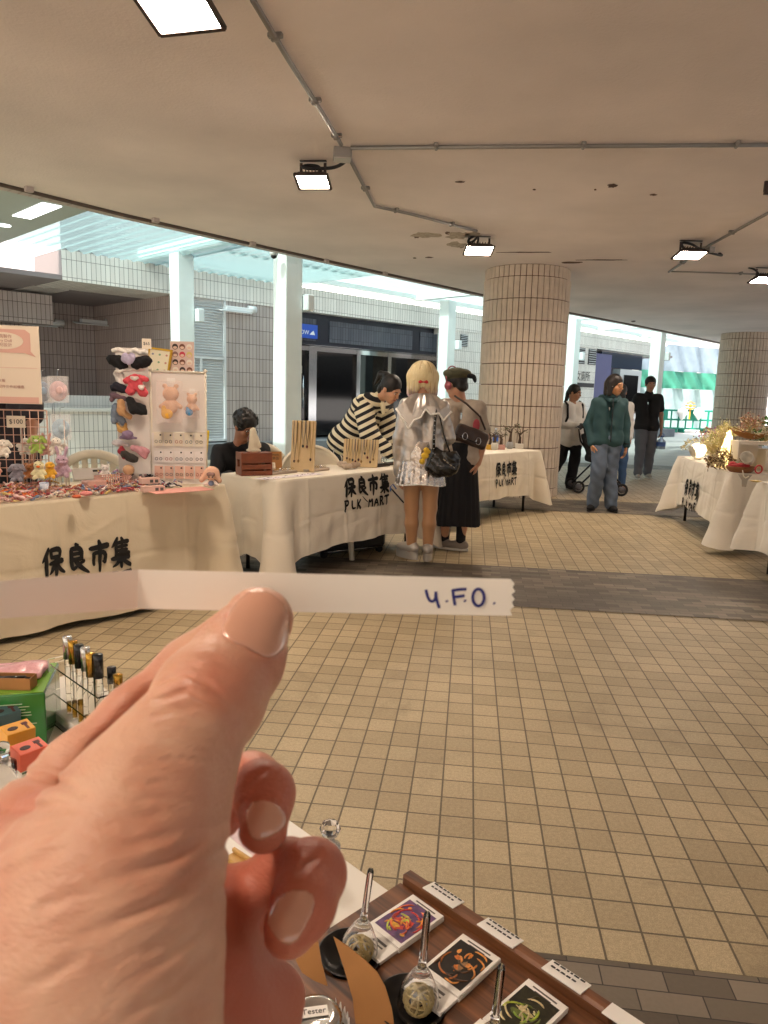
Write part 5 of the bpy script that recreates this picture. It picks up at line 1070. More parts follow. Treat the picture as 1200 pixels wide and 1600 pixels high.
def hairb(t, J, mat, extra=(), cut=(0, -.088, -.022), cr=(.062, .062, .075), vox=.0065, infl=1.0, name='hair', disp=None):
    P = [he(J, (0, .018, .036), np.array((.083, .098, .096)) * infl)] + list(extra)
    P += [('e', hpt(J, cut), np.array(cr) * J['hs'], headR(J), {'op': 'sub', 'k': .008})]
    return blobo(name, P, vox, mat, t, .015, disp or (lambda Q: .0022 * np.sin(Q[:, 0] * 420 + 4 * np.sin(Q[:, 2] * 40)) * np.cos(Q[:, 1] * 300)))
m_hb = M('hair_black', '#120e0d', .45, bump=.5, bs=160, bd=.004)
m_sh = M('shoe_sole', '#d8d4cc', .6); m_blkc = M('black_fabric', '#15151a', .85, bump=.3, bs=90, bd=.004); m_blks = M('black_sole', '#1a1818', .7)
def mstripe(name, c1, c2, per, ax, duty=.5, ph=0.):
    m = M(name, c1, .85); n, L = nodes(m); p = n['Principled BSDF']; tc = n.new('ShaderNodeTexCoord'); d = n.new('ShaderNodeVectorMath'); d.operation = 'DOT_PRODUCT'; d.inputs[1].default_value = ax
    w_ = n.new('ShaderNodeMath'); w_.operation = 'MULTIPLY_ADD'; w_.inputs[1].default_value = 1 / per; w_.inputs[2].default_value = ph + 50; f_ = n.new('ShaderNodeMath'); f_.operation = 'FRACT'; g = n.new('ShaderNodeMath'); g.operation = 'GREATER_THAN'; g.inputs[1].default_value = duty
    mx = n.new('ShaderNodeMix'); mx.data_type = 'RGBA'; mx.inputs[6].default_value = (*lin(c1), 1); mx.inputs[7].default_value = (*lin(c2), 1)
    L.new(tc.outputs['Object'], d.inputs[0]); L.new(d.outputs['Value'], w_.inputs[0]); L.new(w_.outputs[0], f_.inputs[0]); L.new(f_.outputs[0], g.inputs[0]); L.new(g.outputs[0], mx.inputs[0]); L.new(mx.outputs[2], p.inputs['Base Color']); return m
# ---- silver dressed woman seen from behind
J = base(1.60); J.update(head=V3(-.01, .03, 1.475), yaw=PI + .25, pit=.25, neck=V3(.0, .0, 1.345), sh=[V3(-.14, .0, 1.28), V3(.15, .0, 1.28)], el=[V3(-.185, -.01, 1.02), V3(.215, .03, 1.03)], wr=[V3(-.18, .02, .755), V3(.17, .23, .93)],
    hip=[V3(-.07, 0, .85), V3(.075, .0, .85)], kn=[V3(-.066, -.005, .47), V3(.082, .0, .47)], an=[V3(-.055, -.02, .135), V3(.075, -.03, .13)], fy=[PI + .75, PI - .12], hd=[(V3(.05, .15, -1), V3(1, 0, 0), V3(0, 1, 0)), (V3(-.5, 1, 0), V3(-1, 0, 0), V3(0, 0, 1))])
girl = person('woman in shiny silver jacket and pleated skirt seen from behind, blonde bob', (.285, 5.74, 0), J, '#c59070', .0075, eyes=False)
m_sil = M('silver_satin', '#d9cfc6', .3, .6, var=.1, vs=5, bump=.7, bs=14, bd=.02)
n, L = nodes(m_sil); p = n['Principled BSDF']; lw = n.new('ShaderNodeLayerWeight'); lw.inputs[0].default_value = .35; rp = n.new('ShaderNodeValToRGB'); e = rp.color_ramp.elements
e[0].color = (*lin('#c4bab0'), 1); e[1].color = (*lin('#c9a9b6'), 1); x_ = e.new(.45); x_.color = (*lin('#b5b6b8'), 1); x_ = e.new(.7); x_.color = (*lin('#cdb98f'), 1); L.new(lw.outputs['Facing'], rp.inputs[0]); L.new(rp.outputs[0], p.inputs['Base Color'])
m_trim = M('white_trim', '#f6f2ea', .5); m_tights = M('tan_tights', '#ab7d54', .45, sheen=.4)
top(girl, J, m_sil, .006, (.93, 1.), (.05, .05, .042), hem=.14, vox=.0085, name='jacket', disp=wob(.0055, 24., .4), hemfl=.0)
for i in (0,): blobo('cuff', [('c', J['wr'][i] + V3(0, 0, .035), J['wr'][i] + V3(0, 0, -.01), .043, .04)], .007, m_sil, girl)
P = []
for i in (0, 1): P += [('c', J['hip'][i], J['kn'][i], .089, .056, {'k': .02}), ('c', J['kn'][i], J['kn'][i] * .62 + J['an'][i] * .38 + V3(0, -.012, 0), .052, .055, {'k': .03}), ('c', J['kn'][i] * .62 + J['an'][i] * .38 + V3(0, -.012, 0), J['an'][i], .055, .037, {'k': .02})]
blobo('tights', P, .008, m_tights, girl, .015)
def pleats(name, t, mat, c, z0, z1, r0, r1, np_, amp, sq=.75, rows=14, tilt=0.):
    def fn(u, v):
        a = u * 2 * PI; s = (u * np_) % 1; fold = (s if s < .8 else (1 - s) * 4) - .4; r = r0 + (r1 - r0) * v ** .8 + amp * fold * v; z = z0 + (z1 - z0) * v + .008 * math.sin(a * 3) * v
        return (c[0] + r * math.cos(a), c[1] + r * math.sin(a) * sq, z)
    return MB().grid(fn, np_ * 8, rows, 0, True).build(name, mat, t)
m_sil2 = m_sil.copy(); m_sil2.name = 'silver_skirt'; m_sil2.node_tree.nodes['Principled BSDF'].inputs['Metallic'].default_value = .85; m_sil2.node_tree.nodes['Principled BSDF'].inputs['Roughness'].default_value = .22
sk_ = pleats('pleated_skirt', girl, m_sil2, (0, 0), 1.0, .665, .132, .198, 20, .016)
MB().grid(lambda u, v: ((lambda a, r: (r * math.cos(a), r * math.sin(a) * .75, .66 + .012 * v + .008 * math.sin(a * 3)))(u * 2 * PI, 0.2 + .005 * math.sin(u * 2 * PI * 20))), 176, 2).build('hem_trim', m_trim, sk_)
# sailor collar over the shoulders and upper back
PX = [(612, 632), (623, 647), (632, 661), (639, 648), (650, 643), (656, 631), (664, 639), (676, 637), (684, 647), (696, 634)]
PXl = [((x - 655) / 196. + .005, 1.355 - (y - 612) / 196.) for x, y in PX]
def colr(u, v, off=0.):
    f_ = u * (len(PXl) - 1); i = min(int(f_), len(PXl) - 2); k = f_ - i; x = PXl[i][0] * (1 - k) + PXl[i + 1][0] * k; zb = PXl[i][1] * (1 - k) + PXl[i + 1][1] * k
    xt = .065 * (2 * u - 1); xx = xt + (x - xt) * v ** .7; z = 1.375 + (zb - 1.375) * v; yb = -.075 - .088 * min(1, v * 1.6) + 1.1 * max(0, abs(xx) - .07) ** 1.5 - .004 * math.sin(u * 19) * v
    return (xx, yb - off, z)
cl_ = MB().grid(lambda u, v: colr(u, v), 54, 12).build('sailor_collar', m_sil, girl)
MB().tube([colr(i / 63, 1., .004) for i in range(64)], .008, 6).build('collar_trim', m_trim, cl_)
m_wig = M('blonde_hair', '#dcc79a', .35, bump=.8, bs=30, bd=.006)
n, L = nodes(m_wig); p = n['Principled BSDF']; tc = n.new('ShaderNodeTexCoord'); se = n.new('ShaderNodeSeparateXYZ'); mr = n.new('ShaderNodeMapRange'); mr.inputs[1].default_value = 1.36; mr.inputs[2].default_value = 1.44; mx = n.new('ShaderNodeMix'); mx.data_type = 'RGBA'; mx.inputs[6].default_value = (*lin('#d3b4b8'), 1); mx.inputs[7].default_value = (*lin('#decb9c'), 1)
L.new(tc.outputs['Object'], se.inputs[0]); L.new(se.outputs[2], mr.inputs[0]); L.new(mr.outputs[0], mx.inputs[0]); L.new(mx.outputs[2], p.inputs['Base Color'])
hdc = J['head']
strand = lambda Q: .0028 * np.sin(np.arctan2(Q[:, 0] - hdc[0], Q[:, 1] - hdc[1]) * 34 + 2.5 * np.sin(Q[:, 2] * 22)) + .0016 * np.sin(np.arctan2(Q[:, 0] - hdc[0], Q[:, 1] - hdc[1]) * 71)
blobo('hair', [('e', hdc + V3(0, .0, .045), (.108, .112, .105)), ('c', hdc + V3(-.068, .01, .02), hdc + V3(-.088, .0, -.1), .055, .034, {'k': .05}), ('c', hdc + V3(.068, .01, .02), hdc + V3(.085, .0, -.1), .055, .036, {'k': .05}), ('c', hdc + V3(0, -.05, .02), hdc + V3(-.05, -.05, -.075), .06, .035, {'k': .04}), ('c', hdc + V3(0, -.05, .02), hdc + V3(.06, -.04, -.085), .06, .035, {'k': .04}), ('e', hdc + V3(.005, -.09, -.11), (.042, .06, .06), {'op': 'sub', 'k': .03})], .006, m_wig, girl, .02, strand)
mb = MB(); r_ = random.Random(3)
for i in range(150):
    a = r_.uniform(0, 2 * PI); fr_ = math.cos(a - PI / 2)
    if fr_ > .75: continue
    cx_, sx_ = math.cos(a), math.sin(a); zend = -.115 + .02 * r_.random() + (.05 * math.exp(-((a - 1.5 * PI) / .35) ** 2)); pts = []
    for k in range(9):
        e_ = k / 8; th_ = .12 + e_ * 1.5; rr = .109 * math.sin(min(th_, 1.57)); z = .045 + .107 * math.cos(min(th_, 1.57))
        if th_ > 1.45: z = .05 + (zend - .05) * ((th_ - 1.45) / .17) if th_ < 1.62 else zend
        pts.append(hdc + V3(cx_ * rr * 1.0, sx_ * rr * 1.03, z))
    pts = pts[:8] + [hdc + V3(cx_ * .107, sx_ * .108, 0), hdc + V3(cx_ * .11, sx_ * .108, -.05), hdc + V3(cx_ * (.104 + .012 * r_.random()), sx_ * .103, zend)]
    mb.tube(pts, [.0035] + [.0048] * (len(pts) - 3) + [.004, .0015], 5, mi=r_.randrange(3))
mb.build('hair_strands', [m_wig, M('blonde_light', '#e8d8ae', .35), M('blonde_dark', '#c9b083', .4)], girl)
m_red = M('red_clip', '#c3212a', .35)
for sx in (-1, 1): blobo('hair_bow', [('e', hdc + V3(.0 + sx * .022, -.112, -.012), (.018, .010, .013), rotm(0, sx * .4, 0)), ('e', hdc + V3(sx * .006, -.112, -.014), (.008, .008, .007))], .003, m_red, girl, .005)
m_slv = M('silver_leather', '#c4bfb8', .28, .6, bump=.3, bs=40)
for i in (0, 1): shoe(girl, J, i, m_slv, m_slv, h=.045)
ph = thing('phone', 'blue and dark folding phone held low by the silver dressed woman', 'phone', aty(621, 772, 5.78), 0)
MB().box((0, 0, -.012), (.012, .08, .15), rotm(0, -.75, .1), 0, .004).build('body', M('phone_dark', '#23242e', .15), ph); MB().tube([(-.055, 0, .02), (-.06, 0, .055), (-.04, 0, .08), (-.01, 0, .04)], .006, 8).build('strap', M('phone_blue', '#3f68a8', .3), ph)
# black handbag, yellow charm
m_bag = M('black_leather', '#0d0c0d', .22, bump=.8, bs=22, bd=.012, spec=.7)
bgp = aty(692, 720, 5.60); bag = thing('handbag', 'slouchy black leather handbag hanging from the silver shoulder', 'handbag', bgp)
blobo('body', [('e', (-.005, 0, -.045), (.135, .07, .085)), ('e', (.03, 0, .03), (.10, .055, .075)), ('e', (-.06, 0, .04), (.05, .045, .07)), ('e', (.04, .0, .12), (.07, .06, .05), {'op': 'sub', 'k': .03})], .008, m_bag, bag, .04, wob(.006, 40.))
MB().tube([(-.075, -.02, .05), (-.078, -.03, .2), (-.07, -.012, .40), (-.05, .06, .445)], .011, 8).tube([(.05, .0, .07), (.0, .02, .2), (-.05, .03, .4)], .007, 6).build('strap', m_bag, bag)
mb = MB()
for i in range(9): mb.lathe([(.0, .0), (.007, .002), (0, .005)], (-.078, -.042, .06 + i * .035), 10, R=rotm(PI / 2, 0, 0))
for i in range(5): mb.box((-.02 + .025 * i, -.072 + .01 * abs(i - 2), .03 - .018 * i), (.022, .004, .008), rotm(.2, .6, 0))
mb.build('studs', m_chr, bag)
blobo('yellow_charm', [('e', (0, 0, 0), (.03, .02, .026)), ('e', (.008, 0, .045), (.022, .018, .02)), ('e', (-.02, 0, -.045), (.024, .018, .022)), ('e', (.03, 0, .03), (.014, .01, .014))], .005, M('plush_yellow', '#dfb63a', .9), None, .008, loc=aty(664, 712, 5.54)); tag(bpy.data.objects['yellow_charm'], 'yellow plush charm hanging beside the black handbag', 'charm')
# ---- person in olive beret
J = base(1.6); J.update(head=V3(-.05, .02, 1.46), yaw=PI + .75, pit=.25, neck=V3(-.01, .02, 1.33), sh=[V3(-.14, .06, 1.28), V3(.15, -.04, 1.27)], el=[V3(-.2, .2, 1.05), V3(.215, -.03, 1.02)], wr=[V3(-.1, .3, .95), V3(.165, -.06, .79)], an=[V3(-.09, .06, .085), V3(.05, .0, .085)], fy=[PI + .9, PI + 1.25],
    hd=[(V3(.2, .9, 0), V3(1, 0, 0), V3(0, 0, 1)), (V3(-.35, -.1, -1), V3(-1, .2, 0), V3(0, -1, 0))])
ber = person('person in olive beret, printed grey tee and long black skirt facing away', (.64, 6.32, 0), J, '#c29074', .008, eyes=False)
m_tee = M('grey_tee', '#b3a596', .85, var=.2, vs=7, bump=.3, bs=40, bd=.01); top(ber, J, m_tee, .01, (.42, .5), (.056, .056, .05), hem=.0, vox=.009, name='tee_shirt')
pleats('black_skirt', ber, m_blkc, (.01, 0), .97, .24, .13, .2, 20, .022, .85)
blobo('tee_print', [('e', (.125, -.125, 1.12), (.03, .02, .055))], .006, M('print_red', '#a8434c', .8), ber)
hairb(ber, J, m_hb, [he(J, (0, .07, -.03), (.06, .04, .05))])
R = headR(J); blobo('beret', [('e', hpt(J, (0, .03, .085)), (.118, .13, .05), R @ rotm(-.25, 0, 0)), ('e', hpt(J, (0, .02, .06)), (.088, .1, .05), R)], .007, M('olive_felt', '#4c4a36', .95, bump=.3, bs=60), ber, .03, wob(.003, 40))
blobo('cap_bow', [('e', hpt(J, (-.03, .15, .035)), (.05, .02, .022), R), ('e', hpt(J, (-.06, .16, .01)), (.02, .015, .035), R)], .006, m_blkc, ber, .01)
m_ph = M('headphone_pink', '#a85660', .4); mb = MB(); mb.tube([hpt(J, (.105 * math.cos(a), -.01, .0 + .16 * math.sin(a))) for a in [PI * i / 14 for i in range(15)]], .006, 8); mb.build('headband', m_ph, ber)
for s in (-1, 1): MB().lathe([(.0, -.012), (.034, -.01), (.036, .006), (.0, .012)], hpt(J, (s * .098, -.005, -.012)), 20, R=R @ rotm(0, s * PI / 2, 0)).build('ear_cup', m_ph, ber)
for i in (0, 1): shoe(ber, J, i, M('shoe_taupe', '#8f857d', .7, var=.1), m_sh); blobo('sock', [('c', J['an'][i] + V3(0, 0, .15), J['an'][i], .045, .042)], .008, m_blkc, ber)
bq = aty(736, 682, 6.1); b2 = thing('shoulder_bag', 'brown leather flap bag worn on the back of the beret person', 'shoulder bag', bq, .25)
m_brn = M('brown_leather', '#3d2c25', .4, bump=.4, bs=50, bd=.004)
blobo('body', [('b', (0, 0, 0), (.15, .035, .075), rotm(0, .32, 0), .03)], .008, m_brn, b2, .02, wob(.004, 30)); MB().tube([(-.15, -.03, .02), (-.05, -.045, -.02), (.05, -.045, -.055)], .004, 6).build('flap_seam', m_blkc, b2)
for x in (-.07, .05): MB().tube([(x + .022 * math.cos(a), -.044, -.02 - x * .33 + .03 * math.sin(a)) for a in [i * PI / 6 for i in range(12)]], .003, 6, closed=True).build('buckle', m_chr, b2)
MB().tube([(.12, -.01, .06), (.06, -.03, .17), (-.06, -.02, .27), (-.145, .05, .335)], .009, 8).build('strap', m_brn, b2)
# ---- striped stall keeper leaning over the jewellery
J = base(1.66); J.update(head=V3(.19, -.2, 1.405), yaw=.95, pit=.55, rol=.0, neck=V3(.08, -.09, 1.315), sh=[V3(-.06, -.16, 1.255), V3(.12, .1, 1.24)], el=[V3(.0, -.3, .99), V3(.2, -.02, .98)], wr=[V3(.2, -.36, .83), V3(.3, -.14, .86)],
    hip=[V3(-.26, .0, .87), V3(-.12, .1, .87)], kn=[V3(-.28, .0, .48), V3(-.14, .1, .48)], an=[V3(-.28, .04, .085), V3(-.14, .14, .085)], fy=[.8, .8], hd=[(V3(1, -.2, -.3), V3(0, .3, -1), V3(0, 1, 0)), (V3(1, -.2, -.3), V3(0, .3, -1), V3(0, 1, 0))])
ven = person('stall keeper in cream and black striped sweater leaning over the jewellery table', (-.16, 7.02, 0), J, '#c89676', .0075)
m_str = mstripe('striped_knit', '#e6dcc0', '#131318', .062, (.42, -.35, .82), .52); m_str2 = mstripe('striped_sleeve', '#e6dcc0', '#131318', .062, (.45, .0, -.85), .52, .3)
JB = dict(J); P = torso(J, .045)
for i in (0, 1): P += [('c', J['hip'][i] + V3(0, 0, .05), J['hip'][i] + V3(0, 0, .02), .13, .135, {'k': .05}), ('c', J['neck'] * .4 + J['sh'][i] * .6, J['sh'][i], .09, .1, {'k': .04})]
blobo('sweater', P, .009, m_str, ven, .03, wob(.007, 16., .5))
for i in (0, 1): blobo('sleeve', [('c', J['sh'][i], J['el'][i], .098, .085, {'k': .03}), ('c', J['el'][i], J['wr'][i], .085, .06, {'k': .03})], .009, m_str2, ven, .03, wob(.006, 20., 1.5 + i))
blobo('collar', [('c', J['neck'] + V3(-.02, .02, -.02), J['neck'] + V3(.0, -.01, .005), .066, .064), ('c', J['neck'] + V3(.04, -.07, -.05), J['neck'] + V3(.05, -.11, -.13), .026, .018)], .008, M('cream_knit', '#d8cfae', .9), ven, .02)
trousers(ven, J, M('denim_dark', '#2c3c50', .85, var=.15, vs=20)); [shoe(ven, J, i, m_blkc, m_sh) for i in (0, 1)]
hairb(ven, J, m_hb, [he(J, (0, .09, .07), (.04, .04, .035)), ('c', hpt(J, (0, .11, .08)), hpt(J, (.01, .17, .05)), .034, .03), ('c', hpt(J, (.01, .17, .05)), hpt(J, (.015, .18, -.06)), .03, .012), he(J, (0, .08, -.04), (.055, .04, .06))], cut=(0, -.1, -.03), cr=(.07, .085, .085))
# ---- seated man with glasses
J = base(1.68); J.update(head=V3(.02, -.03, 1.06), yaw=.85, pit=.5, hs=1.04, neck=V3(-.03, .02, .93), sh=[V3(-.2, .0, .84), V3(.14, .1, .86)], el=[V3(-.22, -.14, .60), V3(.17, .02, .62)], wr=[V3(-.06, -.27, .66), V3(.16, -.16, .7)], hip=[V3(-.12, .25, .47), V3(.06, .28, .47)], kn=[V3(.0, -.1, .49), V3(.2, -.06, .49)], an=[V3(.02, -.06, .085), V3(.22, -.02, .085)], fy=[.4, .4],
    hd=[(V3(.6, -.5, .2), V3(0, .3, -1), V3(1, 0, 0)), (V3(-.3, -.6, .2), V3(0, .3, -1), V3(0, 0, 1))])
sit = person('seated man in black top with curly black hair and glasses looking down', (-1.205, 6.12, 0), J, '#a06c50', .008)
top(sit, J, m_blkc, .018, (1., 1.), (.068, .06, .05), hem=.0, vox=.01, name='black_top', disp=wob(.007, 18.)); trousers(sit, J, M('trouser_dark', '#20222a', .9)); [shoe(sit, J, i, m_blkc, m_sh) for i in (0, 1)]
r_ = random.Random(5); curls = [he(J, (.085 * math.sin(a) * math.cos(b), .02 + .09 * math.sin(b), .045 + .085 * math.cos(a) * math.cos(b)), (.022, .022, .022), k=.006) for a, b in [(r_.uniform(-1.5, 1.5), r_.uniform(-.7, 1.3)) for _ in range(46)]]
hairb(sit, J, m_hb, curls, cut=(0, -.1, -.035), cr=(.068, .078, .08), infl=1.06)
mb = MB()
for s in (-1, 1): mb.tube([hpt(J, (s * .032 + .026 * math.cos(a), -.1, .004 + .021 * math.sin(a))) for a in [i * PI / 8 for i in range(16)]], .0022, 6, closed=True).tube([hpt(J, (s * .058, -.098, .01)), hpt(J, (s * .078, -.02, .01))], .002, 6)
mb.tube([hpt(J, (-.008, -.1, .006)), hpt(J, (.008, -.1, .006))], .002, 6).build('glasses', m_blk, sit)
# ---- woman in teal jacket walking towards the camera
J = base(1.63); J.update(head=V3(.04, -.03, 1.545), yaw=.75, pit=.18, rol=.0, hs=1.03, neck=V3(.01, .0, 1.38), sh=[V3(-.165, .0, 1.335), V3(.165, .0, 1.33)], el=[V3(-.225, .05, 1.07), V3(.235, .05, 1.06)], wr=[V3(-.2, -.05, .83), V3(.245, -.0, .81)], hip=[V3(-.085, 0, .86), V3(.085, 0, .86)],
    kn=[V3(-.10, -.08, .48), V3(.065, .0, .48)], an=[V3(-.125, -.02, .085), V3(.1, -.05, .085)], fy=[-.55, .12], hd=[(V3(.25, -.1, -1), V3(1, 0, .2), V3(0, -1, 0)), (V3(-.1, -.1, -1), V3(-1, 0, 0), V3(0, -1, 0))], curl=[.8, .45])
tea = person('smiling woman in teal zip jacket and blue jeans walking forward', (2.72, 8.95, 0), J, '#c68f68', .008)
m_teal = M('teal_jacket', '#23454a', .75, bump=.3, bs=30, bd=.008, var=.06, vs=5); top(tea, J, m_teal, .014, (.98, .98), (.061, .056, .047), hem=.02, vox=.009, name='jacket', disp=wob(.0065, 17., .9), hemfl=.01, collar=.03)
blobo('hood', [('c', J['neck'] + V3(-.09, .06, .0), J['neck'] + V3(.09, .06, .0), .05, .05), ('c', J['neck'] + V3(-.1, .04, .0), J['neck'] + V3(-.03, -.075, -.02), .042, .03), ('c', J['neck'] + V3(.1, .04, .0), J['neck'] + V3(.03, -.075, -.02), .042, .03)], .009, m_teal, tea, .03)
MB().tube([J['neck'] + V3(.005, -.085, .01), V3(.005, -.135, 1.25), V3(.005, -.138, 1.1), V3(.0, -.15, .95), V3(.0, -.157, .86)], .006, 6).build('zip', m_blkc, tea)
m_jean = M('blue_jeans', '#5d6b80', .85, var=.16, vs=9, bump=.35, bs=26, bd=.012); trousers(tea, J, m_jean, (.105, .088, .082), disp=wob(.009, 22., 2.)); [shoe(tea, J, i, m_blkc, m_blks) for i in (0, 1)]
m_hbr = M('hair_brownblack', '#1d1411', .45, bump=.5, bs=160, bd=.004)
hairb(tea, J, m_hbr, [('c', hpt(J, (-.07, .02, .02)), hpt(J, (-.082, .0, -.105)), .042, .03, {'k': .03}), ('c', hpt(J, (.072, .02, .02)), hpt(J, (.08, .0, -.10)), .038, .026, {'k': .03}), ('c', hpt(J, (0, .07, 0)), hpt(J, (0, .07, -.1)), .07, .055, {'k': .03})], cut=(.012, -.1, -.03), cr=(.066, .085, .085))
MB().tube([J['wr'][1] + V3(.034 * math.cos(a), .034 * math.sin(a), .03) for a in [i * PI / 8 for i in range(16)]], .009, 6, closed=True).build('wristwatch', m_blkc, tea)
MB().lathe([(0, -.004), (.008, -.003), (0, .004)], hpt(J, (-.085, -.02, -.01)), 8).build('earbud', m_sh, tea)
# ---- man in black polo
J = base(1.77); J.update(yaw=-.1, pit=.08, head=V3(-.0, -.02, 1.66), wr=[V3(-.24, .12, .92), V3(.255, -.03, .90)], el=[V3(-.25, .1, 1.16), V3(.26, .05, 1.14)], sh=[V3(-.185, .02, 1.43), V3(.185, .02, 1.43)], an=[V3(-.12, -.1, .09), V3(.12, .1, .09)], kn=[V3(-.1, -.07, .52), V3(.11, .03, .52)], fy=[-.25, .1])
man = person('man in black polo shirt and grey trousers carrying a water jug', (4.62, 12.95, 0), J, '#a98068', .0095)
top(man, J, M('black_polo', '#0f1014', .85, bump=.2, bs=40), .02, (.42, .42), (.066, .064, .05), hem=.0, vox=.011, name='polo_shirt', collar=.02); trousers(man, J, M('grey_trousers', '#5d6068', .85, var=.08, vs=10), (.115, .085, .07), vox=.011)
[shoe(man, J, i, M('shoe_grey', '#9b978f', .7), m_sh) for i in (0, 1)]; hairb(man, J, m_hb, cut=(0, -.1, -.045), cr=(.08, .09, .085))
jq = np.array([4.62, 12.95, 0]) + J['wr'][1] + V3(.01, -.02, -.08); jg = thing('water_jug', 'blue labelled plastic water jug hanging from the man\'s hand', 'water jug', jq)
m_jug = M('jug_plastic', '#b9cbe0', .15, trans=.6, ior=1.2); MB().lathe([(.02, -.07), (.024, -.1), (.075, -.14), (.078, -.27), (.07, -.285)], n=20).build('body', m_jug, jg); MB().lathe([(.08, -.16), (.08, -.235)], n=20, cap=False).build('label_band', M('jug_label', '#4a6bb0', .5), jg)
MB().lathe([(.024, -.07), (.024, -.045), (0, -.044)], n=14).build('cap', M('cap_blue', '#35518f', .4), jg); MB().tube([(-.03, 0, -.08), (-.045, 0, -.03), (0, 0, .0), (.045, 0, -.03), (.03, 0, -.08)], .006, 6).build('handle', M('cap_blue', '#35518f', .4), jg)
# ---- young woman with backpack pushing the stroller
J = base(1.57); J.update(yaw=.95, pit=.2, head=V3(.0, .0, 1.46), neck=V3(-.02, .02, 1.31), sh=[V3(-.13, -.06, 1.26), V3(.13, .08, 1.26)], el=[V3(-.18, -.06, 1.0), V3(.2, .06, 1.0)], wr=[V3(.06, -.2, .97), V3(.28, -.02, .95)], kn=[V3(-.14, .02, .46), V3(.06, -.04, .46)], an=[V3(-.3, .1, .12), V3(.03, .02, .085)], fy=[.8, .7],
    hd=[(V3(1, -.3, .0), V3(0, 0, -1), V3(0, -1, 0)), (V3(1, -.3, 0), V3(0, 0, -1), V3(0, -1, 0))])
gl_ = person('young woman in white long sleeved top with black backpack pushing a stroller', (2.82, 11.05, 0), J, '#a87a5d', .0085)
top(gl_, J, M('white_jersey', '#dcdad6', .85, bump=.3, bs=20, bd=.01), .02, (.98, .98), (.066, .064, .05), hem=-.08, vox=.01, name='white_top', disp=wob(.008, 15., .2)); trousers(gl_, J, m_blkc, (.105, .085, .085), vox=.01); [shoe(gl_, J, i, m_blkc, m_blks) for i in (0, 1)]
hairb(gl_, J, m_hb, [he(J, (0, .09, -.03), (.045, .045, .07)), he(J, (0, .1, -.1), (.03, .03, .07))])
bk = thing('backpack', 'black backpack on the back of the white topped young woman', 'backpack', (2.68, 11.2, 1.05)); blobo('body', [('b', (0, .03, -.05), (.13, .09, .2), rotm(0, 0, .9), .05)], .012, m_blkc, bk)
for s in (0, 1): MB().tube([J['sh'][s] * 1. + V3(-.02 + .14, .02 - .15, .07 - 1.05), J['sh'][s] + V3(.14 - .0, -.15 - .09, -1.05 + .02), J['sh'][s] + V3(.14 + .01, -.15 - .105, -1.05 - .16), J['sh'][s] + V3(.14 - .02, -.15 - .03, -1.05 - .3)], .018, 8).build('strap', m_blkc, bk)
# ---- two people mostly hidden behind the teal jacket
J = base(1.62); J.update(yaw=-.9, pit=-.15); h1_ = aty(934, 700, 12.4); q1 = person('dark haired person in white looking up, mostly hidden behind the teal jacket', (h1_[0] + .12, 12.4, 0), J, '#a9775c', .01)
top(q1, J, M('white_jersey', '#dcdad6', .85), .016, vox=.012); trousers(q1, J, m_blkc, vox=.012); hairb(q1, J, m_hb, [he(J, (0, .07, -.05), (.075, .05, .09))]); [shoe(q1, J, i, m_blkc, m_sh) for i in (0, 1)]
J = base(1.6); J.update(yaw=PI - .4, an=[V3(-.09, .1, .085), V3(.1, -.06, .085)], kn=[V3(-.09, .03, .48), V3(.1, -.05, .48)]); h2_ = aty(972, 752, 10.9); q2 = person('person in white top and jeans with tan sandals, half hidden right of the teal jacket', (h2_[0] - .06, 11.1, 0), J, '#a9775c', .01, eyes=False)
top(q2, J, M('white_jersey', '#dcdad6', .85), .016, vox=.012); trousers(q2, J, M('bright_jeans', '#39577f', .85, var=.15, vs=9), (.1, .07, .055), vox=.012); hairb(q2, J, m_hb, [he(J, (0, .07, -.06), (.075, .05, .1))]); [shoe(q2, J, i, M('tan_sandal', '#8a5c36', .5), m_blks) for i in (0, 1)]
# ---- stroller
sp_ = aty(935, 765, 10.35); stl = thing('stroller', 'black folding stroller between the white topped woman and the teal jacket', 'stroller', (sp_[0], 10.45, 0), 0)
mb = MB().tube([(-.2, .2, 1.0), (-.16, .1, .75), (.05, .0, .45), (.3, -.1, .2), (.33, -.12, .12)], .014, 8).tube([(-.2, .5, 1.0), (-.16, .45, .75), (.05, .4, .45), (.3, .3, .2), (.33, .28, .12)], .014, 8).tube([(-.2, .2, 1.0), (-.2, .5, 1.0)], .017, 8).tube([(.05, .0, .45), (-.24, .1, .1)], .013, 8).tube([(.05, .4, .45), (-.24, .5, .1)], .013, 8).tube([(-.24, .08, .1), (-.24, .52, .1)], .011, 8).tube([(-.24, .1, .1), (.3, -.1, .2)], .01, 8); mb.build('frame', m_blk, stl)
blobo('seat', [('b', (.05, .2, .52), (.16, .17, .05), rotm(0, -.1, 0), .03), ('b', (-.08, .2, .68), (.05, .17, .2), rotm(0, -.35, 0), .03)], .012, m_blkc, stl, .03)
cn = MB().grid(lambda u, v: (-.1 + .27 * math.cos(.35 + 2.0 * v) , .2 + .19 * (2 * u - 1), .74 + .3 * math.sin(.35 + 2.0 * v) * (1 - .12 * (2 * u - 1) ** 2)), 10, 14); cn.build('canopy', m_blkc, stl)
MB().box((.02, -.0, .78), (.1, .01, .08), rotm(0, .4, 0)).build('window_patch', M('grey_patch', '#8d8a86', .7), stl)
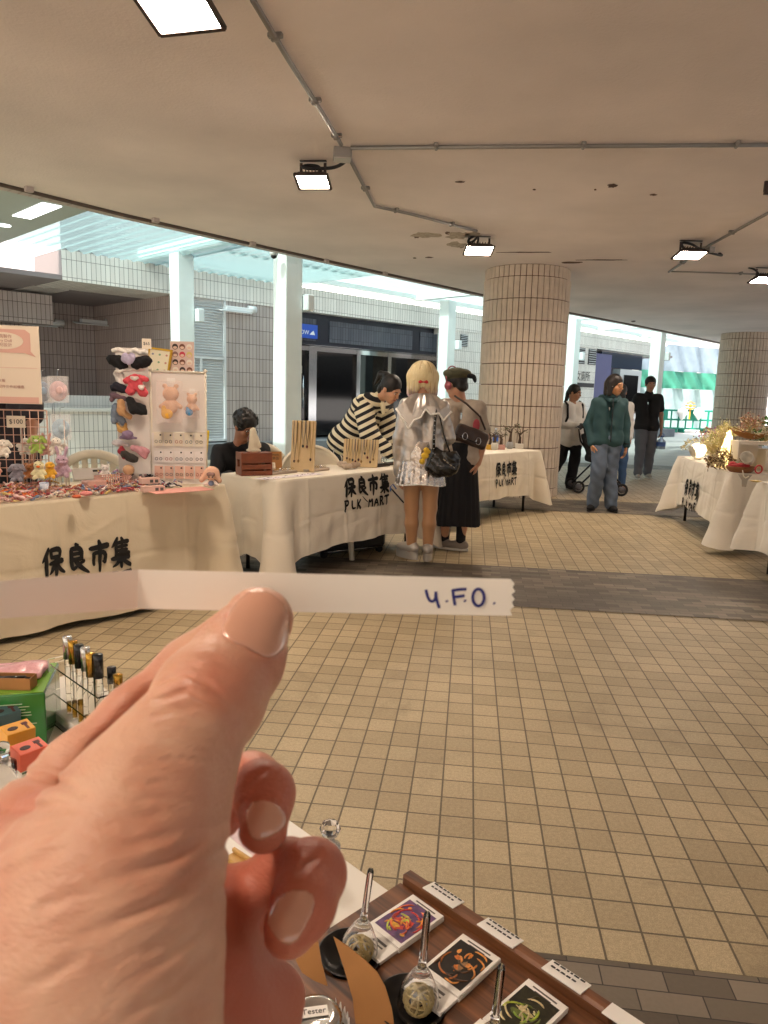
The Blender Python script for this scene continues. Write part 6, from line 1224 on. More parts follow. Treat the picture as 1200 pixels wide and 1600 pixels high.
for x, y in ((-.24, .08), (-.24, .52), (.33, -.12), (.33, .28)):
    w_ = MB(); w_.tube([(x + .075 * math.cos(a), y, .095 + .075 * math.sin(a)) for a in [i * PI / 10 for i in range(20)]], .017, 8, closed=True); wo = w_.build('wheel', m_blks, stl); MB().lathe([(.0, -.015), (.05, -.012), (.05, .012), (.0, .015)], (x, y, .095), 14, R=rotm(PI / 2, 0, 0)).build('hub', M('hub_grey', '#55545a', .5), wo)
# ---- stall keeper behind the plush stall, head hidden by the poster
J = base(1.68); J.update(el=[V3(-.2, -.05, 1.1), V3(.22, -.1, 1.12)], wr=[V3(-.05, -.3, 1.05), V3(.3, -.28, .98)]); q = aty(22, 640, 4.95)
kp = person('stall keeper in dark clothes behind the plush rack, face hidden by the poster', (q[0] - .05, 4.95, 0), J, '#8e5f45', .009)
top(kp, J, M('plum_fabric', '#231c24', .85), .018, (.55, .55), (.068, .066, .05), vox=.011); trousers(kp, J, m_blkc, vox=.012); hairb(kp, J, m_hb); [shoe(kp, J, i, m_blkc, m_sh) for i in (0, 1)]
# ================================================================== GOODS ON THE STALLS
m_wb = M('white_board', '#e6ded6', .5); m_wire = M('white_wire', '#d8c9bd', .4, .2); m_film = M('clear_film', '#ffffff', .12, alpha=.16, spec=.8); m_wp = M('white_plastic', '#e4dcca', .35)
# ---------- front left stall: plush and hair clips
TZ = TH + .004
def plush(label, loc, col, h, ear='round', yaw=.3, snout=None, belly=None, group='plush charms on the front left stall', extra=None):
    t = thing('plush_toy', label, 'plush toy', loc, yaw, group); h *= .8; s = h / .16; m_ = M('plush_' + col[1:], col, .95, var=.1, vs=60, bump=.9, bs=180, bd=.006, sheen=.5)
    P = [('e', (0, 0, .05 * s), np.array((.038, .032, .045)) * s), ('e', (0, -.006 * s, .115 * s), np.array((.042, .037, .037)) * s)]
    for sx in (-1, 1):
        P += [('c', V3(sx * .03, -.005, .07) * s, V3(sx * .052, -.022, .045) * s, .015 * s, .013 * s), ('c', V3(sx * .022, -.01, .022) * s, V3(sx * .034, -.042, .012) * s, .019 * s, .016 * s)]
        if ear == 'round': P.append(('e', V3(sx * .033, 0, .148) * s, np.array((.016, .009, .016)) * s))
        elif ear == 'long': P.append(('c', V3(sx * .018, 0, .145) * s, V3(sx * .034, .0, .205) * s, .011 * s, .012 * s))
        elif ear == 'wing': P.append(('e', V3(sx * .06, .01, .08) * s, np.array((.03, .008, .022)) * s))
        elif ear == 'flop': P.append(('c', V3(sx * .036, 0, .135) * s, V3(sx * .062, -.004, .095) * s, .013 * s, .017 * s))
    o = blobo('body', P, .0042 * s ** .5, m_, t, .012 * s, lambda Q: .0012 * np.sin(Q[:, 0] * 700) * np.sin(Q[:, 1] * 640 + 2) * np.sin(Q[:, 2] * 670))
    blobo('snout', [('e', V3(0, -.042, .106) * s, np.array((.016, .012, .011)) * s)], .003, M('snout_' + (snout or '#f0e8da')[1:], snout or '#f0e8da', .9), t)
    for sx in (-1, 1): blobo('eye', [('e', V3(sx * .017, -.040, .125) * s, np.array((.0045, .003, .0045)) * s)], .0012, m_dish, t)
    if belly: blobo('belly', [('e', V3(0, -.028, .05) * s, np.array((.022, .008, .028)) * s)], .003, M('belly_' + belly[1:], belly, .95), t)
    return t
def Q1(px, py, y): return aty(px, py, y)
# white wire grid and the little white shelf
gq = Q1(26, 770, 4.12); gr_ = thing('wire_grid_rack', 'pale wire grid rack standing at the left end of the front stall', 'wire rack', (gq[0], 4.12, TZ), rad(14))
mb = MB(); W_, Hh = .36, .47
for i in range(9): mb.tube([(-W_ / 2 + W_ * i / 8, 0, 0), (-W_ / 2 + W_ * i / 8, 0, Hh)], .0024, 6)
for i in range(11): mb.tube([(-W_ / 2, .004, Hh * i / 10), (W_ / 2, .004, Hh * i / 10)], .0024, 6)
mb.build('grid', M('rose_wire', '#cfa693', .4, .3), gr_); MB().tube([(-W_ / 2, 0, Hh), (W_ / 2, 0, Hh)], .004, 8).tube([(W_ / 2, 0, 0), (W_ / 2, 0, Hh)], .004, 8).tube([(-W_ / 2, 0, .005), (-W_ / 2, -.08, .005)], .004, 8).tube([(W_ / 2, 0, .005), (W_ / 2, -.08, .005)], .004, 8).build('outer_frame', M('rose_wire', '#cfa693', .4, .3), gr_)
def tagcard(label, px, py, y, w_, h_, body, size, rz=.2):
    q = Q1(px, py, y); t = thing('price_tag', label, 'price tag', q, rz); MB().box((0, 0, 0), (w_, .003, h_), None, 0, .001).build('card', M('tag_paper', '#eadcc8', .7), t); text('lettering', body, size, m_bl, t, frame((0, -.0024, 0), (1, 0, 0), (0, 0, 1)), .0003); return t
tagcard('cream price tag reading $100 hooked on the wire grid', 25, 659, 4.08, .098, .066, '$100', .036)
# poster on a stand
pq_ = Q1(14, 570, 4.02); po = thing('poster_board', 'cream poster with pink speech bubble standing above the wire grid', 'poster', (pq_[0], 4.02, pq_[2]), rad(12))
MB().box((0, 0, 0), (.32, .008, .42), None, 0, .002).build('board', M('poster_cream', '#e3d2bd', .6), po)
m_pk = M('poster_pink', '#d8a99a', .6); bub = [(-.13, .19), (.09, .19), (.115, .17), (.115, .075), (.14, .045), (.085, .065), (-.13, .065)]
MB().prism(bub, -.0062, -.0042, T=lambda x, y, z: (x, z, y)).build('bubble_print', m_pk, po); MB().prism([(.0 - .02 + .1 * math.cos(a), .128 + .045 * math.sin(a)) for a in [i * PI / 16 for i in range(32)]], -.0072, -.0063, T=lambda x, y, z: (x, z, y)).build('oval_print', M('poster_cream', '#e3d2bd', .6), po)
m_pkt = M('print_rose', '#b07c70', .6)
for z, b_ in ((.150, '玩偶製作'), (.128, 'Jerry Doll'), (.105, '定制設計')): text('lettering', b_, .022, m_pkt, po, frame((-.02, -.0078, z), (1, 0, 0), (0, 0, 1)), .0002)
for i, b_ in enumerate(('現場製作', '自選公仔衣服', '髮飾公仔配件三件起優惠', '歡迎查詢')): text('lettering', b_, .019, m_pkt, po, frame((-.135, -.0052, -.055 - .032 * i), (1, 0, 0), (0, 0, 1)), .0002, 'LEFT')
MB().box((0, -.0048, -.19), (.29, .001, .035)).build('pink_band', m_pk, po); MB().box((0, -.0048, -.015), (.29, .001, .002)).build('rule_line', m_pk, po)
MB().cyl((-.13, .012, -.21), (-.13, .012, TZ - pq_[2]), .008).build('pole', m_wire, po)
# white wire shelf with plush toys
sq = Q1(78, 768, 4.22); sh_ = thing('wire_shelf', 'small white wire shelf holding rows of plush toys', 'wire shelf', (sq[0], 4.22, TZ), rad(16))
mb = MB()
for z in (.02, .125, .27):
    mb.tube([(-.13, -.05, z), (.1, -.05, z), (.1, .05, z), (-.13, .05, z)], .0025, 6, closed=True)
    for i in range(13): mb.tube([(-.13 + .23 * i / 12, -.05, z), (-.13 + .23 * i / 12, .05, z)], .0016, 5)
for x in (-.13, .1):
    for y in (-.05, .05): mb.tube([(x, y, 0), (x, y, .42)], .003, 6)
for i in range(12): mb.tube([(-.13 + .23 * i / 11, .05, .02), (-.13 + .23 * i / 11, .05, .28)], .0016, 5)
mb.build('wires', m_wire, sh_)
for lb, px, py, y, c, h, er, sn in (('white plush with pink wings on the upper row of the wire shelf', 41, 710, 4.2, '#eee6dc', .125, 'wing', '#e3aeb0'), ('lime green plush on the upper row of the wire shelf', 59, 708, 4.17, '#a9c65a', .14, 'flop', None), ('pink plush squeezed between lime green and white ones', 74, 711, 4.2, '#dda49c', .12, 'long', None), ('white fluffy plush with flared arms at the right of the upper row', 89, 710, 4.2, '#efe9dd', .13, 'wing', None),
    ('grey elephant plush at the left of the lower row', 28, 752, 4.12, '#8d8a94', .135, 'flop', '#8d8a94'), ('brown furry plush between grey elephant and pale duck', 47, 748, 4.14, '#9c6230', .115, 'round', '#7a4a22'), ('pale yellow duck plush with orange beak', 62, 748, 4.1, '#ece3b4', .135, 'none', '#e2722a'), ('bright yellow duck plush beside the pale duck', 79, 747, 4.12, '#efb32c', .125, 'none', '#e2962a'), ('lavender bunny plush hanging at the right of the shelf', 98, 745, 4.18, '#c3a3b4', .165, 'long', '#c3a3b4'),
    ('white dog plush with grey ears hanging on the wire grid', 6, 714, 4.05, '#ece4d6', .13, 'flop', '#cfc6ba'), ('peach plush paw peeking in at the left edge', -4, 742, 4.0, '#e2a78f', .09, 'round', None), ('panda plush with dark red bow on the pink basket', 165, 746, 4.5, '#efe7df', .105, 'round', '#efe7df')):
    plush(lb, Q1(px, py, y), c, h, er, .25, sn)
# hanging bagged charms
for lb, px, py, y, c, c2 in (('pink plush purse in a clear bag on a hook stand', 91, 611, 4.2, '#dcb0b3', '#e6c3c2'), ('blue charm in a clear bag behind the poster edge', 66, 612, 4.25, '#7d93ae', '#9fb3c8'), ('pale blue shell charm hanging low on the hook stand', 95, 670, 4.25, '#9cc0d6', '#c9dde8')):
    q = Q1(px, py, y); t = thing('bagged_charm', lb, 'bagged charm', q, .3, 'bagged charms on hooks'); blobo('charm', [('e', (0, 0, -.0), (.048, .02, .058)), ('e', (.02, -.01, .01), (.03, .02, .035)), ('e', (-.02, -.008, -.02), (.022, .016, .022))], .004, M('charm_' + c[1:], c, .8, var=.2, vs=40), t, .01); blobo('detail', [('e', (.01, -.028, .005), (.02, .006, .022))], .003, M('charm_' + c2[1:], c2, .8), t)
    MB().box((0, -.03, .01), (.11, .0006, .15)).box((0, .028, .01), (.11, .0006, .15)).build('clear_bag', m_film, t); MB().tube([(0, 0, .06), (0, 0, .12), (.02, .01, .125)], .0018, 6).build('hook', m_chr, t)
hs_ = thing('hook_stand', 'clear acrylic hook stand behind the plush toys', 'display stand', (*Q1(86, 700, 4.3)[:2], TZ), .2)
MB().span(-.004, .004, -.012, .012, 0, .66).span(-.07, .07, -.05, .05, -.001, .006).span(-.1, .06, -.004, .004, .6, .64).build('upright', m_acry, hs_)
# white garden chairs
def chair(label, x, y, rz, w_=.56):
    t = thing('garden_chair', label, 'chair', (x, y, 0), rz, 'white plastic garden chairs'); mb = MB()
    arch = lambda r, z0: [(r * math.cos(a), 0, z0 + r * .62 * math.sin(a)) for a in [PI * i / 20 for i in range(21)]]
    MB().tube([(-.26, 0, .42)] + [(-.27 * math.cos(a), -.02, .62 + .26 * math.sin(a)) for a in [PI * i / 18 for i in range(19)]] + [(.26, 0, .42)], .034, 10).build('back_frame', m_wp, t)
    for i in range(7): x_ = -.19 + .38 * i / 6; MB().span(x_ - .022, x_ + .022, -.012, .004, .44, .62 + .24 * math.sqrt(max(0, 1 - (x_ / .27) ** 2)), 0, .004).build('slat', m_wp, t)
    MB().span(-.26, .26, -.46, .02, .41, .44, 0, .012).build('seat', m_wp, t)
    for sx in (-1, 1):
        MB().tube([(sx * .27, .0, .64), (sx * .29, -.2, .65), (sx * .28, -.42, .63), (sx * .25, -.44, .43)], .026, 8).build('armrest', m_wp, t)
        for yy in (-.43, 0): MB().tube([(sx * .24, yy, .42), (sx * .27, yy * 1.08, 0)], [.03, .022], 8).build('leg', m_wp, t)
    return t
q = Q1(143, 720, 5.15); chair('white garden chair with slatted arched back behind the front stall', q[0], 5.2, rad(12))
chair('white garden chair under the seated man', -1.13, 6.42, rad(35)); q = Q1(487, 710, 6.2); 
def plainchair(label, x, y, rz):
    t = thing('garden_chair', label, 'chair', (x, y, 0), rz, 'white plastic garden chairs')
    MB().grid(lambda u, v: ((2 * u - 1) * .27 * math.sqrt(max(.0, 1 - (max(0, v - .45) / .55) ** 2)) , .05 * math.cos((2 * u - 1) * 1.5) + .01, .4 + .5 * v), 24, 16).build('back_shell', m_wp, t)
    MB().tube([((.27 * math.cos(a)), .04 * (1 - abs(math.cos(a))) + .01, .64 + .26 * math.sin(a)) for a in [PI * i / 20 for i in range(21)]], .016, 8).build('back_frame', m_wp, t)
    MB().span(-.26, .26, -.46, .02, .41, .44, 0, .012).build('seat', m_wp, t)
    for sx in (-1, 1):
        for yy in (-.43, 0): MB().tube([(sx * .24, yy, .42), (sx * .27, yy * 1.08, 0)], [.03, .022], 8).build('leg', m_wp, t)
plainchair('white garden chair with plain rounded back behind the tall necklace board', q[0], 6.2, rad(15))
# hat and doll clothes stand
bq_ = Q1(208, 752, 4.62); hsn = thing('hat_stand', 'tall white panel hung with doll clothes and scrunchies', 'display panel', (bq_[0], 4.66, TZ), rad(10))
MB().span(-.1, .1, 0, .012, .0, .86, 0, .002).build('panel', m_wb, hsn); MB().span(-.11, .11, -.06, .07, 0, .012).build('foot', m_wb, hsn)
tagcard('small price tag reading $65 on top of the doll clothes panel', 229, 537, 4.6, .056, .062, '$65', .026)
def scr(label, px, py, y, prims, col, name='doll_garment', vox=.005, cat='doll clothes', k=.012, ph=0.):
    q = Q1(px, py, y); o = blobo(name, prims, vox, M('cloth_' + col[1:], col, .85, var=.12, vs=40, bump=.5, bs=120, bd=.004), None, k, wob(.003, 90., ph), loc=q, rz=.15); return tag(o, label, cat, 'doll clothes on the tall white panel')
scr('black gathered scrunchie at the left top of the panel', 184, 565, 4.56, [('e', (0, 0, 0), (.05, .035, .04)), ('e', (-.03, -.01, .012), (.035, .03, .03)), ('e', (.03, 0, -.02), (.035, .03, .035))], '#121114', 'scrunchie', cat='scrunchie')
scr('black gathered scrunchie at the right top of the panel', 221, 566, 4.56, [('e', (0, 0, 0), (.055, .035, .036)), ('e', (.03, -.01, .014), (.035, .03, .03)), ('e', (-.03, 0, -.015), (.035, .03, .03))], '#141216', 'scrunchie', cat='scrunchie')
scr('shiny lilac bow between the two black scrunchies', 201, 561, 4.53, [('e', (-.02, 0, .005), (.024, .02, .034)), ('e', (.02, 0, .005), (.022, .02, .034)), ('e', (0, -.012, -.01), (.014, .014, .03))], '#b5abc4', 'hair_bow', cat='hair bow')
scr('white ruffled headband above the black scrunchies', 203, 549, 4.58, [('e', (.03 * i, 0, .008 * math.sin(i * 2)), (.02, .018, .016)) for i in range(-3, 4)], '#e8e2da', 'hair_band', cat='hair band')
scr('white lace trim under the black scrunchies', 203, 578, 4.56, [('e', (.026 * i, 0, .004 * i), (.018, .014, .01)) for i in range(-3, 4)], '#eae4dc', 'lace_trim')
scr('coral doll dress with white heart pocket', 213, 600, 4.54, [('e', (0, 0, .03), (.034, .016, .03)), ('c', (0, 0, .01), (-.035, -.01, -.045), .03, .028), ('c', (0, 0, .01), (.04, -.01, -.05), .03, .03), ('c', (-.02, 0, .04), (-.06, 0, .015), .02, .018), ('c', (.02, 0, .04), (.06, 0, .03), .02, .016)], '#d4505a')
scr('white pocket patch on the coral doll dress', 221, 605, 4.5, [('e', (0, 0, 0), (.02, .008, .018))], '#efe0d8', 'pocket_patch'); scr('white oval face patch on the coral doll dress', 210, 591, 4.5, [('e', (0, 0, 0), (.028, .008, .014))], '#e9d8d0', 'face_patch')
scr('white doll blouse left of the coral dress', 187, 590, 4.58, [('e', (0, 0, 0), (.03, .018, .035)), ('e', (-.02, 0, .025), (.02, .015, .014)), ('e', (.01, -.012, -.03), (.025, .016, .018))], '#e4ddd8')
scr('navy doll collar with white piping under the white blouse', 189, 606, 4.55, [('c', (-.045, 0, -.0), (.04, -.01, -.02), .022, .016), ('c', (-.03, 0, .02), (.03, -.01, .0), .018, .012)], '#201e2a')
scr('plum checked doll scarf under the navy collar', 188, 620, 4.55, [('c', (-.045, 0, .01), (.04, -.01, -.015), .018, .014), ('e', (-.05, 0, -.015), (.018, .014, .02))], '#6d5560')
scr('black doll cap with scribbled white letters', 212, 634, 4.5, [('c', (-.03, 0, .03), (-.01, -.01, -.02), .028, .03), ('c', (-.01, -.01, -.02), (.05, -.01, -.035), .03, .022), ('e', (.02, -.01, -.01), (.045, .022, .028))], '#121215', 'toy_hat', cat='doll cap')
scr('camel doll cap under the black cap', 194, 640, 4.54, [('c', (-.02, 0, .045), (-.015, 0, -.01), .022, .028), ('c', (-.015, 0, -.015), (.035, -.01, -.045), .022, .016)], '#c79b6e', 'toy_hat', cat='doll cap')
scr('slate blue doll trousers at the left of the panel', 184, 647, 4.58, [('c', (-.01, 0, .04), (-.02, 0, -.04), .028, .024), ('c', (.0, 0, .0), (.035, -.005, -.055), .024, .02)], '#7a8798')
scr('mauve doll hat with ruffle in the middle of the panel', 200, 681, 4.55, [('e', (0, -.01, .01), (.034, .024, .026)), ('e', (0, 0, -.012), (.055, .022, .012))], '#8d7894', 'doll_hat', cat='doll hat'); scr('orange leopard doll bonnet above the mauve hat', 192, 672, 4.57, [('e', (0, 0, 0), (.034, .02, .022)), ('c', (-.02, 0, .01), (-.035, 0, .04), .01, .008), ('c', (.01, 0, .01), (.02, 0, .042), .01, .008)], '#c99a58')
scr('grey white doll shawl left of the mauve hat', 186, 692, 4.58, [('e', (-.01, 0, 0), (.034, .016, .022)), ('c', (0, 0, 0), (.055, -.01, -.012), .015, .012)], '#cfcbce'); scr('dusty pink doll skirt low on the panel', 219, 703, 4.54, [('c', (-.04, 0, .012), (.035, -.01, -.008), .02, .024), ('c', (.0, -.01, -.01), (.03, -.01, -.04), .02, .016)], '#c78f96')
scr('dark doll coat with red collar low on the panel', 203, 712, 4.54, [('c', (-.035, 0, .01), (.03, -.01, -.02), .024, .022), ('e', (.0, -.012, -.02), (.03, .016, .018))], '#38332f'); scr('red white doll sweater low at the left of the panel', 193, 707, 4.55, [('c', (-.01, 0, .03), (.0, 0, -.03), .014, .014), ('e', (-.012, 0, .005), (.024, .014, .02))], '#9c2c38')
dh = Q1(201, 734, 4.52); t = thing('toy_bust', 'bald beige doll head on a stick in front of the tall panel', 'doll head', dh); blobo('head', [('e', (0, 0, 0), (.036, .034, .033)), ('e', (.004, -.012, -.022), (.02, .018, .014))], .004, M('doll_beige', '#d2a57c', .6), t, .01); MB().cyl((0, 0, -.02), (0, 0, TZ - dh[2]), .004).build('stick', m_wire, t)
# framed picture and sticker sheet behind the rack
fq = Q1(248, 566, 4.86); fr = thing('framed_picture', 'gold framed picture leaning behind the white rack', 'picture frame', fq, rad(-18), rot=(rad(-8), rad(6), rad(-12)))
MB().box((0, 0, .085), (.17, .014, .012)).box((0, 0, -.085), (.17, .014, .012)).box((.079, 0, 0), (.012, .014, .158)).box((-.079, 0, 0), (.012, .014, .158)).build('frame', M('gold_frame', '#d3a93c', .35, .6), fr); MB().box((0, .003, 0), (.15, .006, .16)).build('picture', M('picture_cream', '#e6dcc2', .7), fr)
r_ = random.Random(9)
for i in range(9): MB().prism([(.008 * math.cos(a) - .05 + .05 * (i % 3), .007 * math.sin(a) + .05 - .05 * (i // 3)) for a in [j * PI / 5 for j in range(10)]], -.0015, -.0004, T=lambda x, y, z: (x, z, y)).build('charm_print', M('charm_ink_%d' % (i % 3), ['#8c8aa0', '#7fa07a', '#c48a7a'][i % 3], .7), fr)
tq_ = Q1(285, 560, 4.9); ss = thing('sticker_sheet', 'pinkish sticker sheet with rows of round faces above the rack', 'sticker sheet', tq_, rad(4)); MB().box((0, 0, 0), (.155, .004, .22)).build('sheet', M('sheet_pink', '#d8bdb2', .6), ss)
for i in range(4):
    for j in range(3):
        cx, cz = -.046 + .046 * j, .075 - .05 * i; hexs = ['#3b2b28', '#d8c47a', '#7a4a3a', '#8f6a62', '#e9ded2', '#cf3f52'][(i * 3 + j * 2 + (i == 3)) % 6]
        MB().prism([(cx + .019 * math.cos(a), cz + .019 * math.sin(a)) for a in [k * PI / 10 for k in range(20)]], -.0034, -.0024, T=lambda x, y, z: (x, z, y)).build('round_sticker', M('st_' + hexs[1:], hexs, .6), ss)
        MB().prism([(cx + .013 * math.cos(a), cz - .006 + .009 * math.sin(a)) for a in [k * PI / 8 for k in range(16)]], -.0042, -.0035, T=lambda x, y, z: (x, z, y)).build('face_print', M('face_ink', '#e3c3ae', .6), ss)
# white rack with plush packages and earring cards
rq_ = Q1(278, 758, 4.66); rk2 = thing('display_rack', 'white framed rack hung with bagged plush and earring cards', 'display rack', (rq_[0], 4.7, TZ), rad(8))
MB().span(-.17, .17, .0, .008, .0, .33).span(-.17, .17, .012, .02, .33, .72).build('back_panel', m_wb, rk2)
mb = MB()
for x in (-.172, .172): mb.tube([(x, .01, 0), (x, .01, .725)], .007, 8)
for z in (.33, .72): mb.tube([(-.172, .008, z), (.172, .008, z)], .007, 8)
mb.build('frame', m_wp, rk2)
for sx in (-1, 1): MB().lathe([(0, -.014), (.013, -.005), (.013, .006), (0, .014)], (sx * .172, .01, .73), 14).build('knob', m_wp, rk2)
def bagged(label, px, py, y, s, acc):
    q = Q1(px, py, y); t = thing('bagged_plush', label, 'bagged plush', q, .15, 'bagged plush dolls on the white rack')
    blobo('doll', [('e', (0, 0, .05 * s), (.05 * s, .035, .045 * s)), ('e', (0, 0, -.03 * s), (.042 * s, .03, .045 * s)), ('c', V3(-.03 * s, 0, -.01), V3(-.06 * s, -.01, -.03), .016 * s, .014 * s), ('c', V3(.03 * s, 0, -.01), V3(.06 * s, -.01, -.03), .016 * s, .014 * s), ('e', (.035 * s, 0, .1 * s), (.016 * s, .01, .014 * s)), ('e', (-.035 * s, 0, .1 * s), (.016 * s, .01, .014 * s))], .005, M('doll_plush', '#dfb596', .9, var=.08, vs=40), t, .012)
    blobo('accessory', [('e', V3(-.02 * s, -.034, -.075 * s), (.036 * s, .014, .032 * s)), ('e', V3(-.04 * s, -.03, -.05 * s), (.016 * s, .01, .03 * s))], .004, M('acc_' + acc[1:], acc, .6), t, .008)
    mb = MB(); rr = random.Random(px)
    mb.grid(lambda u, v: ((2 * u - 1) * .078 * s, -.05 + .012 * math.sin(u * 17 + v * 9) * math.sin(v * 13), (2 * v - 1) * .13 * s), 16, 16); mb.build('clear_bag', M('pink_film', '#f3d9d4', .12, alpha=.22, spec=.8), t); MB().box((.0, .02, .135 * s), (.05 * s, .002, .03 * s)).build('header_card', m_card, t); return t
bagged('large bagged beige plush doll with yellow purse on the white rack', 267, 628, 4.62, 1.0, '#e3ad2a'); bagged('small bagged beige plush doll with blue purse on the white rack', 300, 632, 4.64, .66, '#2f8fc4')
for row, (z0, n_, col_, hh) in enumerate(((.245, 5, '#e6dcc8', .088), (.14, 5, '#ebe4e0', .075), (.035, 5, '#e2b7a4', .082))):
    for i in range(n_):
        t = thing('earring_card', '%s earring card, %s row of the rack, %s from the left' % (['cream', 'white', 'pink'][row], ['upper', 'middle', 'lower'][row], ['first', 'second', 'third', 'fourth', 'fifth'][i]), 'earring card', np.array([rq_[0], 4.7, TZ]) + rotm(0, 0, rad(8)) @ V3(-.128 + .064 * i, -.008 - .004 * (i % 2), z0 + hh / 2), rad(8), 'earring cards on the white rack')
        MB().box((0, 0, 0), (.054 if row != 1 else .058, .0016, hh)).build('card', M('ecard_' + col_[1:], col_, .6), t)
        mb = MB(); cc = ['#6e6a60', '#4a4550', '#a5544a', '#57687a'][(i + row) % 4]
        for sx in (-1, 1): mb.tube([(sx * .013 + .008 * math.cos(a), -.0025, -.014 + .009 * math.sin(a)) for a in [k * PI / 6 for k in range(12)]], .0016, 5, closed=True)
        mb.build('earrings', M('earring_' + cc[1:], cc, .4, .4), t); MB().lathe([(0, -.001), (.0055, -.001), (.0055, .001), (0, .001)], (.014, -.002, .028), 12, R=rotm(PI / 2, 0, 0)).build('print_dot', m_bl, t)
mq = Q1(293, 764, 4.6); mt = thing('pink_mat', 'flat pink printed mat at the right end of the tan table', 'mat', (*at(293, 766, TZ)[:2], TZ + .001), R49 - .1); MB().span(-.24, .14, -.08, .09, 0, .004, 0, .001).build('mat', M('mat_pink', '#dd9f93', .6, var=.08, vs=30), mt)
# bonneted doll
dq = at(329, 764, TZ); dl = thing('dressed_doll', 'plush doll with peach bonnet and blue apron at the table corner', 'doll', (dq[0], dq[1] + .03, TZ + .006), .1)
dl.scale = (.72, .72, .72)
blobo('bonnet', [('e', (0, .01, .125), (.066, .05, .06)), ('c', (-.03, .0, .13), (-.085, -.01, .065), .03, .022), ('c', (.03, 0, .13), (.07, -.01, .06), .03, .02)], .005, M('bonnet_peach', '#deb095', .85), dl, .02); blobo('face', [('e', (0, -.035, .1), (.036, .026, .034))], .004, M('doll_face', '#d8b296', .7), dl); blobo('fringe', [('e', (-.012, -.052, .12), (.024, .012, .02)), ('e', (.018, -.05, .118), (.018, .012, .02))], .003, M('doll_hair', '#8a6a62', .7), dl)
for s in (-1, 1): blobo('eye', [('e', (s * .014, -.058, .097), (.0065, .004, .008))], .0018, M('doll_eye', '#35303c', .3), dl)
blobo('dress', [('e', (0, 0, .035), (.044, .034, .036)), ('c', (-.03, -.01, .045), (-.055, -.03, .03), .014, .012), ('c', (.03, -.01, .045), (.055, -.03, .03), .014, .012)], .005, M('doll_dress', '#e4d6cc', .85), dl, .01); blobo('apron', [('e', (0, -.03, .04), (.026, .009, .024))], .003, M('doll_apron', '#77839d', .8), dl)
# baskets, boxes, trays and the heap of hair clips along the table front
bq2 = at(177, 762, TZ); bs_ = thing('wire_basket', 'pink wire basket full of small charms', 'basket', (bq2[0], bq2[1], TZ), R49)
mb = MB()
for z in (.004, .075):
    mb.tube([(-.09, -.055, z), (.09, -.055, z), (.09, .055, z), (-.09, .055, z)], .003, 6, closed=True)
for i in range(13):
    x = -.09 + .18 * i / 12
    for y in (-.055, .055): mb.tube([(x, y, .004), (x, y, .075)], .0035, 5)
for i in range(8):
    y = -.055 + .11 * i / 7
    for x in (-.09, .09): mb.tube([(x, y, .004), (x, y, .075)], .0035, 5)
    mb.tube([(-.09, y, .004), (.09, y, .004)], .002, 5)
mb.build('wires', M('pink_wire', '#d3a090', .5), bs_)
def heap(name, label, cat, T, x0, x1, y0, y1, z0, n_, cols, s0, s1, seed, pile=.0):
    r_ = random.Random(seed); mb = MB()
    for i in range(n_):
        x, y = r_.uniform(x0, x1), r_.uniform(y0, y1); q = T.w(x, y, z0 + r_.random() ** 1.5 * pile); s = r_.uniform(s0, s1); mi = r_.randrange(len(cols)); Rr = rotm(r_.uniform(-.5, .5), r_.uniform(-.5, .5), r_.uniform(0, 6)); kd = r_.random()
        if kd < .4:   # bow
            for sx in (-1, 1): mb.lathe([(0, -s), (s * .5, -s * .5), (s * .55, 0), (s * .3, s * .7), (0, s)], q + Rr @ V3(sx * s * .8, 0, s * .5), 7, mi, Rr @ rotm(0, PI / 2, 0))
        elif kd < .7:  # bar clip
            mb.box(q + V3(0, 0, s * .35), (s * 3, s * .7, s * .5), Rr, mi, s * .15)
        else:          # flower / pompom
            for k in range(5): mb.lathe([(0, -s * .3), (s * .5, 0), (0, s * .3)], q + Rr @ V3(s * .75 * math.cos(k * 1.257), s * .75 * math.sin(k * 1.257), s * .5), 6, mi, Rr)
    o = mb.build(name, [M('clip_' + c[1:], c, .5, var=.1, vs=50) for c in cols]); return tag(o, label, cat, None, 'stuff')
CC = ['#d9a79c', '#c9635f', '#e3d5c8', '#a84c55', '#dcb9a0', '#e0752f', '#7d8aa6', '#efe6df', '#c98f7d', '#8c4a4a', '#d8c07c', '#e9c4c0']
heap('hair_clips', 'heap of small pink, cream and red hair clips along the tan table front', 'hair clips', T1, -1.0, .42, -.325, -.06, TZ + .003, 620, CC, .009, .018, 4, .03)
heap('hair_ties', 'striped and metallic hair ties heaped beside the pink basket', 'hair ties', T1, .02, .62, -.31, -.02, TZ + .003, 230, ['#2b2430', '#e8e0dc', '#b9424a', '#c7b9c4', '#5d5468', '#efe9e4', '#9c8f9c', '#7c93b8'], .007, .014, 6, .03)
heap('striped_scrunchies', 'black and white scrunchies heaped before the tall panel', 'scrunchies', T1, .36, .62, -.08, .12, TZ + .004, 70, ['#1d1a22', '#ece6e2', '#c9a8a4', '#4a4152'], .012, .02, 8, .05)
heap('basket_charms', 'small bright charms filling the pink wire basket', 'charms', T1, *([T1.lx(175, 757, TZ)[0] - .08, T1.lx(175, 757, TZ)[0] + .08, T1.lx(175, 757, TZ)[1] - .045, T1.lx(175, 757, TZ)[1] + .045]), TZ + .05, 46, ['#efe9e4', '#c9424f', '#7d93b8', '#d9b84a', '#b98aa5'], .009, .014, 12, .035)
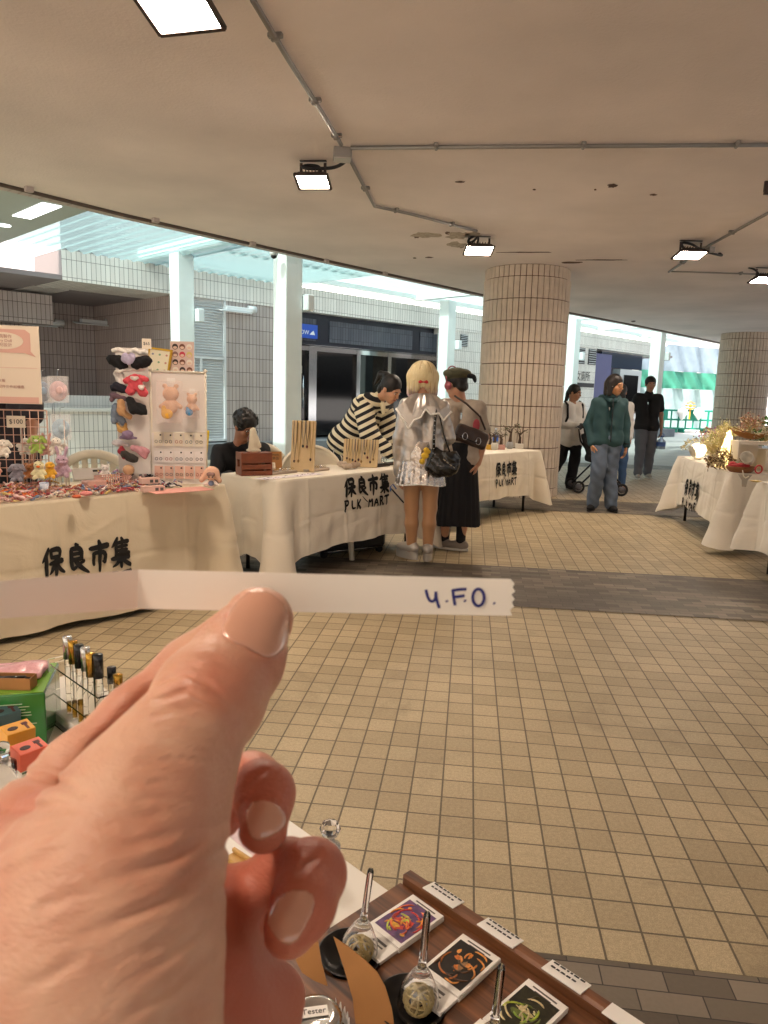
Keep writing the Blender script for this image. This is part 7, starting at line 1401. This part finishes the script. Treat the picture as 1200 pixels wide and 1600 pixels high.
tr_ = thing('clip_tray', 'long clear tray of hair clips raised behind the table front', 'tray', T1.w(-.32, .02, TZ + .01), R49); MB().span(-.3, .3, -.09, .09, 0, .003).span(-.3, .3, -.0925, -.0905, .0, .028).span(-.3, .3, .0905, .0925, 0, .028).span(-.302, -.3, -.09, .09, .0, .028).span(.3, .302, -.09, .09, 0, .028).build('tray', m_acry, tr_)
heap('tray_clips', 'pink, red and brown hair clips filling the long clear tray', 'hair clips', T1, -.6, -.04, -.06, .1, TZ + .016, 190, ['#c9564f', '#e2b3a6', '#8f3f3f', '#dfa58f', '#a5693f', '#ecd8cc', '#d87f74', '#c9973f'], .009, .017, 14, .035)
pk = thing('pink_box', 'pale pink acrylic box beside the wire basket', 'box', (*at(150, 766, TZ)[:2], TZ), R49); MB().span(-.07, .05, -.04, .04, 0, .06, 0, .004).build('box', M('pink_acrylic', '#dfaFa0'.lower(), .2, var=.05), pk)
for i, (px, py, z) in enumerate(((240, 768, 0), (232, 765, .038))):
    t = thing('card_box', ['lower pale pink box of tags', 'upper pale pink box of tags'][i] + ' at the middle of the tan table', 'box', (*at(px, py, TZ)[:2], TZ + z), R49 - .2, 'pale pink boxes'); MB().span(-.07 + .02 * i, .06, -.03, .03, 0, .036, 0, .002).build('box', M('pink_board', '#dcb7a9', .6), t); MB().span(.0, .02, -.0312, -.0304, .008, .026).span(.03, .05, -.0312, -.0304, .008, .026).build('print', m_txt, t)
bk_ = thing('tablet_stand', 'grey folded pouch propped behind the hair clip tray', 'pouch', (*at(140, 752, TZ)[:2], TZ), R49 - .3); MB().box((0, .02, .045), (.2, .012, .11), rotm(-.9, 0, 0), 0, .004).build('pouch', M('grey_pouch', '#b3aca6', .5), bk_); MB().box((.05, -.012, .07), (.06, .006, .012), rotm(-.9, 0, 0)).build('clip', m_dish, bk_)
ct = thing('cup', 'blue and white checked cup beside the yellow duck', 'cup', Q1(69, 762, 4.05)); MB().lathe([(.018, -.03), (.026, .03), (.024, .03), (.017, -.026)], n=20).build('cup', mtiles('check_blue', .012, .012, .002, '#e4e6ee', '#6f86b4', '#c9d2e2', .6, .0), ct)
for i, (px, py, c, s) in enumerate(((12, 774, '#e07b35', .03), (20, 778, '#e2682c', .026), (120, 781, '#c9603a', .022), (135, 777, '#dd8a86', .03), (3, 771, '#d6a35e', .024), (36, 781, '#d97d78', .02))):
    q = at(px, py, TZ); o = blobo('flower_scrunchie', [('e', (s * .6 * math.cos(a), s * .6 * math.sin(a), s * .4), (s * .55, s * .55, s * .4)) for a in [k * 1.257 for k in range(5)]], .004, M('scr_' + c[1:], c, .8), None, .008, loc=q + V3(0, 0, .01)); tag(o, '%s flower scrunchie lying on the hair clip heap, %s' % (['orange', 'deep orange', 'rust', 'pink', 'ochre', 'rose'][i], ['left edge', 'beside the orange one', 'middle of the front', 'beside the rust one', 'at the picture edge', 'under the duck row'][i]), 'scrunchie', 'flower scrunchies on the heap')
yb_ = thing('yellow_bag', 'bright yellow paper bag peeking out behind the white rack', 'paper bag', Q1(322, 690, 5.2), .3); MB().box((0, 0, 0), (.03, .08, .16), rotm(0, .1, 0), 0, .003).build('bag', M('bag_yellow', '#e8c61e', .6), yb_)
# ---------- jewellery stall
m_cream = M('cream_board', '#d3b98e', .75, var=.04, vs=20); m_crate = M('crate_wood', '#7a3f22', .5, var=.18, vs=14); m_vel = M('cream_velvet', '#dcd0b8', .85)
cq = T2.lx(393, 742); cr = thing('wooden_crate', 'reddish brown wooden crate at the left end of the jewellery table', 'crate', T2.w(cq[0] - .0, cq[1] - .02, TZ), rad(28))
mb = MB().span(-.1, .11, -.07, -.06, 0, .035).span(-.1, .11, -.07, -.06, .045, .082).span(-.1, .11, -.07, -.06, .092, .165).span(-.1, .11, .06, .07, 0, .165).span(-.1, .11, -.06, .06, 0, .008)
mb.span(-.112, -.1, -.072, .072, 0, .06).span(-.112, -.1, -.072, .072, .115, .168).span(-.112, -.1, -.072, -.03, .06, .115).span(-.112, -.1, .03, .072, .06, .115).span(.11, .122, -.072, .072, 0, .168).span(-.1, .11, -.06, .06, .155, .165); mb.build('boards', m_crate, cr)
bq_ = T2.w(cq[0] + .02, cq[1] - .0, TZ + .17); bu = thing('necklace_bust', 'cream necklace bust standing on the wooden crate', 'display bust', bq_, rad(20))
blobo('bust', [('b', (0, 0, .008), (.05, .035, .008), None, .004), ('c', (0, .0, .01), (.0, .0, .07), .034, .028), ('c', (0, 0, .07), (-.01, -.005, .15), .03, .02), ('c', (-.028, -.01, .02), (-.008, -.012, .16), .014, .012), ('c', (.04, -.012, .04), (.0, -.012, .165), .016, .012)], .005, m_vel, bu, .012); MB().tube([(-.04, -.01, .02), (-.045, -.012, .1), (-.02, -.015, .15)], .0015, 5).tube([(.055, -.02, .03), (.05, -.025, .08), (.01, -.02, .15)], .0015, 5).build('chain', m_chr, bu)
kq = T2.lx(430, 737); ks = thing('kraft_sign', 'kraft paper price sign leaning right of the wooden crate', 'sign', T2.w(kq[0] + .02, kq[1] + .05, TZ), rad(18), rot=(rad(-14), 0, rad(18))); MB().box((0, 0, .075), (.15, .003, .15)).build('card', m_kraft, ks); text('lettering', 'Handmade', .024, m_bl, ks, frame((0, -.002, .125), (1, 0, 0), (0, 0, 1)), .0003); text('lettering', '手作飾品', .026, m_bl, ks, frame((0, -.002, .095), (1, 0, 0), (0, 0, 1)), .0003)
eq = T2.lx(412, 741); eh = thing('earring_stand', 'tilted cream earring stand before the wooden crate', 'display stand', T2.w(eq[0] + .02, eq[1] - .01, TZ), rad(12)); MB().box((0, 0, .06), (.13, .075, .012), rotm(.55, 0, .0), 0, .004).build('pad', m_vel, eh); MB().span(-.02, .02, -.01, .02, 0, .05).build('foot', m_vel, eh)
mb = MB()
for i in range(6): mb.tube([(-.048 + .019 * i + .006 * math.cos(a), -.012 + .004 * math.sin(a), .066 + .009 * math.sin(a)) for a in [k * PI / 5 for k in range(10)]], .0014, 5, closed=True)
mb.build('earrings', M('gold_metal', '#a88a4a', .3, .9), eh)
def nboard(label, px, py, y, w_, h_, rz, tilt, n_, seed):
    q = aty(px, py, y); t = thing('necklace_board', label, 'necklace board', (q[0], y, TZ), 0, 'necklace boards', rot=(rad(-tilt), 0, rz)); MB().span(-w_ / 2, w_ / 2, 0, .018, 0, h_, 0, .004).build('board', m_cream, t); MB().span(-w_ / 4, w_ / 4, .02, .1, 0, .01).build('foot', m_cream, t)
    r_ = random.Random(seed)
    for i in range(n_):
        x = -w_ * .42 + w_ * .84 * (i + .5) / n_; d_ = h_ * r_.uniform(.45, .78); wv = w_ * .84 / n_ * .42
        nk = MB().tube([(x - wv, -.004, h_ - .002), (x - wv * .9, -.005, h_ - d_ * .5), (x, -.006, h_ - d_), (x + wv * .9, -.005, h_ - d_ * .5), (x + wv, -.004, h_ - .002)], .0026, 5).build('necklace', [M('cord_dark', '#2f2119', .6), M('gold_metal', '#a88a4a', .3, .9), M('silver_metal', '#8f8d8a', .3, .9)][i % 3], t)
        MB().lathe([(0, -.014), (.008, -.006), (.009, .004), (0, .014)], (x, -.009, h_ - d_ - .012), 8).build('pendant', M('stone_%d' % (i % 4), ['#4a2a22', '#8a6a32', '#2e3a36', '#6b2f2a'][i % 4], .3), nk)
    return t
nboard('tall cream necklace board standing by the light canopy post', 472, 735, 5.62, .19, .40, rad(-6), 8, 5, 2); nboard('wide low necklace board crowded with bead strings', 562, 728, 6.12, .30, .24, rad(-8), 14, 10, 5)
for i, (px, py) in enumerate(((440, 741), (492, 737))):
    q = T2.lx(px, py); t = thing('ring_tray', ['grey velvet ring tray nearer the wooden crate', 'grey velvet ring tray before the tall necklace board'][i], 'ring tray', T2.w(q[0] + .02, q[1] + .03, TZ), R49 + .04, 'velvet ring trays'); MB().span(-.13, .13, -.05, .05, 0, .02, 0, .003).build('tray', M('taupe_velvet', '#b5a595', .9), t)
    for k in range(9):
        for r2 in range(2): MB().tube([(-.105 + .026 * k + .009 * math.cos(a), -.022 + .044 * r2, .03 + .009 * math.sin(a)) for a in [j * PI / 5 for j in range(10)]], .002, 5, closed=True).build('ring', M('gold_metal', '#a88a4a', .3, .9) if (k + r2) % 3 else m_chr, t)
q = T2.lx(455, 746); pr = thing('printed_cloth', 'pale paper with scribbled prints along the front of the jewellery table', 'paper', T2.w(q[0] + .02, q[1] + .03, TZ), R49 + .03); MB().span(-.3, .3, -.05, .05, 0, .002).build('sheet', M('pale_lilac_paper', '#e4dbe0', .7), pr)
r_ = random.Random(2); mb = MB()
for i in range(34): mb.box((r_.uniform(-.28, .28), r_.uniform(-.045, .045), .0026), (r_.uniform(.01, .035), r_.uniform(.003, .008), .001), rotm(0, 0, r_.uniform(-.8, .8)))
mb.build('print', M('lilac_print', '#8f7f96', .7), pr)
q = T2.lx(540, 722); rl = thing('ring_roll', 'black and white striped ring roll on the jewellery table', 'ring roll', T2.w(q[0] + .03, q[1] + .02, TZ), R49 - .2); mb = MB()
for i in range(13): mb.cyl((-.09 + .014 * i, 0, .03), (-.09 + .014 * (i + 1) - .0005, 0, .03), .028, n=16, mi=i % 2)
mb.build('roll', [m_blkc, m_card], rl)
for i, (px, py, c) in enumerate(((543, 735, '#b7a491'), (556, 733, '#a8937f'), (535, 731, '#c4b4a2'))):
    q = T2.lx(px, py); o = blobo('fur_pompom', [('e', (0, 0, .025), (.04, .035, .024)), ('e', (.02, .01, .03), (.03, .03, .02))], .005, M('fur_' + c[1:], c, .95, bump=.9, bs=200, bd=.006), None, .01, wob(.003, 150), loc=T2.w(q[0] + .02, q[1] + .03, TZ)); tag(o, ['grey brown', 'darker', 'palest'][i] + ' fluffy fur pompom before the striped ring roll', 'pompom', 'fur pompoms')
for i, (px, py) in enumerate(((598, 730), (620, 727), (583, 719))):
    q = T2.lx(px, py); t = thing('dark_tray', ['dark wooden jewellery tray beside the fur pompoms', 'dark wooden jewellery tray touching the silver sleeve', 'dark wooden jewellery stick tray behind the others'][i], 'tray', T2.w(q[0], q[1] + .04, TZ), R49 + .1 * i, 'dark jewellery trays'); MB().span(-.1, .1, -.04, .04, 0, .018, 0, .003).build('tray', M('dark_wood', '#35231a', .5), t); MB().span(-.085, .085, -.03, .03, .0185, .022).build('lining', M('dark_velvet', '#1f1714', .9), t)
q = aty(592, 706, 6.28); rh = thing('ring_hand', 'white ring display hand beside the low necklace board', 'display hand', (q[0], 6.28, TZ), .2); blobo('hand', [('c', (0, 0, .01), (0, 0, .06), .026, .018), ('c', (0, 0, .06), (-.006, 0, .13), .02, .016), ('c', (.012, 0, .06), (.03, 0, .1), .009, .008)], .004, M('display_white', '#ece6da', .5), rh, .01); MB().tube([(.03 + .012 * math.cos(a), -.01, .05 + .02 * math.sin(a)) for a in [k * PI / 6 for k in range(12)]], .004, 6, closed=True).tube([(.055 + .012 * math.cos(a), -.01, .05 + .02 * math.sin(a)) for a in [k * PI / 6 for k in range(12)]], .004, 6, closed=True).build('rings', m_chr, rh)
q = aty(530, 700, 6.45); cb2 = thing('clear_box', 'clear plastic box behind the low necklace board', 'box', (q[0], 6.45, TZ), .2); MB().span(-.05, .05, -.04, .04, 0, .12).build('box', m_acry, cb2)
# suitcase under the table
q = at(545, 872, .0); sc_ = thing('suitcase', 'black wheeled suitcase lying under the jewellery table', 'suitcase', (q[0] - .03, q[1] + .2, .0), rad(34)); MB().span(-.34, .33, -.14, .2, .035, .26, 0, .04).build('shell', M('suitcase_black', '#131315', .45, bump=.2, bs=60), sc_)
for x in (-.28, .27):
    for y in (-.1, .16): MB().lathe([(0, -.014), (.03, -.012), (.03, .012), (0, .014)], (x, y, .031), 14, R=rotm(PI / 2, 0, 0)).build('wheel', m_blks, sc_)
for x in (-.02, .22): MB().lathe([(0, -.008), (.017, -.006), (.013, .006), (0, .008)], (x, -.147, .2), 14, R=rotm(PI / 2, 0, 0)).build('latch', m_chr, sc_)
MB().tube([(-.3, -.142, .06), (.3, -.142, .06)], .005, 6).build('zip', m_chr, sc_)
# ---------- bonsai stall
m_bark = M('bonsai_bark', '#4b382a', .9, bump=.5, bs=90, bd=.004); m_leafg = M('bonsai_leaf', '#4f5330', .8)
def bonsai(label, px, py, y, pot, h_, seed, leaves=14, square=False):
    q = aty(px, py, y); t = thing('bonsai', label, 'bonsai', (q[0], y, TZ), 0, 'little bonsai pots')
    if square: MB().span(-.045, .045, -.035, .035, 0, .06, 0, .004).build('pot', M('pot_' + pot[1:], pot, .5), t)
    else: MB().lathe([(.03, 0), (.046, .02), (.044, .06), (.034, .085), (.03, .085)], n=20).build('pot', M('pot_' + pot[1:], pot, .5), t)
    z0 = .06 if square else .085; r_ = random.Random(seed); tr = blobo('trunk', [('c', (0, 0, z0), (.005, 0, z0 + h_ * .3), .022, .013), ('c', (.005, 0, z0 + h_ * .3), (.02 * (-1) ** seed, 0, z0 + h_ * .55), .013, .007)], .004, m_bark, t, .008); mb = MB(); tips = []
    for i in range(7):
        a = r_.uniform(0, 6.3); p0 = V3(.005, 0, z0 + h_ * r_.uniform(.3, .55)); p1 = p0 + V3(math.cos(a) * .05, math.sin(a) * .03, h_ * .15); p2 = p1 + V3(math.cos(a + .6) * .05, math.sin(a) * .03, h_ * r_.uniform(.0, .22)); mb.tube([p0, p1, p2], [.005, .0035, .002], 5); tips += [p1, p2, (p1 + p2) / 2]
    mb.build('branches', m_bark, t); mb = MB()
    for i in range(leaves * 3):
        p = tips[i % len(tips)] + V3(r_.gauss(0, .014), r_.gauss(0, .014), r_.gauss(0, .012)); Rr = rotm(r_.uniform(-1, 1), r_.uniform(-1, 1), r_.uniform(0, 6)); mb.add([p + Rr @ V3(*v) for v in ((0, -.011, 0), (.006, 0, .001), (0, .011, 0), (-.006, 0, .001))], [(0, 1, 2, 3)])
    mb.build('leaves', m_leafg, t); return t
bonsai('bonsai in a rounded grey pot on the cream table', 796, 706, 8.86, '#9a9a98', .27, 2, 20); bonsai('bonsai in a white square pot right of the grey pot', 811, 704, 8.98, '#e0d8ca', .24, 3, 12, True); bonsai('twiggy bonsai in a yellow pot at the left of the bonsai table', 765, 708, 8.62, '#d6a83a', .2, 5, 4, True); bonsai('twiggy bonsai in a pink pot before the water bottle', 782, 709, 8.68, '#c99a90', .2, 7, 4, True); bonsai('twiggy bonsai in a pale bowl between yellow and pink pots', 772, 710, 8.6, '#d3cdbf', .17, 9, 3)
q = aty(774, 695, 8.82); wb_ = thing('water_bottle', 'clear water bottle with blue label on the bonsai table', 'bottle', (q[0], 8.82, TZ)); MB().lathe([(.03, 0), (.034, .01), (.034, .17), (.014, .215), (.013, .23)], n=20).build('body', M('pet_plastic', '#e9eef2', .08, trans=.8, ior=1.2), wb_); MB().lathe([(.0348, .09), (.0348, .16)], n=20, cap=False).build('label_band', M('label_blue', '#2f66c4', .4), wb_); MB().lathe([(.015, .23), (.015, .25), (0, .251)], n=16).build('cap', M('cap_white', '#dfe6ee', .4), wb_)
# ---------- dried flower stall
m_grs = M('dried_straw', '#cdbd86', .85, var=.15, vs=30)
def bouquet(label, px, py, y, cols, n_, L_, spread, seed, lean=(0, 0, 1)):
    q = aty(px, py, y); t = thing('dried_bouquet', label, 'bouquet', (q[0], y, q[2]), 0, 'dried flower bouquets'); r_ = random.Random(seed); st_ = MB(); fl_ = MB(); ln = unit(lean)
    for i in range(n_):
        d = unit(ln + V3(r_.gauss(0, spread), r_.gauss(0, spread), r_.gauss(0, spread * .6))); e = d * L_ * r_.uniform(.6, 1.); m_ = e * .5 + V3(r_.gauss(0, .01), r_.gauss(0, .01), .01); st_.tube([(0, 0, 0), m_, e], .0018, 4)
        for k in range(r_.choice((3, 5, 8))):
            p = e + V3(r_.gauss(0, .018), r_.gauss(0, .018), r_.gauss(0, .015)); s = r_.uniform(.006, .015); Rr = rotm(r_.uniform(0, 6), r_.uniform(0, 6), 0); mi = r_.randrange(len(cols))
            if k % 2: fl_.lathe([(0, -s), (s * .7, 0), (0, s)], p, 5, mi, Rr)
            else: fl_.add([p + Rr @ V3(*v) * s for v in ((0, -2.4, 0), (.6, 0, .2), (0, 2.4, 0), (-.6, 0, .2))], [(0, 1, 2, 3)], mi)
    tag(st_.build('stems', m_grs, t), kind='stuff'); fo_ = fl_.build('flowers', [M('dry_' + c[1:], c, .85, var=.1, vs=60) for c in cols], t); fo_['kind'] = 'stuff'; return t
bouquet('pale cream dried bouquet at the far left end of the flower table', 1088, 712, 8.2, ['#d9cfa8', '#efe6cc', '#b9b287'], 80, .2, .6, 1, (.3, -.3, .5)); bouquet('pale green dried bouquet in the middle of the flower table', 1112, 710, 7.7, ['#d8d29a', '#ece4b8', '#b5bb82', '#efe9d2'], 90, .25, .5, 2, (.2, -.2, .8)); bouquet('tall pampas bouquet beside the glowing paper cone', 1128, 705, 7.5, ['#e3d9a8', '#d6cf92', '#efe7c4'], 60, .31, .3, 3, (.15, 0, 1)); bouquet('purple and rose dried bouquet behind the pampas', 1116, 708, 7.95, ['#7a5a8c', '#c4707c', '#a86a94', '#d9c79a'], 34, .3, .4, 4, (.0, .1, .8)); bouquet('brown seed pod bouquet lying at the table front', 1128, 728, 6.95, ['#7d6246', '#b59a72', '#cfbf96', '#5d4632'], 70, .17, .75, 5, (-.3, -.2, .3)); bouquet('blush dried bouquet in the wooden boat basket', 1168, 680, 7.0, ['#d8b59c', '#e6d2b4', '#c98f7d', '#b7935f'], 40, .2, .55, 6, (.1, 0, .5)); bouquet('cream bouquet at the right edge behind the white box', 1196, 690, 6.9, ['#efe6d2', '#d9cdb0'], 26, .16, .6, 7)
q = aty(1135, 722, 7.15); cn_ = thing('paper_cone', 'glowing cone of pale paper wound with fairy lights', 'paper cone', (q[0], 7.15, TZ)); MB().lathe([(.1, 0), (.055, .2), (.012, .36), (0, .365)], n=20, cap=False).build('cone', M('glow_paper', '#efe2b0', .8, emit='#ffd98a', es=1.2), cn_)
mb = MB()
for i in range(26): a = i * 1.1; z = .02 + i * .0125; r_ = .1 - z * .235; mb.lathe([(0, -.004), (.004, 0), (0, .004)], (r_ * math.cos(a) * 1.04, r_ * math.sin(a) * 1.04, z), 6)
mb.build('fairy_lights', M('fairy_glow', '#fff0c8', .4, emit='#ffdf9c', es=14.), cn_); MB().tube([(-.02, -.1, .02), (0, -.085, .22)], .012, 8).build('gilt_stick', M('gold_metal', '#a88a4a', .3, .9), cn_)
q = aty(1092, 696, 8.0); gl2 = thing('globe_lamp', 'round white glowing globe lamp on the dried flower table', 'lamp', (q[0], 8.0, TZ + .04)); MB().lathe([(0, -.02), (.06, .0), (.085, .06), (.07, .12), (.03, .14), (0, .145)], n=24).build('globe', M('globe_glow', '#fff6e0', .5, emit='#fff0d0', es=1.0), gl2); MB().lathe([(.04, -.04), (.045, -.015)], n=16).build('foot', m_wp, gl2); MB().lathe([(.0, -.008), (.075, -.006), (.075, .006), (0, .008)], (-.075, -.02, .05), 20, R=rotm(0, 1.2, 0)).build('disc', m_wp, gl2)
q = aty(1175, 735, 6.75); bx = thing('white_shelf_box', 'white box shelf standing among the dried flowers', 'shelf box', (q[0] + .12, 6.95, TZ), rad(-8)); mb = MB().span(-.2, .35, -.12, .12, .24, .27).span(-.2, -.185, -.12, .12, 0, .24).span(.05, .35, -.12, .12, 0, .2, 0, .004).span(-.185, .05, .1, .12, 0, .24); mb.build('boards', M('white_wood', '#e2d9c9', .6), bx)
q = aty(1172, 678, 7.0); bo = thing('boat_basket', 'boat shaped wooden basket on top of the white box shelf', 'basket', (q[0], 6.95, TZ + .275), rad(6)); MB().grid(lambda u, v: ((2 * u - 1) * .2, .08 * math.sin(PI * u) ** .6 * (2 * v - 1), .012 + .05 * abs(2 * v - 1) ** 2 * math.sin(PI * u) ** .3 + .06 * (2 * u - 1) ** 2), 24, 12).build('hull', M('basket_wood', '#a8733c', .6, var=.15, vs=30), bo); MB().tube([((2 * i / 20 - 1) * .2, -.08 * math.sin(PI * i / 20) ** .6, .062 + .06 * (2 * i / 20 - 1) ** 2) for i in range(21)], .005, 6).build('rim', M('basket_wood', '#a8733c', .6), bo)
q = aty(1168, 716, 6.62); cu = thing('white_tin', 'white tin cup tipped on its side over the red box', 'tin', (q[0], 6.62, q[2]), 0, rot=(rad(75), 0, rad(-35))); MB().lathe([(.0, -.055), (.052, -.055), (.056, .06), (.05, .06), (.046, -.045)], n=28).build('tin', M('tin_white', '#e4ddd0', .4), cu); MB().prism([(-.02, .0), (0, -.012), (.02, 0), (0, .016)], -.0565, -.0555).build('emblem', m_bl, cu)
q = aty(1160, 737, 6.6); rb_ = thing('red_basket', 'low woven basket with red tissue under the tipped tin', 'basket', (q[0], 6.64, TZ), .1); MB().lathe([(.09, 0), (.12, .03), (.125, .055), (.118, .055), (.085, .008)], n=28).build('weave', M('basket_brown', '#8a5a36', .8, bump=.8, bs=120, bd=.006), rb_); blobo('tissue', [('e', (-.03, -.01, .055), (.05, .04, .03)), ('e', (.05, .02, .05), (.05, .045, .035)), ('e', (-.06, .03, .06), (.04, .035, .035))], .006, M('tissue_red', '#b8333a', .7, bump=.8, bs=60, bd=.008), rb_, .015, wob(.005, 60))
wr_ = aty(1183, 733, 6.5); rg = thing('red_bangle', 'small red ring hanging at the front of the flower table', 'ring', wr_, .2); MB().tube([(.035 * math.cos(a), -.02, .035 * math.sin(a)) for a in [k * PI / 10 for k in range(20)]], .007, 8, closed=True).build('ring', M('tissue_red', '#b8333a', .7), rg)
nq = px_on(T4, 1164, 752); hp_ = aty(1164, 745, 6.42); hg = thing('cloth_clip', 'grey bracket clip hanging over the cloth edge of the flower table', 'clip', hp_, rad(-8)); MB().prism([(-.06, .02), (.06, .02), (.025, -.03), (.018, -.09), (-.018, -.09), (-.025, -.03)], -.003, .003, T=lambda x, y, z: (x, z, y)).build('plate', M('clip_grey', '#a89f92', .5), hg); MB().tube([(-.03, -.01, .06), (-.02, -.02, .01), (0, -.02, -.01), (.025, -.02, .01)], .005, 8).build('hook', m_wp, hg)
q = aty(1187, 745, 5.75); sm = thing('seed_dish', 'small yellow dish on the nearest right hand table', 'dish', (q[0], 5.8, TZ)); MB().lathe([(.02, 0), (.05, .012), (.048, .012), (.0, .004)], n=20).build('dish', M('dish_yellow', '#c9a94a', .5), sm)
q = aty(1197, 655, 9.5); pl = thing('potted_shrub', 'green leafy shrub at the right edge beyond the flower table', 'plant', (q[0] + .15, 9.6, 0)); MB().lathe([(.14, 0), (.18, .3), (.16, .3)], n=20).build('pot', M('pot_grey', '#7d7a76', .7), pl); MB().tube([(0, 0, .25), (.02, 0, .7), (0, 0, .95)], [.02, .015, .008], 8).build('stem', m_bark, pl)
r_ = random.Random(11); mb = MB()
for i in range(420):
    d = unit((r_.gauss(0, 1), r_.gauss(0, 1), r_.gauss(0, .9))); p = V3(0, 0, .98) + d * r_.uniform(.06, .26); s = r_.uniform(.02, .04); Rr = rotm(r_.uniform(-1, 1), r_.uniform(-1, 1), r_.uniform(0, 6)); mb.add([p + Rr @ V3(*v) * s for v in ((0, -1.6, 0), (.6, 0, .2), (0, 1.6, 0), (-.6, 0, .2))], [(0, 1, 2, 3)], i % 2)
mb.build('leaves', [M('leaf_a', '#3f6b34', .6), M('leaf_b', '#5a8a40', .6)], pl)
